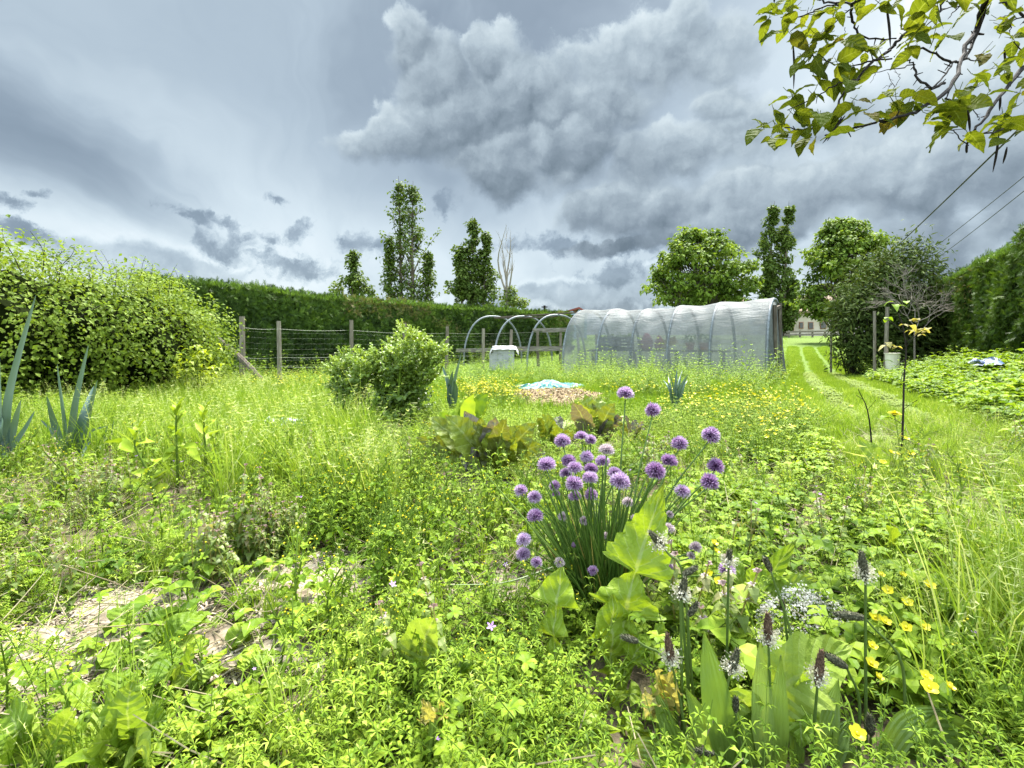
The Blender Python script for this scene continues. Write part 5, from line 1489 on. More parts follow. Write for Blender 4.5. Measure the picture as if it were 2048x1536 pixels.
ROOTS += [(-.12, 1.90, .07), (-.34, 2.15, .10), (.60, 1.05, .12), (.56, .93, .08), (.30, .74, .09), (.42, .74, .08), (.55, .74, .08), (.66, .75, .07), (.175, .90, .10), (.17, .80, .07), (-1.50, 2.05, .09), (-1.47, 2.20, .08), (-1.38, 2.25, .08), (-1.40, 1.98, .07), (.17, .72, .05), (.15, .80, .045), (.20, .84, .05), (.24, .98, .05), (-.12, 1.0, .06), (-2.42, 2.75, .15), (-.9, 3.9, .35), (-1.28, 4.1, .25), (.21, 1.17, .10), (-.09, 2.40, .30), (-.08, 2.1, .08), (.53, 3.22, .22), (.24, 2.95, .14), (-.30, 3.0, .2)]


def meadow():
    # ---- long grass
    far = [t_grass(14, .34, .010, .10, .25, .9, s, 3) for s in range(6)]
    mid = [t_grass(26, .40, .0052, .07, .22, 1.3, 20 + s, 4, panicle=1) for s in range(6)]
    fine = [t_grass(34, .36, .0044, .05, .20, 1.5, 40 + s, 5, panicle=2) for s in range(6)]
    lawn = [t_grass(26, .085, .0042, .06, .35, .8, 60 + s, 3) for s in range(5)]
    g = Geo()
    def hgt(x, y):
        lane = np.abs(x - lane_x(y)) / lane_w(y)
        return np.where(lane < 1, 0, np.clip((lane - .9) * 1.4, .25, 1))
    # far field
    x, y = area(15500, 9, 45, 1.1); k = clear(x, y) & (rng.uniform(0, 1, len(x)) < np.clip(1.5 - y / 45, .35, 1)); x, y = x[k], y[k]; h = hgt(x, y); k = h > 0; x, y, h = x[k], y[k], h[k]
    px, py = proj(x, y); hh = np.clip(.65 + .35 * fbm(x * .9, y * .9, 3), .3, 1.15) * h
    put(g, far, x, y, hh * np.where(px > 1150, .95, .85), .12 * fbm(x * .7, y * .7) + np.where(px > 1560, .12, .0))
    x, y = area(5200, 5.2, 11, 1.12); k = clear(x, y) & (strawness(x, y) > 1.2); x, y = x[k], y[k]; h = hgt(x, y); k = h > 0; x, y, h = x[k], y[k], h[k]
    put(g, far, x, y, np.clip(.62 + .3 * fbm(x * 1.2, y * 1.2, 5), .3, 1.0) * h * np.where(x < -1.5, 1.05, .62), .10 * fbm(x, y))
    # left: pale hay-like grass in front of the hazel
    x, y = area(5200, 2.6, 7.5, 1.12, .5); px, py = proj(x, y); w = np.clip((760 - px) / 300, 0, 1); k = (rng.uniform(0, 1, len(x)) < w) & clear(x, y); x, y = x[k], y[k]
    put(g, mid, x, y, np.clip(.70 + .36 * fbm(x * 1.6, y * 1.6, 7), .4, 1.15), .02 + .2 * fbm(x * 1.3, y * 1.3, 1), .2)
    # arching tufts in the middle
    for cx, cy_, rx, ry, n in ((700, 1020, 110, 30, 36), (560, 960, 120, 40, 34), (660, 900, 110, 40, 26), (330, 930, 160, 40, 22), (460, 1010, 60, 24, 6), (1525, 905, 26, 16, 5), (620, 1020, 60, 24, 8)):
        for _ in range(n):
            a, b = rng.uniform(0, 2 * PI), rng.uniform(0, 1) ** .5; qx, qy = cx + math.cos(a) * rx * b, cy_ + math.sin(a) * ry * b
            Y = F * H / (qy - HY); X = (qx - 1024) / F * Y; put(g, fine, np.array([X]), np.array([Y]), rng.uniform(.7, 1.15) * (.9 if cx < 1400 else .6), rng.normal(.05, .08), .18)
    # lower right: tall stems at the frame edge
    for _ in range(130):
        qx, qy = rng.uniform(1830, 2330), rng.uniform(1120, 1560); Y = F * H / (qy - HY); X = (qx - 1024) / F * Y
        if rng.uniform() < np.clip((qx - 1820) / 200, .05, 1): put(g, fine, np.array([X]), np.array([Y]), rng.uniform(.35, .95), rng.normal(.08, .1), .12)
    # scattered single tufts among the weeds
    x, y = area(1900, .7, 4.5, 1.1); k = clear(x, y) & (mulchiness(x, y) > 1.1); put(g, fine, x[k], y[k], rng.uniform(.2, .55, k.sum()), .05)
    o = g.build('meadow_grass', M_grass); tag(o, 'long seeding grass filling the plot round the beds', 'grass', kind='stuff')
    # ---- the mown path
    g = Geo()
    for Y0, Y1, n, s in ((.9, 4, 2600, .75), (4, 12, 8000, .95), (12, 30, 8000, 1.5)):
        y = np.sqrt(rng.uniform(Y0 ** 2, Y1 ** 2, n)); off = rng.uniform(-1.15, 1.15, n); x = lane_x(y) + off * lane_w(y)
        rut = np.minimum(np.abs(off - .42), np.abs(off + .42)); k = (rng.uniform(0, 1, n) < np.clip(np.where(y < 8, -.7, -.35) + rut * 5.4, 0, 1)); x, y, rut = x[k], y[k], rut[k]
        put(g, lawn, x, y, s * np.clip(.35 + rut * 2.2, .35, 1.1) * rng.uniform(.7, 1.2, len(x)), .10 + .10 * fbm(x * 2, y * 2), .2)
    # close turf on both sides, further back
    x, y = area(11500, 3.0, 12, 1.1); px, py = proj(x, y); ro = (x - lane_x(y)) / lane_w(y); k = clear(x, y) & (strawness(x, y) > 1.05) & (px > 700) & (np.minimum(np.abs(ro - .42), np.abs(ro + .42)) > .17); put(g, lawn, x[k], y[k], rng.uniform(.8, 1.6, k.sum()), .05 + .12 * fbm(x[k], y[k]), .25)
    o = g.build('mown_turf', M_grass); tag(o, 'short bright green turf of the mown path with two worn ruts', 'turf', kind='stuff')
    # ---- pale clover in the ruts
    g = Geo(); cl = [t_clover(s, 8, .05, .018) for s in range(4)]
    n = 2600; y = np.sqrt(rng.uniform(1.5 ** 2, 16 ** 2, n)); sg = np.where(rng.uniform(0, 1, n) < .5, -.42, .42); x = lane_x(y) + (sg + rng.normal(0, .07, n)) * lane_w(y)
    put(g, cl, x, y, rng.uniform(.6, 1.1, n) * np.clip(y / 5, .7, 1.6), .15)
    o = g.build('rut_clover', [M_pale, M_stem]); tag(o, 'pale trodden clover growing in the wheel ruts', 'clover', kind='stuff')

    # ---- dead stalks and litter among the weeds
    g = Geo(); dry = []
    for s in range(5):
        r = np.random.default_rng(400 + s); q = Geo()
        for _ in range(5):
            a, L, el_ = r.uniform(0, 2 * PI), r.uniform(.06, .22), r.uniform(.02, .5); p = np.array((r.normal(0, .05), r.normal(0, .05), r.uniform(.004, .03))); d = np.array((math.cos(a) * math.cos(el_), math.sin(a) * math.cos(el_), math.sin(el_)))
            tube(q, [p, p + d * L * .5 + r.normal(0, .006, 3), p + d * L], [.0014, .0012, .0008], 4, r.uniform(.2, .8))
        dry.append(q.template())
    x, y = area(1500, .55, 4.0, 1.12, .2); k = clear(x, y); put(g, dry, x[k], y[k], rng.uniform(.5, 1.2, k.sum()), rng.normal(0, .1, k.sum()), .2)
    o = g.build('dry_stalks', solid('straw_stalks', [(.2, (.10, .08, .045)), (.5, (.21, .18, .105)), (.8, (.32, .28, .17))], .9, .1, 20, bump=0)); tag(o, 'dead straw coloured stalks caught among the green weeds', 'litter', kind='stuff')


meadow()


def ruts():
    m = solid('trodden_earth', [(.2, (.075, .095, .03)), (.5, (.13, .155, .055)), (.8, (.20, .215, .095))], .95, .1, 6, bump=.6, dist=.02)
    for sg, lab in ((-.42, 'left worn wheel rut of the mown path'), (.42, 'right worn wheel rut of the mown path')):
        ys = np.linspace(1.3, 15, 160); g = Geo(); vv = []
        for y_ in ys:
            c = lane_x(y_) + sg * lane_w(y_); w = .15 * lane_w(y_) * (1 + .25 * math.sin(y_ * 5) + .2 * math.sin(y_ * 13))
            for k in (-1, 0, 1): vv.append((c + k * w, y_, float(terrain(c + k * w, y_)) + .004 + .008 * (k == 0)))
        f = [q for i in range(len(ys) - 1) for k in range(2) for q in ((i * 3 + k, i * 3 + k + 1, i * 3 + k + 4), (i * 3 + k, i * 3 + k + 4, i * 3 + k + 3))]
        g.add(vv, f, .5); o = g.build('path', m, smooth=True); tag(o, lab, 'path', kind='structure')


ruts()


def weeds():
    mats = [M_weed, M_stem, M_yellow]
    sprawl = [t_sprawl(s, 6, .17, .014) for s in range(5)] + [t_sprawl(50 + s, 5, .20, .018, .8, 7, 6, .22) for s in range(3)]
    gs = [t_groundsel(s, .25) for s in range(6)]
    ros = [t_rosette(s) for s in range(5)]; small = [t_rosette(30 + s, 9, .032, .022, .03) for s in range(4)]
    clv = [t_clover(10 + s, 9, .10, .028) for s in range(5)]; ger = [t_geranium(s) for s in range(6)]
    # chickweed and cleavers: the fine low mat
    g = Geo(); x, y = area(11000, .50, 4.6, 1.14, .25); px, py = proj(x, y); m_ = mulchiness(x, y); k = clear(x, y) & (rng.uniform(0, 1, len(x)) < np.where(m_ < 1.1, .04, np.clip(.34 + 1.15 * fbm(x * 2.2, y * 2.2, 6), .05, .95) * (1 - .8 * np.exp(-ell(px, py, 250, 1400, 420, 150)))))
    x, y = x[k], y[k]; xn, yn = area(1000, .5, 1.15, 1.12, .1); pn, qn = proj(xn, yn); k = clear(xn, yn) & (mulchiness(xn, yn) > 1.1) & (pn > 620 - rng.uniform(0, 500, 1000) * (qn > 1500)); x, y = np.concatenate([x, xn[k]]), np.concatenate([y, yn[k]]); lane = np.abs(x - lane_x(y)) / lane_w(y)
    put(g, sprawl, x, y, rng.uniform(.55, 1.15, len(x)) * np.clip(.75 + y * .12, .8, 1.25) * np.where(lane < 1, .45, 1), .08 + .15 * fbm(x * 2.2, y * 2.2, 8), .25)
    o = g.build('chickweed_mat', [M_weed, M_stem]); tag(o, 'fine chickweed and cleavers matting the foreground soil', 'weeds', kind='stuff')
    # groundsel
    g = Geo(); x, y = area(1600, .60, 2.6, 1.1, .2); px, py = proj(x, y)
    w = np.exp(-ell(px, py, 800, 1330, 330, 260)) + .95 * np.exp(-ell(px, py, 800, 1080, 260, 90)) + .16 * (px < 1250) + .14
    k = clear(x, y) & (rng.uniform(0, 1, len(x)) < w * .62) & (mulchiness(x, y) > 1.05); x, y = x[k], y[k]
    put(g, gs, x, y, rng.uniform(.5, 1.05, len(x)) * np.clip(.62 + .38 * (y - .8) / .5, .5, 1.0), .05 + .1 * fbm(x * 3, y * 3), .14)
    o = g.build('groundsel', mats); tag(o, 'upright groundsel with jagged leaves and small yellow buds', 'weeds', kind='stuff')
    # broad seedling leaves round the mulch, lower left
    g = Geo(); x, y = area(1700, .56, 2.2, 1.14, .2); px, py = proj(x, y); m_ = mulchiness(x, y)
    w = np.clip((1000 - px) / 500, .10, 1) * np.clip((py - 1040) / 120, .12, 1); k = clear(x, y) & (rng.uniform(0, 1, len(x)) < w * np.where(m_ < .9, .10, .55))
    x, y, px, py = x[k], y[k], px[k], py[k]; big = (py > 1300) & (rng.uniform(0, 1, len(x)) < .5)
    put(g, small, x[~big], y[~big], rng.uniform(.7, 1.5, (~big).sum()), .02 + rng.normal(0, .08, (~big).sum()), .2); put(g, ros, x[big], y[big], rng.uniform(.6, 1.1, big.sum()), .05 + rng.normal(0, .1, big.sum()), .2)
    o = g.build('seedling_leaves', [leafmat('seedling_green', GREEN, .40, .5, .2, veins=.22), M_stem]); tag(o, 'broad round seedling leaves scattered over the wood chip mulch', 'seedlings', kind='stuff')
    # clover and strawberry-like leaves, right of the chives
    g = Geo(); x, y = area(5200, .8, 4.4, 1.12, .2); px, py = proj(x, y)
    lane = np.abs(x - lane_x(y)) / lane_w(y)
    w = np.clip((px - 1180) / 260, 0, 1) * np.where(lane < 1, .06, 1) * np.clip(.55 + .9 * fbm(x * 2.1, y * 2.1, 12), .12, 1) + .06; k = clear(x, y) & (rng.uniform(0, 1, len(x)) < w * .8); x, y, lane = x[k], y[k], lane[k]
    put(g, clv, x, y, rng.uniform(.45, 1.25, len(x)) * np.where(lane < 1, .5, 1), -.04 + .2 * fbm(x * 2.5, y * 2.5, 3), .2)
    o = g.build('clover_leaves', [M_weed, M_stem]); tag(o, 'three leaved clover and wild strawberry carpet right of the chives', 'clover', kind='stuff')
    # cut-leaved cranesbill with tiny violet flowers
    g = Geo(); x, y = area(2300, .52, 2.4, 1.1, .2); px, py = proj(x, y); w = .9 * np.exp(-ell(px, py, 1050, 1440, 330, 170)) + .9 * np.exp(-ell(px, py, 1800, 1300, 260, 170)) + .12
    k = clear(x, y) & (rng.uniform(0, 1, len(x)) < w * .45) & (mulchiness(x, y) > 1.0); put(g, ger, x[k], y[k], rng.uniform(.35, 1.2, k.sum()), .1, .2)
    o = g.build('cranesbill', [M_weed, M_stem, M_violet]); tag(o, 'cut leaved cranesbill with tiny violet flowers', 'weeds', kind='stuff')
    # pale dead-nettles
    g = Geo(); nt_ = [t_nettle(s) for s in range(6)]; x, y = area(3000, .70, 2.8, 1.14, .2); px, py = proj(x, y)
    w = 1.2 * np.exp(-ell(px, py, 520, 1140, 120, 50) ** 2) + .4 * np.exp(-ell(px, py, 90, 1150, 150, 70)) + .25 * np.exp(-ell(px, py, 1200, 1470, 170, 60)) + .35 * np.exp(-ell(px, py, 240, 1010, 160, 60)) + .3 * np.exp(-ell(px, py, 1480, 1300, 150, 80)) + .02
    k = clear(x, y) & (rng.uniform(0, 1, len(x)) < w * .55) & (mulchiness(x, y) > .95); put(g, nt_, x[k], y[k], rng.uniform(.55, 1.1, k.sum()), .05, .15)
    o = g.build('dead_nettles', [leafmat('nettle_leaves', [(0, (.06, .10, .018)), (.45, (.13, .19, .03)), (.8, (.21, .255, .075)), (1, (.24, .20, .10))], .4, .5, .3), leafmat('nettle_stems', [(0, (.14, .11, .03)), (1, (.30, .26, .07))], .1), M_pink])
    tag(o, 'pale dead nettles with dull pink tops by the mulch', 'weeds', kind='stuff')
    # strawberry and bramble bank at the right
    g = Geo(); x = rng.uniform(2.2, 13, 5200); y = rng.uniform(3.0, 12.5, 5200); d = x - lane_x(y) - lane_w(y); k = (d > .05) & (d < 7) & (x < 1.16 * y + .6); x, y, d = x[k], y[k], d[k]
    br = [t_clover(70 + s, 12, .22, .055) for s in range(5)]; z = terrain(x, y) + np.clip((d - .3) * .30, 0, .50) * rng.uniform(.35, 1.05, len(x))
    scatter_many(g, br, np.stack([x, y, z], -1), rng.uniform(.7, 1.3, len(x)), tilt=np.abs(rng.normal(0, .25, len(x))), tint=.02 + .16 * fbm(x * 1.5, y * 1.5, 2))
    o = g.build('strawberry_bed', [M_weed, M_stem]); tag(o, 'overgrown bank of strawberry and bramble leaves at the right', 'ground cover', kind='stuff')
    # dark low shrubbery at the laurel foot, tall weeds round the tunnel
    g = Geo(); tall = [t_sprawl(80 + s, 9, .55, .06, 1.3, 8, 2, .45) for s in range(5)]; x, y = area(3400, 6.5, 24, 1.05); px, py = proj(x, y)
    w = .34 + .8 * np.exp(-ell(px, py, 1350, 775, 330, 25)) + .6 * np.exp(-ell(px, py, 1760, 745, 90, 25)) + .4 * np.exp(-ell(px, py, 1090, 760, 160, 25)); lane = np.abs(x - lane_x(y)) / lane_w(y); k = clear(x, y) & (rng.uniform(0, 1, len(x)) < w) & (lane > 1.1) & (strawness(x, y) > 1.4)
    put(g, tall, x[k], y[k], rng.uniform(.4, .95, k.sum()), -.02 + .14 * fbm(x[k], y[k]), .15)
    o = g.build('tall_weeds', [M_weed, M_stem]); tag(o, 'tangle of taller weeds round the tunnel and hoops', 'weeds', kind='stuff')
    # yellow buttercup drifts
    g = Geo(); bc = [t_buttercup(s, .24, 6, .015) for s in range(6)]; x, y = area(15000, 2.7, 17, 1.08); px, py = proj(x, y)
    w = 1.3 * np.exp(-ell(px, py, 1530, 885, 100, 46)) + .5 * np.exp(-ell(px, py, 1420, 850, 120, 30)) + 1.6 * np.exp(-ell(px, py, 985, 808, 75, 16)) + 1.4 * np.exp(-ell(px, py, 1085, 798, 65, 12)) + .10 * np.exp(-ell(px, py, 1300, 800, 330, 34)) + .35 * np.exp(-ell(px, py, 590, 790, 70, 24)) + .15 * np.exp(-ell(px, py, 1540, 770, 100, 20)) + .012
    lane = np.abs(x - lane_x(y)) / lane_w(y); k = clear(x, y) & (rng.uniform(0, 1, len(x)) < w) & (lane > 1.0) & (strawness(x, y) > 1.3)
    put(g, bc, x[k], y[k], rng.uniform(.7, 1.15, k.sum()), 0, .15)
    o = g.build('buttercup_drift', [M_weed, M_stem, M_yellow]); tag(o, 'drifts of yellow buttercups in front of the plastic tunnel', 'flowers', kind='stuff')


weeds()


def chips():
    M_chip = solid('pale_wood_chips', [(.1, (.10, .078, .052)), (.45, (.25, .205, .148)), (.8, (.35, .305, .235))], .9, .15, 14, bump=0)
    M_bed = solid('chip_dust', [(.2, (.095, .074, .05)), (.5, (.23, .188, .135)), (.8, (.31, .265, .2))], .95, .1, 26, bump=.9, dist=.012)
    def chipset(n, L, w, seed):
        r = np.random.default_rng(seed); g = Geo()
        for _ in range(n):
            a = r.uniform(0, 2 * PI); p = np.array((r.normal(0, .025), r.normal(0, .025), r.uniform(.001, .012))); box(g, p, (L * r.uniform(.4, 1.2), w * r.uniform(.5, 1.3), .0012), np.array(rots(np.array([a]), np.array([abs(r.normal(0, .3))]), np.array([r.uniform(0, 6)]))[0]), r.uniform(.15, .85))
        return g.template()
    def sheet(g, x0, x1, y0, y1, test, nx, ny, lift):
        xs = np.linspace(x0, x1, nx); ys = np.linspace(y0, y1, ny); X, Y = np.meshgrid(xs, ys, indexing='ij'); q = test(X, Y)
        Z = terrain(X, Y) + np.clip((1.25 - q) * .04, -.03, .022) * lift + .004 * fbm(X * 30, Y * 30)
        i = np.arange(nx - 1)[:, None] * ny + np.arange(ny - 1)[None]; ok = (q[:-1, :-1] < 1.35)
        f = np.concatenate([np.stack([i, i + ny, i + ny + 1], -1)[ok], np.stack([i, i + ny + 1, i + 1], -1)[ok]]); g.add(np.stack([X, Y, Z], -1).reshape(-1, 3), f, .5)
    g = Geo(); sheet(g, -1.6, .1, .8, 1.65, mulchiness, 170, 90, 1.0)
    cs = [chipset(14, .016, .004, s) for s in range(5)]; x = rng.uniform(-1.5, .15, 9000); y = rng.uniform(.8, 1.7, 9000); k = mulchiness(x, y) < 1.35
    p = np.stack([x[k], y[k], terrain(x[k], y[k]) + .008], -1); g2 = Geo(); scatter_many(g2, cs, p, rng.uniform(.6, 1.3, k.sum()), tint=rng.normal(0, .1, k.sum()))
    for v, f, t, m_, u in zip(g2.V, g2.Fc, g2.T, g2.M, g2.U): pass
    a = g2.arrays(); g.add(a[0], a[1], a[2], 1)
    o = g.build('wood_chip_mulch', [M_bed, M_chip]); tag(o, 'pale wood chip mulch showing between the seedlings', 'mulch', kind='stuff')
    M_straw = solid('tan_straw', [(.1, (.13, .09, .045)), (.45, (.26, .19, .11)), (.8, (.37, .29, .185))], .9, .15, 9, bump=.5, dist=.02)
    g = Geo(); sheet(g, -1.2, 1.8, 4.2, 9.0, strawness, 70, 110, .7); cs = [chipset(16, .09, .009, 20 + s) for s in range(5)]
    x = rng.uniform(-1.2, 1.8, 4200); y = rng.uniform(4.2, 9, 4200); k = strawness(x, y) < 1.3; p = np.stack([x[k], y[k], terrain(x[k], y[k]) + .02 * rng.uniform(0, 1.2, k.sum())], -1)
    g2 = Geo(); scatter_many(g2, cs, p, rng.uniform(.6, 1.5, k.sum()), tint=rng.normal(0, .12, k.sum())); a = g2.arrays(); g.add(a[0], a[1], a[2], 0)
    o = g.build('straw_mulch', M_straw); tag(o, 'tan straw spread over the bed in front of the turquoise tarpaulin', 'straw', kind='stuff')


chips()
# ------------------------------------------------------------------ the plants one can point at
rng = np.random.default_rng(123)
CAMP = np.array((0, 0, H))
M_jag = leafmat('thistle_leaf', [(0, (.10, .17, .010)), (.5, (.19, .275, .018)), (1, (.30, .38, .045))], .38, .48, .22, veins=.65, vary=.38)
M_rib = leafmat('plantain_leaf', [(0, (.07, .13, .018)), (.5, (.145, .23, .035)), (1, (.26, .34, .09))], .36, .40, .4, veins=.0)
M_dock = leafmat('dock_leaf', [(0, (.08, .15, .012)), (.5, (.155, .245, .02)), (1, (.26, .33, .06))], .40, .5, .22, veins=.55, vary=.35)
M_chard = leafmat('chard_leaf', [(0, (.11, .10, .095)), (.22, (.15, .14, .12)), (.4, (.11, .135, .025)), (.65, (.18, .235, .024)), (.85, (.23, .30, .028)), (1, (.29, .34, .05))], .30, .45, .35, veins=.55, tcol=(1.25, 1.05, .35))
M_leek = leafmat('leek_leaf', [(0, (.025, .055, .036)), (.5, (.065, .115, .085)), (1, (.17, .23, .18))], .15, .42, .45)
M_lovage = leafmat('lovage_leaf', [(0, (.045, .085, .012)), (.45, (.12, .19, .024)), (.75, (.19, .275, .03)), (1, (.29, .37, .05))], .42, .38, .45)
M_chive = leafmat('chive_leaf', [(0, (.03, .075, .012)), (.5, (.085, .155, .022)), (.85, (.17, .24, .05)), (1, (.45, .36, .10))], .2, .4, .4)
M_floret = leafmat('chive_floret', [(0, (.085, .035, .09)), (.35, (.23, .115, .255)), (.7, (.38, .25, .41)), (1, (.56, .46, .58))], .35, .5, .25, tcol=(1, .9, 1.05))
M_faded = leafmat('faded_floret', [(0, (.09, .05, .09)), (.5, (.28, .18, .28)), (1, (.58, .50, .50))], .3, .6, .2, tcol=(1, .95, 1))
M_spike = solid('plantain_spike', [(.1, (.018, .020, .012)), (.5, (.06, .06, .035)), (.9, (.20, .19, .13))], .9, .1, 300, bump=.8, dist=.002)
M_brown = solid('brown_spike', [(.1, (.03, .019, .012)), (.5, (.085, .052, .034)), (.9, (.22, .15, .10))], .9, .1, 300, bump=.8, dist=.002)
M_stalk = leafmat('plantain_stalk', [(0, (.03, .06, .012)), (.5, (.07, .115, .022)), (1, (.16, .2, .06))], .08, .45, .35)
M_cream = leafmat('cream_anthers', [(0, (.36, .33, .22)), (1, (.60, .58, .48))], .3, .6, .2, tcol=(1, 1, .9))
M_yleaf = leafmat('yellowing_leaf', [(0, (.22, .19, .045)), (.6, (.36, .32, .10)), (1, (.45, .42, .2))], .4, .5, .3, veins=.3)


def px_leaf(root, name, base, via, tip, Y, wpx, prof, mat, nrm=None, fold=.2, ripple=.004, t=None, n=20, cross=3, rib=9, label=None, stalk=None):
    """a leaf whose midrib runs through three picture points; Y may be three depths; its face turns by nrm"""
    Ys = Y if isinstance(Y, (tuple, list)) else (Y, Y, Y)
    p = [P(*base, Ys[0]), P(*via, Ys[1]), P(*tip, Ys[2])]
    nr = unit(np.array(nrm)) if nrm is not None else unit(CAMP - p[1] + np.array((0, 0, .6)))
    g = Geo(); leaf(g, p, wpx / F * Ys[1] * 1.0, prof, nr, fold, rng.normal(.5, .12) if t is None else t, 0, ripple, n, cross, rib)
    o = part(g, name, [mat], root, smooth=True, label=label)
    if stalk:
        g2 = Geo(); s0 = P(*stalk, Ys[0] + .01); tube(g2, curve([s0, (s0 + p[0]) / 2 + (0, 0, .004), p[0]], 6), [.0035, .003, .0028, .0026, .0024, .002], 5, .7); part(g2, 'leaf_stalk', M_stem, root)
    return o


# ---------------------------------------------------------------- chives
def chives():
    Y0 = 1.16; base = G0(1205, Y0)
    root = thing('chive_plant', 'clump of flowering chives with round purple heads in the middle foreground', 'chive plant', base)
    heads = [(1251, 787, 36, 0, 1.24), (1306, 818, 36, 1, 1.22), (1421, 869, 40, 0, 1.18), (1359, 887, 38, 0, 1.20), (1125, 880, 34, 0, 1.22), (1163, 872, 30, 0, 1.24), (1181, 878, 28, 0, 1.25), (1213, 900, 38, 2, 1.10), (1093, 928, 40, 0, 1.13),
             (1137, 920, 34, 0, 1.20), (1149, 934, 34, 0, 1.15), (1173, 912, 31, 0, 1.22), (1205, 922, 34, 0, 1.20), (1182, 936, 30, 0, 1.19), (1180, 955, 36, 0, 1.14), (1132, 946, 28, 0, 1.21), (1148, 966, 36, 0, 1.11), (1240, 962, 44, 0, 1.07), (1230, 945, 33, 0, 1.15),
             (1311, 941, 47, 0, 1.06), (1338, 920, 40, 1, 1.14), (1432, 931, 38, 1, 1.16), (1419, 962, 42, 1, 1.12), (1365, 981, 36, 0, 1.14), (1041, 980, 28, 0, 1.16), (1069, 993, 32, 0, 1.12), (1070, 1031, 36, 0, 1.08), (1047, 1078, 36, 0, 1.05), (1046, 1107, 34, 0, 1.06),
             (1073, 1124, 27, 0, 1.03), (1119, 1124, 24, 2, 1.05), (1186, 1140, 24, 0, 1.04), (1109, 970, 24, 0, 1.2), (1112, 988, 19, 0, 1.2), (1126, 1032, 24, 2, 1.16), (1168, 1040, 20, 2, 1.16), (1256, 1004, 26, 2, 1.18), (1150, 992, 28, 0, 1.2), (1182, 988, 28, 0, 1.2),
             (1213, 1070, 18, 2, 1.15), (1337, 1055, 27, 2, 1.02), (1340, 1028, 18, 2, 1.1), (1455, 1140, 36, 0, 1.0), (1392, 1094, 26, 2, 1.08), (1382, 1111, 20, 2, 1.08), (1147, 1090, 12, 3, 1.08), (1340, 1136, 14, 3, 1.0), (1270, 1035, 18, 2, 1.1)]
    def floret(r, closed=.5):
        g = Geo()
        for k in range(6):
            a = k * PI / 3; d = np.array((math.cos(a), math.sin(a), 0)); s_ = np.array((-math.sin(a), math.cos(a), 0))
            b = np.array((0, 0, .30)); m_ = b + d * .16 + (0, 0, .32); e = b + d * .30 + (0, 0, .70)
            g.add([b - s_ * .04, b + s_ * .04, m_ - s_ * .10, m_ + s_ * .10, e], [(0, 1, 3), (0, 3, 2), (2, 3, 4)], [-.25, -.25, .05, .05, .45])
        g.add([(-.03, 0, 0), (.03, 0, 0), (0, 0, .35), (0, .03, 0), (0, -.03, 0)], [(0, 1, 2), (3, 4, 2)], -.2)
        return g.template()
    FL = floret(1)
    for px, py, sz, kind, Y in heads:
        c = P(px, py, Y); r = sz / 2 / F * Y * rng.uniform(.86, 1.0)
        # stem
        a = rng.uniform(0, 2 * PI); d = .045 * rng.uniform(0, 1) ** .5; foot = base + np.array((math.cos(a) * d + (c[0] - base[0]) * .22, math.sin(a) * d, 0)); foot[2] = float(terrain(foot[0], foot[1]))
        up = unit((c - foot) + np.array((0, 0, .3))); g = Geo(); m_ = foot * .45 + c * .55 + np.array(((foot[0] - c[0]) * .12, 0, .02))
        st = curve([foot, m_, c - up * r * .75], 12); tube(g, st, np.linspace(.0026, .0016, 12), 6, rng.uniform(.3, .6)); so_ = part(g, 'flower_stem', [M_chive], root, smooth=True)
        g = Geo()
        if kind == 3:
            tube(g, [c - up * r * 1.1, c - up * r * .5, c, c + up * r * .7, c + up * r * 1.3], [r * .3, r * .8, r * .9, r * .6, r * .1], 8, .15); part(g, 'flower_bud', [M_faded], root); continue
        n = int(34 + sz * .9); k = np.arange(n) + .5; op = rng.uniform(1.15, 1.85); ph = np.arccos(1 - op * k / n); th = PI * (1 + 5 ** .5) * k
        v = np.stack([np.cos(th) * np.sin(ph), np.sin(th) * np.sin(ph), np.cos(ph)], -1) + rng.normal(0, .09, (n, 3))
        b1 = unit(np.cross(up, (.2, .9, .1))); b2 = np.cross(up, b1); v = v[:, :1] * b1 + v[:, 1:2] * b2 + v[:, 2:] * up; v /= np.linalg.norm(v, axis=1)[:, None]
        L = r * rng.uniform(.86, 1.1, n); sq = rng.uniform(.78, 1.0); L = L * (1 - (1 - sq) * np.abs(v @ up)); t = {0: .52, 1: .28, 2: .72}[kind] + rng.normal(0, .08) + rng.normal(0, .13, n)
        if kind == 1: L *= rng.uniform(.75, 1.1, n)
        scatter_R(g, [FL], np.repeat(c[None], n, 0) - up * r * .1, orient(v, rng.normal(0, 1, (n, 3))), L, t)
        part(g, 'flower_head', [M_floret if kind != 2 else M_faded], root)
    # the leaves: hollow green spears in dense tufts
    g = Geo()
    for k in range(330):
        a = rng.uniform(0, 2 * PI); d = .072 * rng.uniform(0, 1) ** .5; f = base + np.array((math.cos(a) * d, math.sin(a) * d, 0)); f[2] = float(terrain(f[0], f[1])) - .004
        ln = rng.uniform(.16, .36); lean = .18 + d * 5.0 * rng.uniform(.4, 1.2); az_ = a + rng.normal(0, .6); s = np.linspace(0, 1, 7); an = lean * .5 + lean * s * 1.1
        seg = ln / 6; rr = np.concatenate([[0], np.cumsum(np.sin(an[:-1]) * seg)]); zz = np.concatenate([[0], np.cumsum(np.cos(an[:-1]) * seg)])
        c = f + np.stack([np.cos(az_) * rr, np.sin(az_) * rr, zz], -1); dead = rng.uniform() < .06
        tube(g, c, np.array([.0019, .0022, .0022, .002, .0017, .0012, .0003]) * rng.uniform(.7, 1.15), 4, 1.0 if dead else rng.uniform(.12, .72), cap=False)
    part(g, 'leaves', [M_chive], root, smooth=True)
    g = Geo()   # one long stray leaf lying to the left, one flower stalk across
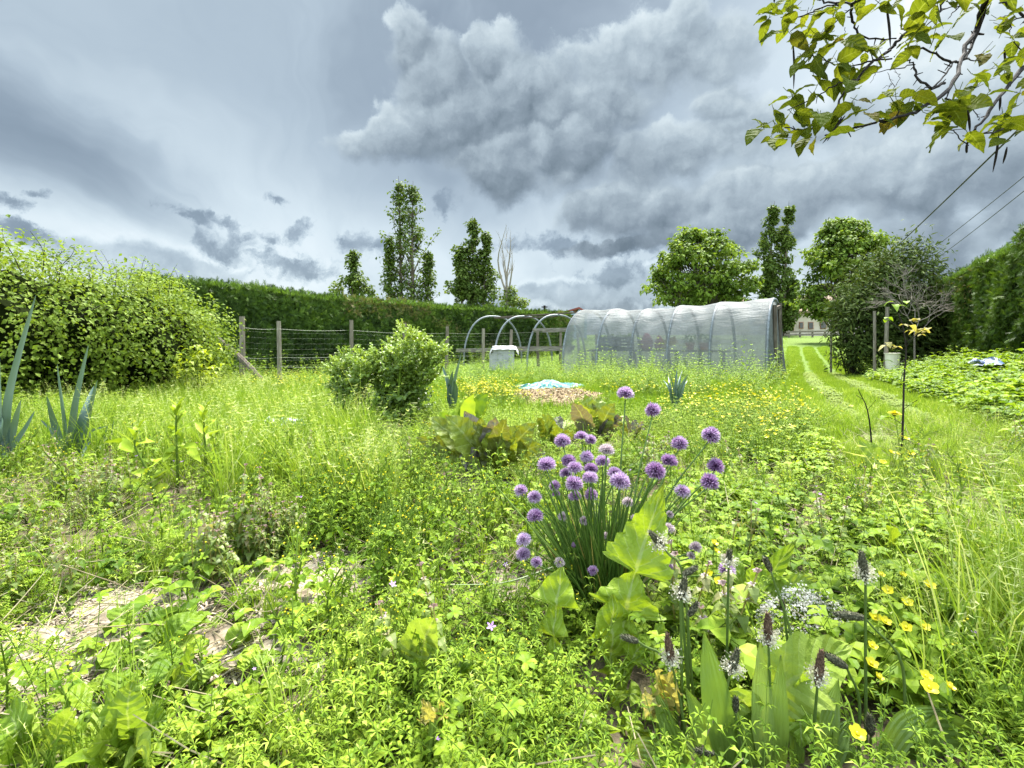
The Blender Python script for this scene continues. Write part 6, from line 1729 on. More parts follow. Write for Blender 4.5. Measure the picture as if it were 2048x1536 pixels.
    for pts, r_ in ((((1180, 1180), (1090, 1085), (968, 944)), .0034), (((1105, 1135), (1010, 1165), (900, 1170)), .0022), (((1100, 1160), (1020, 1120), (975, 1090)), .0018)):
        tube(g, curve([P(*pts[0], 1.1), P(*pts[1], 1.06), P(*pts[2], 1.05)], 10), np.linspace(r_, r_ * .35, 10), 5, .7)
    part(g, 'stray_leaves', [M_chive], root)


chives()


# ---------------------------------------------------------------- jagged sow thistle before the chives
def thistle():
    Y = .98; base = G0(1215, .86); root = thing('sow_thistle', 'tall lime green sow thistle with jagged leaves in front of the chives', 'thistle', base)
    g = Geo(); tube(g, curve([base, P(1222, 1420, .90), P(1238, 1300, .95), P(1262, 1165, .97)], 10), np.linspace(.006, .0025, 10), 6, .6); part(g, 'stem', M_stem, root, smooth=True)
    j = p_jag(3, .62)
    big = lambda s: max(.02, np.interp(s, [0, .06, .10, .13, .22, .28, .31, .34, .48, .555, .57, .60, .72, .86, 1], [.08, .12, .66, .74, .26, .13, .88, 1.05, .42, .13, .86, 1.02, .70, .36, 0]) * (.90 + .20 * ((s * 17) % 1.0)))
    px_leaf(root, 'leaf', (1238, 1300), (1266, 1160), (1328, 966), (.93, .95, .97), 138, big, M_jag, (-.25, -1, .35), .16, .016, .55, 110, 4, 13)
    px_leaf(root, 'leaf', (1125, 1385), (1108, 1270), (1124, 1134), (.90, .93, .97), 112, p_jag(4, .88), M_jag, (-.5, -1, .4), .2, .012, .55, 36, 3, 11)
    px_leaf(root, 'leaf', (1215, 1420), (1222, 1330), (1226, 1190), (.88, .92, .93), 124, p_jag(5, .88), M_jag, (.3, -1, .5), .2, .012, .5, 36, 3, 11)
    px_leaf(root, 'leaf', (1195, 1430), (1260, 1388), (1330, 1440), (.86, .84, .82), 70, p_jag(4, .85), M_jag, (0, -.7, 1), .2, .010, .7, 30, 3, 9)
    px_leaf(root, 'leaf', (1200, 1425), (1130, 1385), (1070, 1425), (.86, .86, .84), 84, p_jag(4, .85), M_jag, (0, -.6, 1), .2, .010, .62, 30, 3, 9)
    px_leaf(root, 'leaf', (1228, 1385), (1285, 1290), (1345, 1300), (.90, .9, .88), 90, p_jag(3, .7), M_jag, (.2, -.8, .8), .2, .010, .42, 30, 3, 9)
    px_leaf(root, 'leaf', (1208, 1450), (1186, 1440), (1165, 1560), (.84, .80, .77), 90, p_wavy(p_lance, 5, .2), M_jag, (0, -.6, .9), .2, .010, .5, 26, 3, 9)
    px_leaf(root, 'leaf', (1215, 1470), (1262, 1450), (1300, 1540), (.84, .80, .78), 70, p_jag(3, .5), M_jag, (0, -.6, .9), .2, .010, .35, 26, 3, 9)


thistle()


# ---------------------------------------------------------------- ribwort plantains
def spike(root, tip, hb, via, foot, Y, kind):
    a, b = P(*tip, Y), P(*hb, Y); v = P(*via, Y + .01); f = P(*foot, Y + .02)
    g = Geo(); tube(g, curve([f, f * .5 + v * .5 + (0, 0, .002), v, b * .75 + v * .25, b], 14), np.linspace(.0026, .0015, 14), 6, rng.uniform(.3, .6)); st = part(g, 'flower_stalk', M_stalk, root, smooth=True)
    d = a - b; L = np.linalg.norm(d); d = d / L; n = 12; s = np.linspace(0, 1, n); r = min(.0062, L * .20) * np.sin(PI * (.12 + .84 * s)) ** .6
    g = Geo(); c = b + d * (s * L)[:, None]; tube(g, c, r, 10, .4)
    x = unit(np.cross(d, (.2, .3, 1))); y = np.cross(d, x)
    m = 90                                              # scale-like buds all over
    for k in range(m):
        q = (k + .5) / m; th = k * 2.399; rr = np.interp(q, s, r); p = b + d * (q * L) + (x * math.cos(th) + y * math.sin(th)) * rr * .92; e = p + (x * math.cos(th) + y * math.sin(th)) * .0026 + d * .0042; w = np.cross(d, x * math.cos(th) + y * math.sin(th)) * .0013
        g.add([p - w, p + w, e], [(0, 1, 2)], rng.uniform(.2, .9))
    h = part(g, 'flower_spike', M_brown if 'b' in kind else M_spike, root)
    if 'w' in kind:
        g = Geo()
        for k in range(170):
            q = np.clip(rng.normal(.26, .14), .02, .6); th = rng.uniform(0, 2 * PI); o = x * math.cos(th) + y * math.sin(th); rr = np.interp(q, s, r); p = b + d * q * L + o * rr; e = p + (o + rng.normal(0, .3, 3)) * rng.uniform(.004, .0105)
            tube(g, [p, e], [.0002, .0002], 3, .3, 0, cap=False); w = rng.normal(0, 1, 3); w = unit(w) * .0016; z = unit(np.cross(w, o)) * .0014
            g.add([e - w, e + z, e + w, e - z], [(0, 1, 2), (0, 2, 3)], rng.uniform(.2, 1))
        part(g, 'anther_ring', M_cream, root)


def plantain(label, foot, leaves, spikes):
    base = P(foot, 1560, .745); base[2] = float(terrain(base[0], base[1])); root = thing('ribwort_plantain', label, 'plantain', base, 'ribwort plantains in the bottom right corner')
    for b, v, t, w in leaves:
        px_leaf(root, 'leaf', b, v, t, (.74, .745, .76), w, p_lance, M_ribv, (rng.normal(0, .3), -1, .35), .22, .002, rng.normal(.5, .12), 22, 3, 0)
    for sp in spikes: spike(root, *sp)


def ribbed():
    m = leafmat('ribwort_leaf', [(0, (.07, .13, .018)), (.5, (.15, .235, .035)), (1, (.27, .35, .09))], .36, .38, .45)
    nt = m.node_tree; N = NT(nt); lu = N.n('ShaderNodeAttribute', attribute_name='luv'); sx = N.n('ShaderNodeSeparateXYZ', {0: lu.outputs['Vector']})
    w = N.m('ABSOLUTE', N.m('SUBTRACT', N.m('FRACT', N.m('ADD', N.m('MULTIPLY', sx.outputs[0], 2.5), .5)), .5))
    bp = N.n('ShaderNodeBump', {'Strength': .8, 'Distance': .003, 'Height': N.m('MULTIPLY', w, 1.0)})
    for n_ in nt.nodes:
        if n_.type == 'BSDF_PRINCIPLED': N.put(n_.inputs['Normal'], bp.outputs[0])
    return m


M_ribv = ribbed()
plantain('ribwort plantain with the most flower spikes, right beside the yellowing leaves', 1410,
         [((1455, 1560), (1432, 1400), (1408, 1262), 58), ((1385, 1560), (1345, 1470), (1302, 1362), 40), ((1440, 1560), (1412, 1470), (1372, 1375), 52), ((1482, 1560), (1470, 1470), (1450, 1372), 62), ((1500, 1560), (1500, 1480), (1476, 1408), 62), ((1370, 1580), (1300, 1500), (1240, 1512), 46), ((1420, 1570), (1395, 1500), (1340, 1455), 34)],
         [((1299, 1063), (1327, 1094), (1366, 1150), (1400, 1560), .80, 'gw'), ((1394, 1134), (1366, 1150), (1364, 1215), (1390, 1560), .80, 'g'), ((1371, 1156), (1360, 1198), (1363, 1300), (1365, 1560), .76, 'gw'), ((1395, 1206), (1377, 1232), (1376, 1320), (1382, 1560), .78, 'g'),
          ((1244, 1273), (1276, 1283), (1332, 1322), (1374, 1560), .76, 'g'), ((1334, 1268), (1344, 1330), (1358, 1390), (1385, 1560), .74, 'bw'), ((1476, 1298), (1460, 1347), (1450, 1400), (1442, 1560), .74, 'gw'), ((1392, 1500), (1428, 1506), (1450, 1524), (1462, 1570), .70, 'g'),
          ((1459, 1100), (1457, 1128), (1455, 1250), (1448, 1560), .84, 'gw'), ((1472, 1396), (1471, 1424), (1478, 1470), (1490, 1560), .72, 'g')])
plantain('ribwort plantain with brown spikes in front of the big dock leaf', 1590,
         [((1530, 1560), (1522, 1420), (1520, 1282), 46), ((1560, 1560), (1555, 1440), (1562, 1310), 40), ((1642, 1560), (1652, 1460), (1678, 1355), 44), ((1645, 1560), (1668, 1490), (1702, 1438), 46), ((1600, 1570), (1590, 1490), (1600, 1420), 36)],
         [((1535, 1226), (1537, 1290), (1541, 1400), (1546, 1560), .74, 'bw'), ((1530, 1116), (1542, 1143), (1582, 1270), (1604, 1560), .78, 'g'), ((1643, 1300), (1635, 1371), (1630, 1430), (1624, 1560), .72, 'bw'), ((1562, 1200), (1568, 1222), (1580, 1330), (1590, 1560), .80, 'g')])
plantain('ribwort plantain with the tallest spike and broad arching leaves, nearest the corner', 1760,
         [((1748, 1560), (1812, 1450), (1898, 1418), 48), ((1830, 1565), (1880, 1462), (2038, 1514), 66), ((1800, 1570), (1850, 1520), (1960, 1535), 60), ((1735, 1570), (1700, 1510), (1690, 1470), 40), ((1770, 1570), (1780, 1500), (1830, 1480), 44)],
         [((1650, 1308), (1693, 1334), (1718, 1395), (1718, 1560), .72, 'g'), ((1722, 1103), (1731, 1160), (1731, 1310), (1733, 1560), .74, 'gw'), ((1668, 1226), (1730, 1236), (1802, 1320), (1820, 1560), .76, 'g'), ((1740, 1430), (1742, 1470), (1741, 1500), (1742, 1560), .73, 'g')])


# ---------------------------------------------------------------- docks, dandelions and other broad leaves
def broad(name, label, cat, base_px, Y, leaves, mat, prof=p_ovate, ripple=.005, group=None, fold=.2, rib=8, nrm=None, n=22, t=.55, w=1.0):
    b = G0(base_px, Y); root = thing(name, label, cat, b, group)
    for lf in leaves:
        base, via, tip, wd = lf[:4]; tt = lf[4] if len(lf) > 4 else rng.normal(t, .14)
        nr = nrm or (rng.normal(0, .45), -1, .55 + rng.normal(0, .25))
        px_leaf(root, 'leaf', base, via, tip, (Y, Y + rng.normal(0, .02), Y + rng.normal(0, .05)), wd * w, prof, mat, nr, fold, ripple * Y, tt, n, 3, rib)
        g = Geo(); c = P(*base, Y); f = b + rng.normal(0, .008, 3) * (1, 1, 0)
        if np.linalg.norm(c - f) > .01: tube(g, curve([f, (f + c) / 2 + (0, 0, .003), c], 5), np.array([.0045, .004, .0036, .0034, .003]) * Y ** .5, 5, .6); part(g, 'leaf_stalk', M_stem, root)
    return root


wv = lambda b: p_wavy(b, 3, .08)
p_ovate_sharp = p_ovate
broad('dock_plant', 'broad blunt dock leaves with nibbled edge between groundsel stalks', 'dock', 905, .88, [((836, 1345), (845, 1292), (868, 1236), 92), ((924, 1370), (918, 1326), (914, 1283), 48), ((968, 1432), (954, 1390), (938, 1350), 42), ((905, 1390), (880, 1370), (850, 1385), 40)], M_dock, wv(p_round))
broad('dock_plant', 'large pale dock leaf spread behind the brown plantain spikes', 'dock', 1500, .78, [((1520, 1400), (1610, 1345), (1702, 1290), 135, .8), ((1560, 1440), (1590, 1400), (1612, 1330), 60), ((1575, 1470), (1598, 1440), (1604, 1500), 70), ((1500, 1420), (1478, 1400), (1440, 1440), 60)], M_dock, p_wavy(p_ovate, 4, .14), .008)
broad('dock_plant', 'narrow upright dock leaf by the dandelion at the path edge', 'dock', 1785, 2.55, [((1778, 958), (1752, 920), (1716, 872), 46), ((1790, 985), (1770, 965), (1745, 975), 34), ((1792, 960), (1800, 930), (1808, 890), 20), ((1775, 990), (1740, 975), (1715, 1000), 26), ((1800, 985), (1830, 960), (1850, 985), 26)], M_dock, wv(p_lance))
broad('lettuce_plant', 'pale lime wild lettuce low in the weeds right of the chives', 'lettuce', 1800, 1.42, [((1795, 1130), (1785, 1090), (1778, 1052), 44), ((1800, 1130), (1812, 1090), (1828, 1062), 46), ((1790, 1135), (1765, 1120), (1742, 1128), 36), ((1805, 1135), (1830, 1115), (1856, 1125), 34), ((1798, 1135), (1800, 1110), (1802, 1078), 40)], M_lime, p_jag(3, .5), .006, n=26)
broad('dock_plant', 'light green dock leaves behind the buttercups and small plantain spike', 'dock', 1525, 1.1, [((1515, 1200), (1540, 1150), (1595, 1078), 40), ((1500, 1200), (1480, 1150), (1468, 1090), 24), ((1540, 1210), (1580, 1170), (1640, 1158), 36), ((1510, 1200), (1500, 1160), (1505, 1120), 26)], M_dock, wv(p_lance))
broad('cabbage_seedling', 'pair of thick pale seedling leaves at the bottom left', 'seedling', 90, .75, [((60, 1500), (30, 1450), (20, 1400), 70), ((80, 1500), (75, 1440), (60, 1390), 60), ((95, 1500), (130, 1450), (150, 1420), 56), ((70, 1500), (40, 1490), (0, 1510), 60)], M_dock, p_wavy(p_round, 5, .07), .008)
broad('cabbage_seedling', 'broad crinkled seedling between the mulch and bottom edge', 'seedling', 270, .75, [((250, 1480), (225, 1430), (215, 1370), 70), ((262, 1480), (255, 1420), (265, 1360), 66), ((275, 1485), (300, 1450), (335, 1440), 64), ((255, 1490), (225, 1480), (180, 1490), 66), ((265, 1490), (280, 1500), (310, 1540), 70)], M_dock, p_wavy(p_round, 5, .07), .008)
broad('cabbage_seedling', 'upright two leaved seedling beside the dry stalk in the mulch', 'seedling', 395, .90, [((385, 1360), (380, 1320), (392, 1285), 34), ((395, 1365), (410, 1340), (440, 1322), 50), ((380, 1365), (350, 1350), (325, 1362), 40)], M_dock, p_wavy(p_round, 5, .07), .006)
# yellowing leaf cluster
broad('dead_nettle', 'dead nettle with crumpled bright yellow leaves left of the plantain', 'nettle', 1330, .77, [((1320, 1425), (1310, 1385), (1318, 1335), 50), ((1328, 1425), (1335, 1380), (1348, 1340), 44), ((1318, 1425), (1302, 1410), (1288, 1380), 40), ((1335, 1425), (1350, 1400), (1352, 1370), 36), ((1322, 1430), (1320, 1410), (1308, 1430), 36)], M_yleaf, p_wavy(p_ovate, 6, .15), .012, rib=6)
broad('dead_nettle', 'small pale yellow nettle tuft between the thistle and dock leaves', 'nettle', 870, .71, [((862, 1440), (856, 1420), (845, 1400), 26), ((870, 1440), (875, 1418), (884, 1402), 26), ((866, 1442), (850, 1436), (838, 1440), 22), ((872, 1442), (886, 1434), (894, 1430), 22)], M_yleaf, p_wavy(p_ovate, 6, .15), .01, rib=6)


# ---------------------------------------------------------------- bronze chard and lime lettuces in the beds
def chard(label, base, Y, tips, w0, mat=M_chard, name='chard_plant', cat='chard', prof=None, tint=None, group='leafy rows behind the chives'):
    b = G0(base, Y); by = HY + F * (H - b[2]) / Y; root = thing(name, label, cat, b, group)
    w = w0 * .92
    tips = [q for tx, ty, k, t in tips for q in ((tx, ty, k, t), (tx + rng.normal(0, w * .35), ty + abs(rng.normal(w * .25, w * .3)), k * .8, None))]
    for i, (tx, ty, k, t) in enumerate(tips):
        tx = base + (tx - base) * 1.12; ty = ty - w0 * .26
        vx, vy = base + (tx - base) * .62, by + (ty - by) * .62 - 8; dy = rng.normal(0, .10)
        px_leaf(root, 'leaf', (base + (tx - base) * .15, by + (ty - by) * .2), (vx, vy), (tx, ty), (Y, Y + dy, Y + dy * 1.6), w * k, prof or p_wavy(p_ovate, 5, .08), mat, (rng.normal(0, .5), -1, .3 + rng.normal(0, .35)), .25, .016 * w / 55, t if t is not None else rng.uniform(.1, .95), 18, 3, 8)
    return root


chard('big bronze chard clump closest to the chives, with purple backed leaves', 985, 2.42, [(868, 862, 1, .7), (902, 846, 1.2, .62), (935, 838, .9, .2), (962, 852, 1, .55), (990, 850, 1, .15), (1002, 872, 1.1, .8), (1032, 868, .9, .6), (1062, 862, 1, .5), (1072, 905, 1.2, .62), (925, 930, 1, .12), (986, 880, 1.2, .9), (1020, 905, 1.1, .72), (880, 905, 1, .8), (945, 955, .9, .05), (1042, 950, .8, .08), (905, 880, 1.2, .7)], 62)
chard('smaller bronze chard clump farther right, behind the purple flowers', 1188, 3.25, [(1150, 816, 1, .2), (1172, 800, 1.1, .7), (1200, 806, 1.1, .65), (1215, 838, 1, .3), (1140, 842, .9, .6), (1240, 846, .8, .1), (1185, 830, 1.2, .5), (1225, 818, .9, .55)], 46)
chard('thin row of bronze chard between the two fuller clumps', 1105, 2.95, [(1078, 846, .9, .6), (1098, 838, 1, .7), (1118, 842, 1, .15), (1136, 850, .9, .6), (1085, 868, 1, .4), (1125, 872, 1, .65)], 42)
chard('bright lime lettuce clump directly behind the big bronze chard', 925, 3.0, [(868, 852, .8, None), (884, 834, .9, None), (904, 826, 1, None), (926, 806, 1, None), (945, 798, 1.1, None), (962, 794, 1, None), (970, 812, .8, None), (896, 850, 1, None), (950, 840, 1, None), (915, 852, 1, None)], 36, M_lime, 'lettuce_plant', 'lettuce', p_lance)
chard('grey leaved small lettuce at the end of the bronze row', 1262, 3.3, [(1230, 846, .7, .05), (1250, 838, .8, .1), (1272, 846, .7, .15), (1285, 856, .6, .1)], 26)


# ---------------------------------------------------------------- lovage
def lovage(label, base, Y, stems, seed):
    global rng
    rng = np.random.default_rng(seed); b = G0(base, Y); root = thing('lovage_plant', label, 'lovage', b, 'lovage before the wire fence'); t, g = Geo(), Geo()
    def spraylet(p, d, L, tint):
        for k in range(3):
            for s_ in ((0,) if k == 2 else (-1, 1)):
                q = p + d * L * k * .38; dd = unit(d + np.cross(d, (0, 0, 1)) * s_ * .9 + (0, 0, rng.normal(.1, .2))); l = L * .62 * rng.uniform(.8, 1.15)
                sm_leaf(g, q, dd, l, l * .72, np.clip(tint + rng.normal(0, .1), 0, 1), 0, 7, p_jag(3, .45), .3, (0, -.5, 1), .25, 1, .01)
    for (tx, ty) in stems:
        top = P(tx, ty, Y + rng.normal(0, .12)); m_ = b * .45 + top * .55 + np.array(((b[0] - top[0]) * .15, 0, .04)); c = curve([b + rng.normal(0, .04, 3) * (1, 1, 0), m_, top], 12); tube(t, c, np.linspace(.013, .005, 12), 6, .45)
        for k in range(2, 12):
            q = k / 11
            for _ in range(int(rng.integers(1, 3)) if q < .8 else 4):
                a = rng.uniform(0, 2 * PI); d = unit((math.cos(a), math.sin(a), .5 + .5 * q)); l = (.15 - .06 * q) * rng.uniform(.6, 1.2); p = c[k]; e = p + d * l; tube(t, [p, (p + e) / 2 + (0, 0, .01), e], .0025, 4, .5, cap=False)
                for f_ in (.65, 1): spraylet(p + (e - p) * f_, unit(d + rng.normal(0, .4, 3) + (0, 0, .1)), (.105 - .035 * q) * rng.uniform(.8, 1.2), .32 + .5 * q ** 2 + .1 * (ty < 700))
    part(t, 'stems', M_stem, root, smooth=True); part(g, 'leaves', M_lovage, root)


lovage('tall dense lovage clump, highest plant in the middle of the plot', 800, 4.05, [(812, 672, ), (836, 684), (782, 704), (760, 722), (866, 706), (882, 722), (800, 720), (840, 730), (742, 760), (862, 765), (790, 755), (820, 760)], 201)
lovage('lower paler lovage clump leaning left of the tallest one', 716, 4.2, [(700, 718), (722, 726), (684, 738), (672, 752), (742, 742), (668, 788), (712, 770)], 202)


# ---------------------------------------------------------------- leeks and onions
def leek(label, base, Y, blades, group='leeks standing in the grass'):
    b = G0(base, Y); root = thing('leek_plant', label, 'leek', b, group); by = HY + F * (H - b[2]) / Y
    for bl in blades:
        pts, w = bl; Ys = [Y, Y + rng.normal(0, .05), Y + rng.normal(0, .1), Y]; g = Geo(); q = [P(*p, Ys[min(i, 3)]) for i, p in enumerate(pts)]
        leaf(g, q, w / F * Y, lambda s: max(.04, (1 - s) ** .55 * (.75 + .35 * min(1, s * 4))), (rng.normal(0, .5), -1, .2), .55, rng.uniform(.35, .65), 0, .0, 16, 2, 0); part(g, 'leaf', M_leek, root, smooth=True)
    g = Geo(); tube(g, [b - (0, 0, .02), b + (0, 0, .10), b + (0, 0, .17)], [.016, .015, .012], 10, .8); part(g, 'stalk', M_leek, root, smooth=True)


leek('leek with the widest grey green blades, right of the far left leek', 142, 2.75, [(((140, 915), (134, 850), (115, 728)), 22), (((145, 915), (150, 820), (177, 690)), 16), (((132, 920), (112, 850), (94, 792)), 18), (((150, 915), (168, 840), (188, 772)), 22), (((148, 920), (170, 860), (195, 760)), 14), (((138, 920), (104, 860), (82, 840)), 12), (((160, 925), (180, 880), (184, 862), (214, 852)), 10), (((200, 912), (208, 880), (216, 850)), 8), (((206, 915), (222, 880), (228, 840)), 9)])
leek('tall thin leek at the far left edge leaning over the grass', 8, 2.5, [(((10, 900), (22, 780), (72, 590)), 18), (((4, 900), (0, 780), (-6, 600)), 16), (((0, 900), (-20, 840), (-10, 790)), 24), (((14, 905), (30, 850), (42, 800)), 16), (((-4, 910), (6, 850), (12, 815)), 22), (((20, 905), (50, 860), (70, 822)), 12)])
leek('short leek with split blades between the lovage and the tarpaulin', 902, 4.6, [(((902, 815), (896, 770), (884, 732)), 14), (((904, 815), (906, 770), (922, 708)), 12), (((903, 815), (900, 780), (905, 742)), 16), (((906, 815), (912, 780), (908, 760)), 14)])
leek('spiky onion tuft alone in the grass before the tunnel', 1352, 5.0, [(((1352 + i * 1.2, 818), (1352 + i * 3.0, 775), (1352 + i * 5.2 + j, 735 + abs(i) * 5)), 5) for i, j in ((-5, 0), (-3.5, 3), (-2, -4), (-1, 6), (0, 2), (1, 8), (2, 0), (3, 7), (4, 2), (5, -3), (-4, 8), (2.5, 12), (0.5, -8))])


# ---------------------------------------------------------------- leafy upright weeds at the left
def upright(label, stem, Y, leaves, top):
    pts = [P(*p, Y) for p in stem]; b = pts[0].copy(); b[2] = float(terrain(b[0], b[1])); root = thing('willowherb_plant', label, 'willowherb', b, 'leafy weeds beside the leeks')
    g = Geo(); c = curve([b] + pts[1:], 12); tube(g, c, np.linspace(.006, .003, 12), 6, .3); part(g, 'stem', M_stem, root, smooth=True)
    for base, tip, w in leaves:
        m_ = ((base[0] + tip[0]) / 2, (base[1] + tip[1]) / 2 - abs(tip[0] - base[0]) * .12 - 2); px_leaf(root, 'leaf', base, m_, tip, (Y, Y + rng.normal(0, .04), Y + rng.normal(0, .07)), w, p_lance, M_lime, (rng.normal(0, .25), -.6, 1), .3, .003, rng.normal(.55, .15), 14, 2, 9)
    for k in range(top):
        q = c[-1 - (k % 4)]; a = k * 2.4; g = Geo(); sm_leaf(g, q, (math.cos(a), math.sin(a), 1.3), .06 * rng.uniform(.7, 1.3), .018, .6, 0, 7, p_lance, .1); part(g, 'leaf', M_lime, root, smooth=True)


upright('leaning willowherb with long drooping leaves nearest the leeks', [(312, 1005), (296, 945), (270, 892), (274, 860)], 2.05, [((268, 905), (208, 884), 24), ((272, 892), (310, 884), 18), ((295, 945), (322, 916), 26), ((300, 960), (262, 945), 20), ((310, 985), (188, 984), 26), ((306, 975), (335, 940), 26), ((270, 880), (282, 850), 14), ((305, 990), (340, 975), 22)], 4)
upright('middle willowherb with the bushiest lime top', [(356, 960), (354, 900), (352, 850), (354, 815)], 2.2, [((354, 895), (326, 925), 18), ((354, 890), (402, 925), 22), ((353, 870), (380, 850), 20), ((352, 850), (376, 822), 14), ((353, 875), (338, 850), 16), ((354, 905), (396, 895), 20), ((353, 860), (362, 890), 18), ((355, 920), (330, 905), 16)], 14)
upright('right hand slimmer willowherb before the grass tuft', [(410, 965), (411, 905), (408, 860), (408, 822)], 2.25, [((410, 890), (440, 860), 20), ((409, 870), (390, 845), 14), ((409, 865), (432, 838), 16), ((410, 900), (388, 920), 16), ((410, 910), (436, 925), 18)], 10)


def lime_shrub():
    Y = 6.1; b = G0(400, Y); root = thing('golden_shrub', 'small golden green shrub in front of the hazel bush', 'shrub', b); t, g = Geo(), Geo(); r_ = np.random.default_rng(9)
    for tx, ty in ((372, 716), (395, 704), (416, 712), (380, 740), (408, 738), (428, 752), (362, 742), (400, 770), (424, 785), (432, 800), (385, 765), (412, 756)):
        e = P(tx, ty, Y + r_.normal(0, .1)); c = limb(t, b, e, .008, .003, .08, 7, 4)
        for k in range(18):
            p = e + r_.normal(0, .055, 3); a = r_.uniform(0, 2 * PI); sm_leaf(g, p, (math.cos(a), math.sin(a), .2), .085 * r_.uniform(.6, 1.2), .045, .6 + r_.normal(0, .2), 0, 5, p_ovate, .55)
    part(t, 'branches', M_stem, root); part(g, 'foliage', leafmat('golden_leaves', [(0, (.15, .20, .012)), (1, (.30, .36, .03))], .45, .5, .25), root)


lime_shrub()


# ---------------------------------------------------------------- sapling by the path, dandelion, clock, buttercups
def sapling():
    Y = 2.85; b = G0(1802, Y); root = thing('young_sapling', 'thin young sapling with a few yellow leaves at the path edge', 'sapling', b)
    t = Geo(); c = curve([b, P(1806, 840, Y), P(1808, 760, Y), P(1812, 700, Y), P(1806, 655, Y), P(1797, 628, Y)], 20); tube(t, c, np.linspace(.0062, .0024, 20), 6, .95); part(t, 'stem', M_twig, root, smooth=True)
    g = Geo(); y = Geo(); tw = Geo()
    for (bx, by, ex, ey, kind) in ((1808, 700, 1835, 668, 1), (1808, 690, 1842, 660, 1), (1806, 665, 1775, 640, 0), (1800, 640, 1790, 612, 0), (1806, 700, 1783, 694, 2), (1808, 720, 1790, 735, 0), (1806, 745, 1800, 770, 0), (1806, 820, 1835, 800, 0), (1806, 850, 1780, 835, 0), (1804, 880, 1830, 880, 0), (1803, 870, 1840, 900, 0), (1798, 630, 1812, 612, 0), (1812, 690, 1818, 650, 2)):
        p, e = P(bx, by, Y), P(ex, ey, Y + rng.normal(0, .08)); tw = Geo(); tube(tw, [p, (p + e) / 2 + (0, 0, .005), e], .0018, 4, .4); part(tw, 'twig', M_twig, root)
        for k in range(4 if kind else 2):
            a = rng.uniform(0, 2 * PI); sm_leaf(y if kind else g, e + rng.normal(0, .012, 3), (math.cos(a), math.sin(a), rng.uniform(-.4, .5)), rng.uniform(.04, .075), .034, .55, 0, 7, p_ovate, .3, cross=2)
    part(g, 'leaves', M_weed, root); part(y, 'yellow_leaves', M_yleaf, root)
    t = Geo(); b2 = G0(1748, 2.6); r2 = thing('dry_weed', 'bare dark weed stem curving left of the sapling', 'stem', b2); tube(t, curve([b2, P(1737, 830, 2.6), P(1716, 778, 2.6)], 10), np.linspace(.005, .0015, 10), 5, .4)
    for q in ((1735, 820, 1752, 800), (1728, 800, 1712, 790)): tube(t, [P(q[0], q[1], 2.6), P(q[2], q[3], 2.6)], .0012, 4, .4)
    part(t, 'stalk', M_twig, r2)


sapling()


def composite(g, c, up, r, n=70, t=.6):
    up = unit(up); a = unit(np.cross(up, (.3, .9, .2))); b = np.cross(up, a)
    for k in range(n):
        q = (k / n) ** .5; th = k * 2.399; d = a * math.cos(th) + b * math.sin(th); p = c + d * r * .15 * q; e = c + d * r * q + up * r * (.55 * (1 - q)); w = np.cross(up, d) * r * .07
        g.add([p - w * .5, p + w * .5, e + w, e - w], [(0, 1, 2), (0, 2, 3)], np.clip(t + rng.normal(0, .2), 0, 1))


def dandelion(label, foot, head, Y, clock=False):
    b = G0(foot, Y); root = thing('dandelion', label, 'dandelion', b); c = P(*head, Y); g = Geo(); tube(g, curve([b, b * .5 + c * .5 + (.01, 0, 0), c], 10), np.linspace(.0028, .0022, 10), 7, .7); part(g, 'stem', M_stem, root, smooth=True); g = Geo()
    if not clock:
        composite(g, c, (0, -.15, 1), .032 if Y > 2 else .02, 110); part(g, 'flower_head', M_yellow, root); g = Geo(); tube(g, [c - (0, 0, .014), c - (0, 0, .004), c + (0, 0, .002)], [.006, .011, .014], 9, .2); part(g, 'sepals', M_stem, root)
    else:
        for k in range(170):
            d = unit(rng.normal(0, 1, 3)); e = c + d * .018; tube(g, [c, e], .00022, 3, .4, cap=False)
            for _ in range(9): f = e + unit(d * .5 + rng.normal(0, .7, 3)) * .0065; w = rng.normal(0, .0003, 3); g.add([e - w, e + w, f], [(0, 1, 2)], .8)
        part(g, 'seed_head', M_white, root)
    if clock or Y < 2: return
    for k in range(5): a = rng.uniform(0, 2 * PI); g = Geo(); sm_leaf(g, b, (math.cos(a), math.sin(a), .6), .16, .04, .5, 0, 18, p_jag(4, .6), .3, cross=2, ripple=.004); part(g, 'leaf', M_jag, root, smooth=True)


dandelion('single yellow dandelion flower beside the sapling stem', 1800, (1789, 827), 2.55)
dandelion('white dandelion clock at the bottom edge', 455, (452, 1518), .82, True)


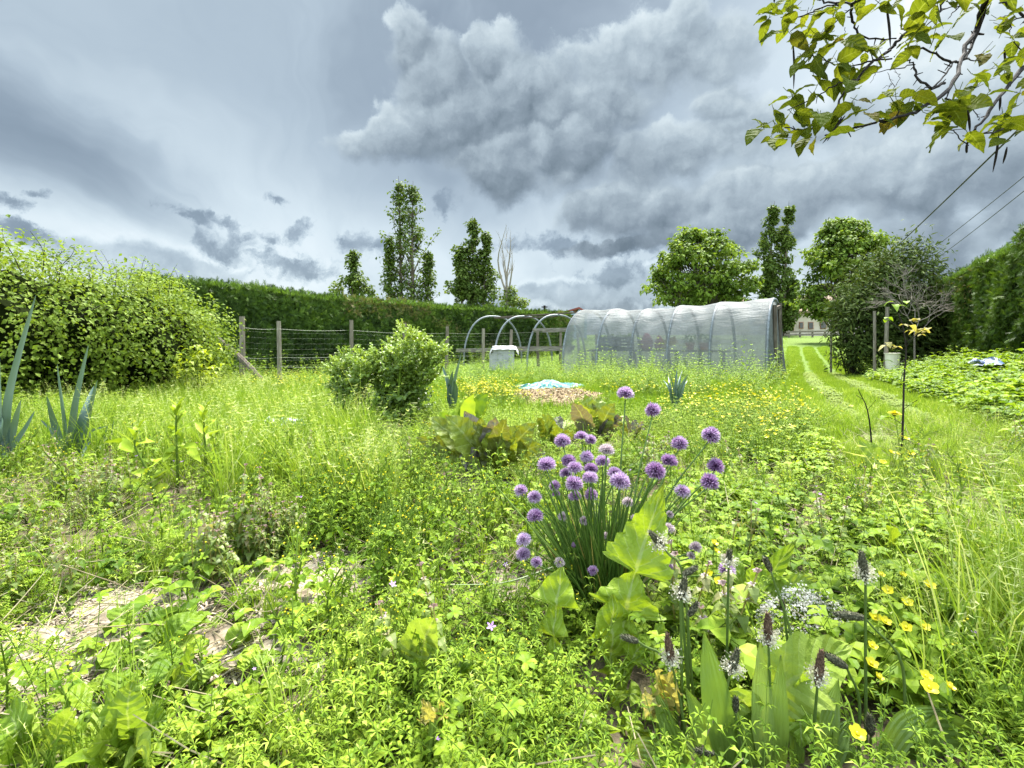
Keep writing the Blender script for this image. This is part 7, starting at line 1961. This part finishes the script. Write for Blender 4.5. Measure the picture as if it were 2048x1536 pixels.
def near_buttercups(label, foot, Y, fl, r_=.0115):
    b = G0(foot, Y); root = thing('buttercup_plant', label, 'buttercup', b, 'nearest buttercups')
    for (px, py, k) in fl:
        k = k * (min(1, (H - .18) * F / (py - HY) / .92) if Y < 2 else 1)
        Yf = (H - rng.uniform(.16, .20)) * F / (py - HY) if Y < 2 else Y + rng.normal(0, .03); c = P(px, py, Yf); g = Geo(); f = b + rng.normal(0, .03, 3) * (1, 1, 0); tube(g, curve([f, f * .4 + c * .6 + rng.normal(0, .008, 3), c], 8), np.linspace(.0016, .0009, 8), 5, .5); part(g, 'flower_stem', M_stem, root)
        g = Geo(); nr = unit((rng.normal(0, .25), -.55, 1)); a = unit(np.cross(nr, (.3, .9, .1))); b_ = np.cross(nr, a)
        for i in range(5):
            q = i * 2 * PI / 5 + k; d = unit(a * math.cos(q) + b_ * math.sin(q) + nr * .45); leaf(g, [c, c + d * r_ * .55 * k, c + d * r_ * 1.05 * k + nr * .001], r_ * .95 * k, lambda s: max(.05, min(1, s * 2.2) * (1 - max(0, s - .7) / .3 * .55)), nr, .25, rng.uniform(.3, .9), 0, 0, 6, 1, 0)
        tube(g, [c, c + nr * .003, c + nr * .004], [.0022, .0028, .0012], 7, .3); part(g, 'flower', M_yellow, root, smooth=True)
    g = Geo()
    for k in range(10):
        a = rng.uniform(0, 2 * PI); p = b + np.array((math.cos(a) * .05, math.sin(a) * .05, rng.uniform(.04, .14))); tube(g, [b, p], .0009, 3, .5)
        for j in range(3): o = a + (j - 1) * .9; sm_leaf(g, p, (math.cos(o), math.sin(o), .3), .035, .02, .5 + rng.normal(0, .12), 0, 8, p_jag(2, .5), .2, cross=1)
    part(g, 'leaves', M_weed, root)


near_buttercups('small buttercup plant with four flowers tangled in the right of the chives', 1432, 1.12, [(1428, 1087, .85), (1432, 1103, .75), (1417, 1148, .8), (1437, 1164, .8)])
near_buttercups('buttercup plant whose flowers cluster near the tall plantain spike', 1770, 1.08, [(1750, 1236, .95), (1770, 1244, .9), (1776, 1182, .9), (1744, 1293, .8), (1742, 1328, 1), (1762, 1150, .6), (1805, 1150, .6)])
near_buttercups('buttercup plant with the biggest flowers, centre of the lower right', 1850, .96, [(1812, 1256, .9), (1846, 1254, 1), (1858, 1172, .95), (1851, 1354, .95), (1858, 1376, 1.25), (1898, 1374, .8), (1757, 1355, .7), (1815, 1206, .9)])
near_buttercups('lone low buttercup among plantain stalks near the bottom edge', 1716, .86, [(1714, 1468, 1.35)])
near_buttercups('buttercup plant with small flowers by the dandelion and dock', 1790, 2.3, [(1766, 925, 1.3), (1782, 905, 1.2), (1797, 908, 1.1), (1822, 908, 1.4), (1812, 878, 1.2), (1812, 918, 1), (1782, 904, 1)])


def alyssum():
    b = G0(1615, 1.06); root = thing('alyssum_plant', 'low mound of tiny white flowers behind the dock leaf', 'alyssum', b); g, l, s = Geo(), Geo(), Geo()
    for k in range(210):
        a, d = rng.uniform(0, 2 * PI), rng.uniform(0, 1) ** .5; p = b + np.array((math.cos(a) * d * .115, math.sin(a) * d * .075, .035 + .055 * (1 - d * d) * rng.uniform(.5, 1.2))); f = b + (p - b) * (.5, .5, 0); tube(s, [f, p], .0006, 3, .5, cap=False)
        for _ in range(9): flower5(g, p + rng.normal(0, .005, 3), rng.normal(0, .5, 3) + (0, -.3, 1), .0026, rng.uniform(.2, 1), 0, 4, .1)
        for _ in range(4): o = rng.uniform(0, 2 * PI); sm_leaf(l, f + (p - f) * rng.uniform(.2, .85), (math.cos(o), math.sin(o), .4), .013, .004, .4, 0, 3)
    part(g, 'flowers', M_white, root); part(l, 'leaves', M_weed, root); part(s, 'stems', M_stem, root)


alyssum()
